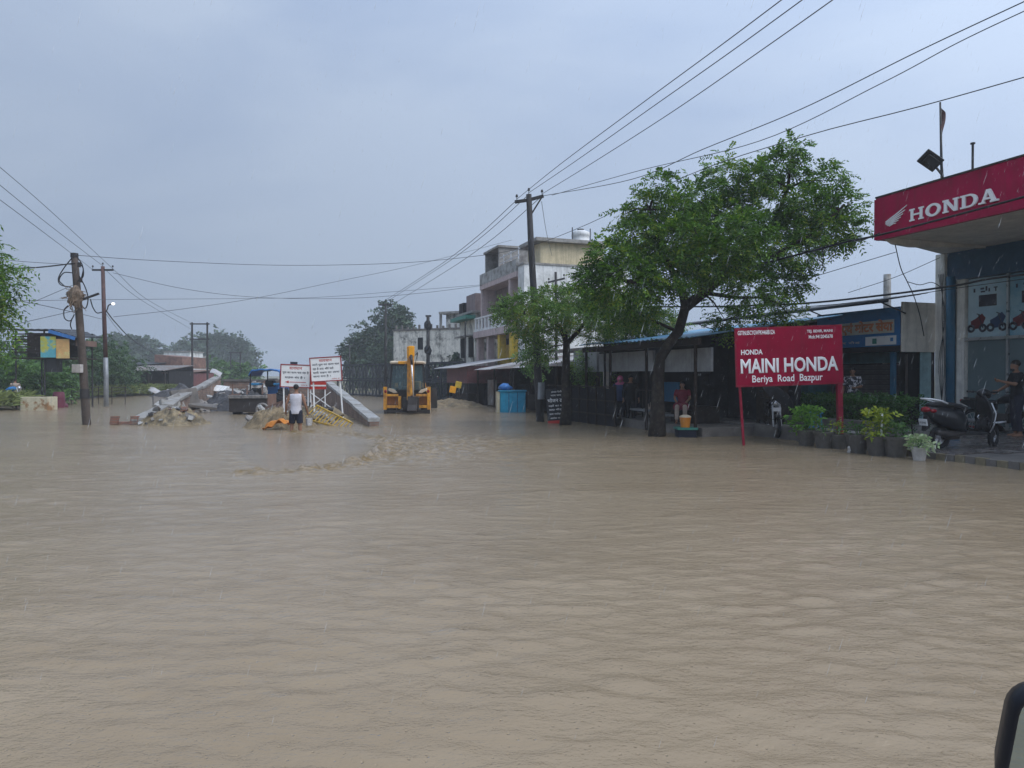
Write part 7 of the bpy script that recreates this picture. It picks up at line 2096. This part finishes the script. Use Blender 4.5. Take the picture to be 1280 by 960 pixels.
# ================================================================== CABLES
def wire(label, pts, rad=.012, mat="wire_grey", group=None, nm="overhead_wire", n=40):
    o = MB().tube(spline([at(*p) for p in pts], n), rad, 5).build(nm, mat, smooth=True)
    return tag(o, label, "wire", group)
GR = "three power lines over the street"
wire("upper of three power lines running from the tall pole's left pin to top", [(646, 249, 25), (700, 205.5, 19.8), (800, 131, 15.0), (900, 57.5, 12.3), (1010, -25, 10.2)], .009, group=GR)
wire("middle of three power lines running from the tall pole's top to upper right", [(661, 241, 25), (720, 201, 19.8), (820, 130.5, 15.2), (920, 60, 12.4), (1060, -42, 10)], .009, group=GR)
wire("lower of three power lines running from the tall pole's right pin to upper right", [(677.5, 242.5, 25), (740, 204, 20), (840, 140, 15.5), (960, 57, 12.2), (1080, -28, 10)], .009, group=GR)
G2 = "three power lines receding to the far pole"
for k, (a, b_, lab) in enumerate((((646, 250), (473, 381), "left"), ((661, 243), (482, 378), "middle"), ((677.5, 245), (490, 381), "right"))):
    mid = ((a[0] + b_[0]) / 2, (a[1] + b_[1]) / 2 + 9)
    q1 = (a[0] * .72 + b_[0] * .28, a[1] * .72 + b_[1] * .28 + 8); q2 = (a[0] * .3 + b_[0] * .7, a[1] * .3 + b_[1] * .7 + 6)
    wire(lab + " power line receding from the tall pole to the far cross arm pole", [(*a, 25), (*q1, 29.5), (*mid, 34), (*q2, 41), (*b_, 52)], .012, group=G2)
wire("upper service wire from the tall pole over the tree to the top right corner", [(678, 245, 25), (790, 224, 20), (880, 186, 17), (1000, 137, 14.5), (1150, 63, 12.5), (1310, -12, 11)], .010)
wire("second service wire meeting the upper one at the tall pole's right", [(690, 244, 24.6), (800, 213, 19.5), (950, 176, 16), (1100, 105, 13.5), (1200, 52, 12.3), (1310, 0, 11.2)], .009)
wire("long sagging wire from the wooden pole across the sky to the right edge", [(95, 319, 23.3), (200, 326, 26), (345, 331.5, 30), (470, 330, 31), (560, 324, 30), (650, 311, 28), (735, 280, 24), (860, 219, 18.5), (1000, 172, 15), (1150, 133, 13), (1310, 88, 11.5)], .010)
wire("lower sagging wire from the metal pole to the pink house corner", [(141, 341, 37), (230, 361, 39), (320, 371.5, 41), (430, 373, 42.5), (520, 367, 43.5), (603, 357, 44.5)], .012)
wire("thin wire crossing at head height of the far pole toward the pink house", [(30, 376, 24), (130, 374.5, 33), (320, 373, 40), (400, 371.5, 42), (500, 364, 43), (603, 356, 44)], .010)
wire("thin wire rising from the metal pole bulb to the centre", [(142, 396, 37), (230, 386, 40), (320, 372.5, 44), (420, 352, 48), (520, 331, 52), (640, 300, 56)], .013)
G3 = "three lines from the left edge to the metal pole"
wire("top line from the left edge down to the metal pole", [(-20, 192, 20), (60, 261, 27), (141, 336, 37)], .010, group=G3)
wire("middle line from the left edge down to the metal pole", [(-20, 215, 20), (60, 280, 27), (128, 332, 37)], .010, group=G3)
wire("bottom line from the left edge down to the metal pole", [(-20, 235, 20), (50, 287, 26), (116, 337, 37)], .010, group=G3)
G4 = "lines beyond the metal pole"
wire("line from the metal pole to the larger frame pole, upper", [(141, 336, 37), (185, 375, 47), (240, 404, 66)], .012, group=G4)
wire("line from the metal pole to the larger frame pole, lower", [(128, 334, 37), (175, 374, 46), (240, 412, 66)], .012, group=G4)
wire("thick black cable from the left edge to the wooden pole", [(-20, 338, 21), (15, 335.5, 22), (50, 334, 22.6), (94, 329, 23.2)], .022, "cable_black")
wire("thin wire above the thick cable left of the wooden pole", [(-20, 322, 21), (30, 327, 22), (93, 331, 23.2)], .008)
wire("slack wire from the left tree up to the wooden pole's ball", [(15, 388, 21.5), (50, 374, 22.3), (92, 356, 23.1)], .009)
wire("wire from the left edge under the straw ball to the metal pole", [(-10, 371, 21), (40, 379, 22.4), (95, 391, 23.1), (128, 399, 37)], .010)
wire("wire from the wooden pole's lower loop down to the left edge", [(95, 388, 23.1), (60, 396, 22.4), (-10, 412, 21)], .009)
wire("thick cable drooping from the bulb arm to the brick shed", [(133, 389, 37), (145, 404, 44), (165, 424, 55), (194, 443, 70)], .035, "cable_black")
wire("thin drop wire beside the thick drooping cable", [(133, 393, 37), (150, 415, 45), (175, 440, 60)], .012)
# right side
wire("black cable bundle from the tree past the red fascia to the right edge", [(880, 350, 19.4), (940, 333, 18.5), (1000, 317.5, 17.6), (1055, 303, 16.6), (1100, 293.5, 15.6), (1170, 275.5, 14.5), (1310, 238, 13)], .024, "cable_black")
wire("thin wire looping along the black bundle before the fascia", [(1000, 315, 17.6), (1030, 311, 17), (1055, 300, 16.5), (1075, 301, 16.1), (1100, 291, 15.6)], .012, "cable_black")
wire("short cable tail hanging from the black bundle left of the fascia", [(1028, 310, 17.0), (1029, 321, 17.0), (1028, 333, 17.0)], .012, "cable_black")
wire("twisted black cable along the shop roofs to the showroom's glass", [(770, 386, 25), (830, 383.5, 23), (900, 383, 21), (1000, 379.5, 19), (1090, 370.5, 17.6), (1190, 357.5, 16.4), (1240, 348, 15.6), (1310, 340, 14.8)], .026, "cable_black")
wire("thin companion wire under the twisted black cable", [(1000, 384, 19), (1090, 376, 17.7), (1190, 361, 16.5), (1300, 346, 15)], .009, "cable_black")
wire("thin wire from the tree's right side up to the fascia corner", [(990, 354, 19), (1050, 336, 18), (1120, 315, 17)], .009)
wire("lower thin wire from the roof pipe toward the pilaster", [(1060, 366, 19), (1120, 346, 18.4), (1175, 322, 18)], .008)
wire("squiggly cable dropping over the beige end wall", [(1119, 306, 17.2), (1126, 335, 17.6), (1134, 352, 18), (1143, 372, 18.8), (1150, 395, 19.2), (1155, 420, 19.4)], .012, "cable_black")
wire("short cable joining the fascia corner to the pilaster", [(1134, 352, 18), (1150, 356, 18.2), (1165, 353, 18.4), (1178, 360, 18.8)], .010, "cable_black")
wire("guy wire from the tall pole's arm down toward the white house", [(677, 252, 25), (683, 290, 30), (690, 320, 36)], .010)

# ================================================================== VEHICLE MIRROR at the lower right corner
mr_ = thing("side_mirror", "black vehicle side mirror in the lower right corner", "mirror", at(1306, 910, 1.0), R(-14))
def mring(y_, g, lean=.03):
    pts = []
    W2, H2, rc = .105 - g, .085 - g, .035
    for cx_, cz_, a0 in ((W2 - rc, H2 - rc, 0), (-W2 + rc, H2 - rc, 90), (-W2 + rc, -H2 + rc, 180), (W2 - rc, -H2 + rc, 270)):
        for k in range(6):
            a = R(a0 + k * 18); x_, z_ = cx_ + rc * math.cos(a), cz_ + rc * math.sin(a); pts.append((x_ + .055 + z_ * .16, y_, z_ - .025))
    return pts
MB().loft([mring(-.004, .010), mring(-.010, .007), mring(-.009, .002), mring(.01, 0), mring(.05, .012), mring(.085, .05)], cap=False).build("housing", "mirror_black", mr_, smooth=True)
MB().loft([mring(-.0035, .0105), mring(.002, .0105)]).build("glass", "mirror_glass", mr_)
MB().loft([mring(.084, .0505), mring(.086, .0505)]).build("back_shell", "mirror_black", mr_)
MB().tube([(.13, .05, -.07), (.2, .06, -.13), (.26, .05, -.18)], [.022, .022, .03], 10).build("arm", "mirror_black", mr_, smooth=True)
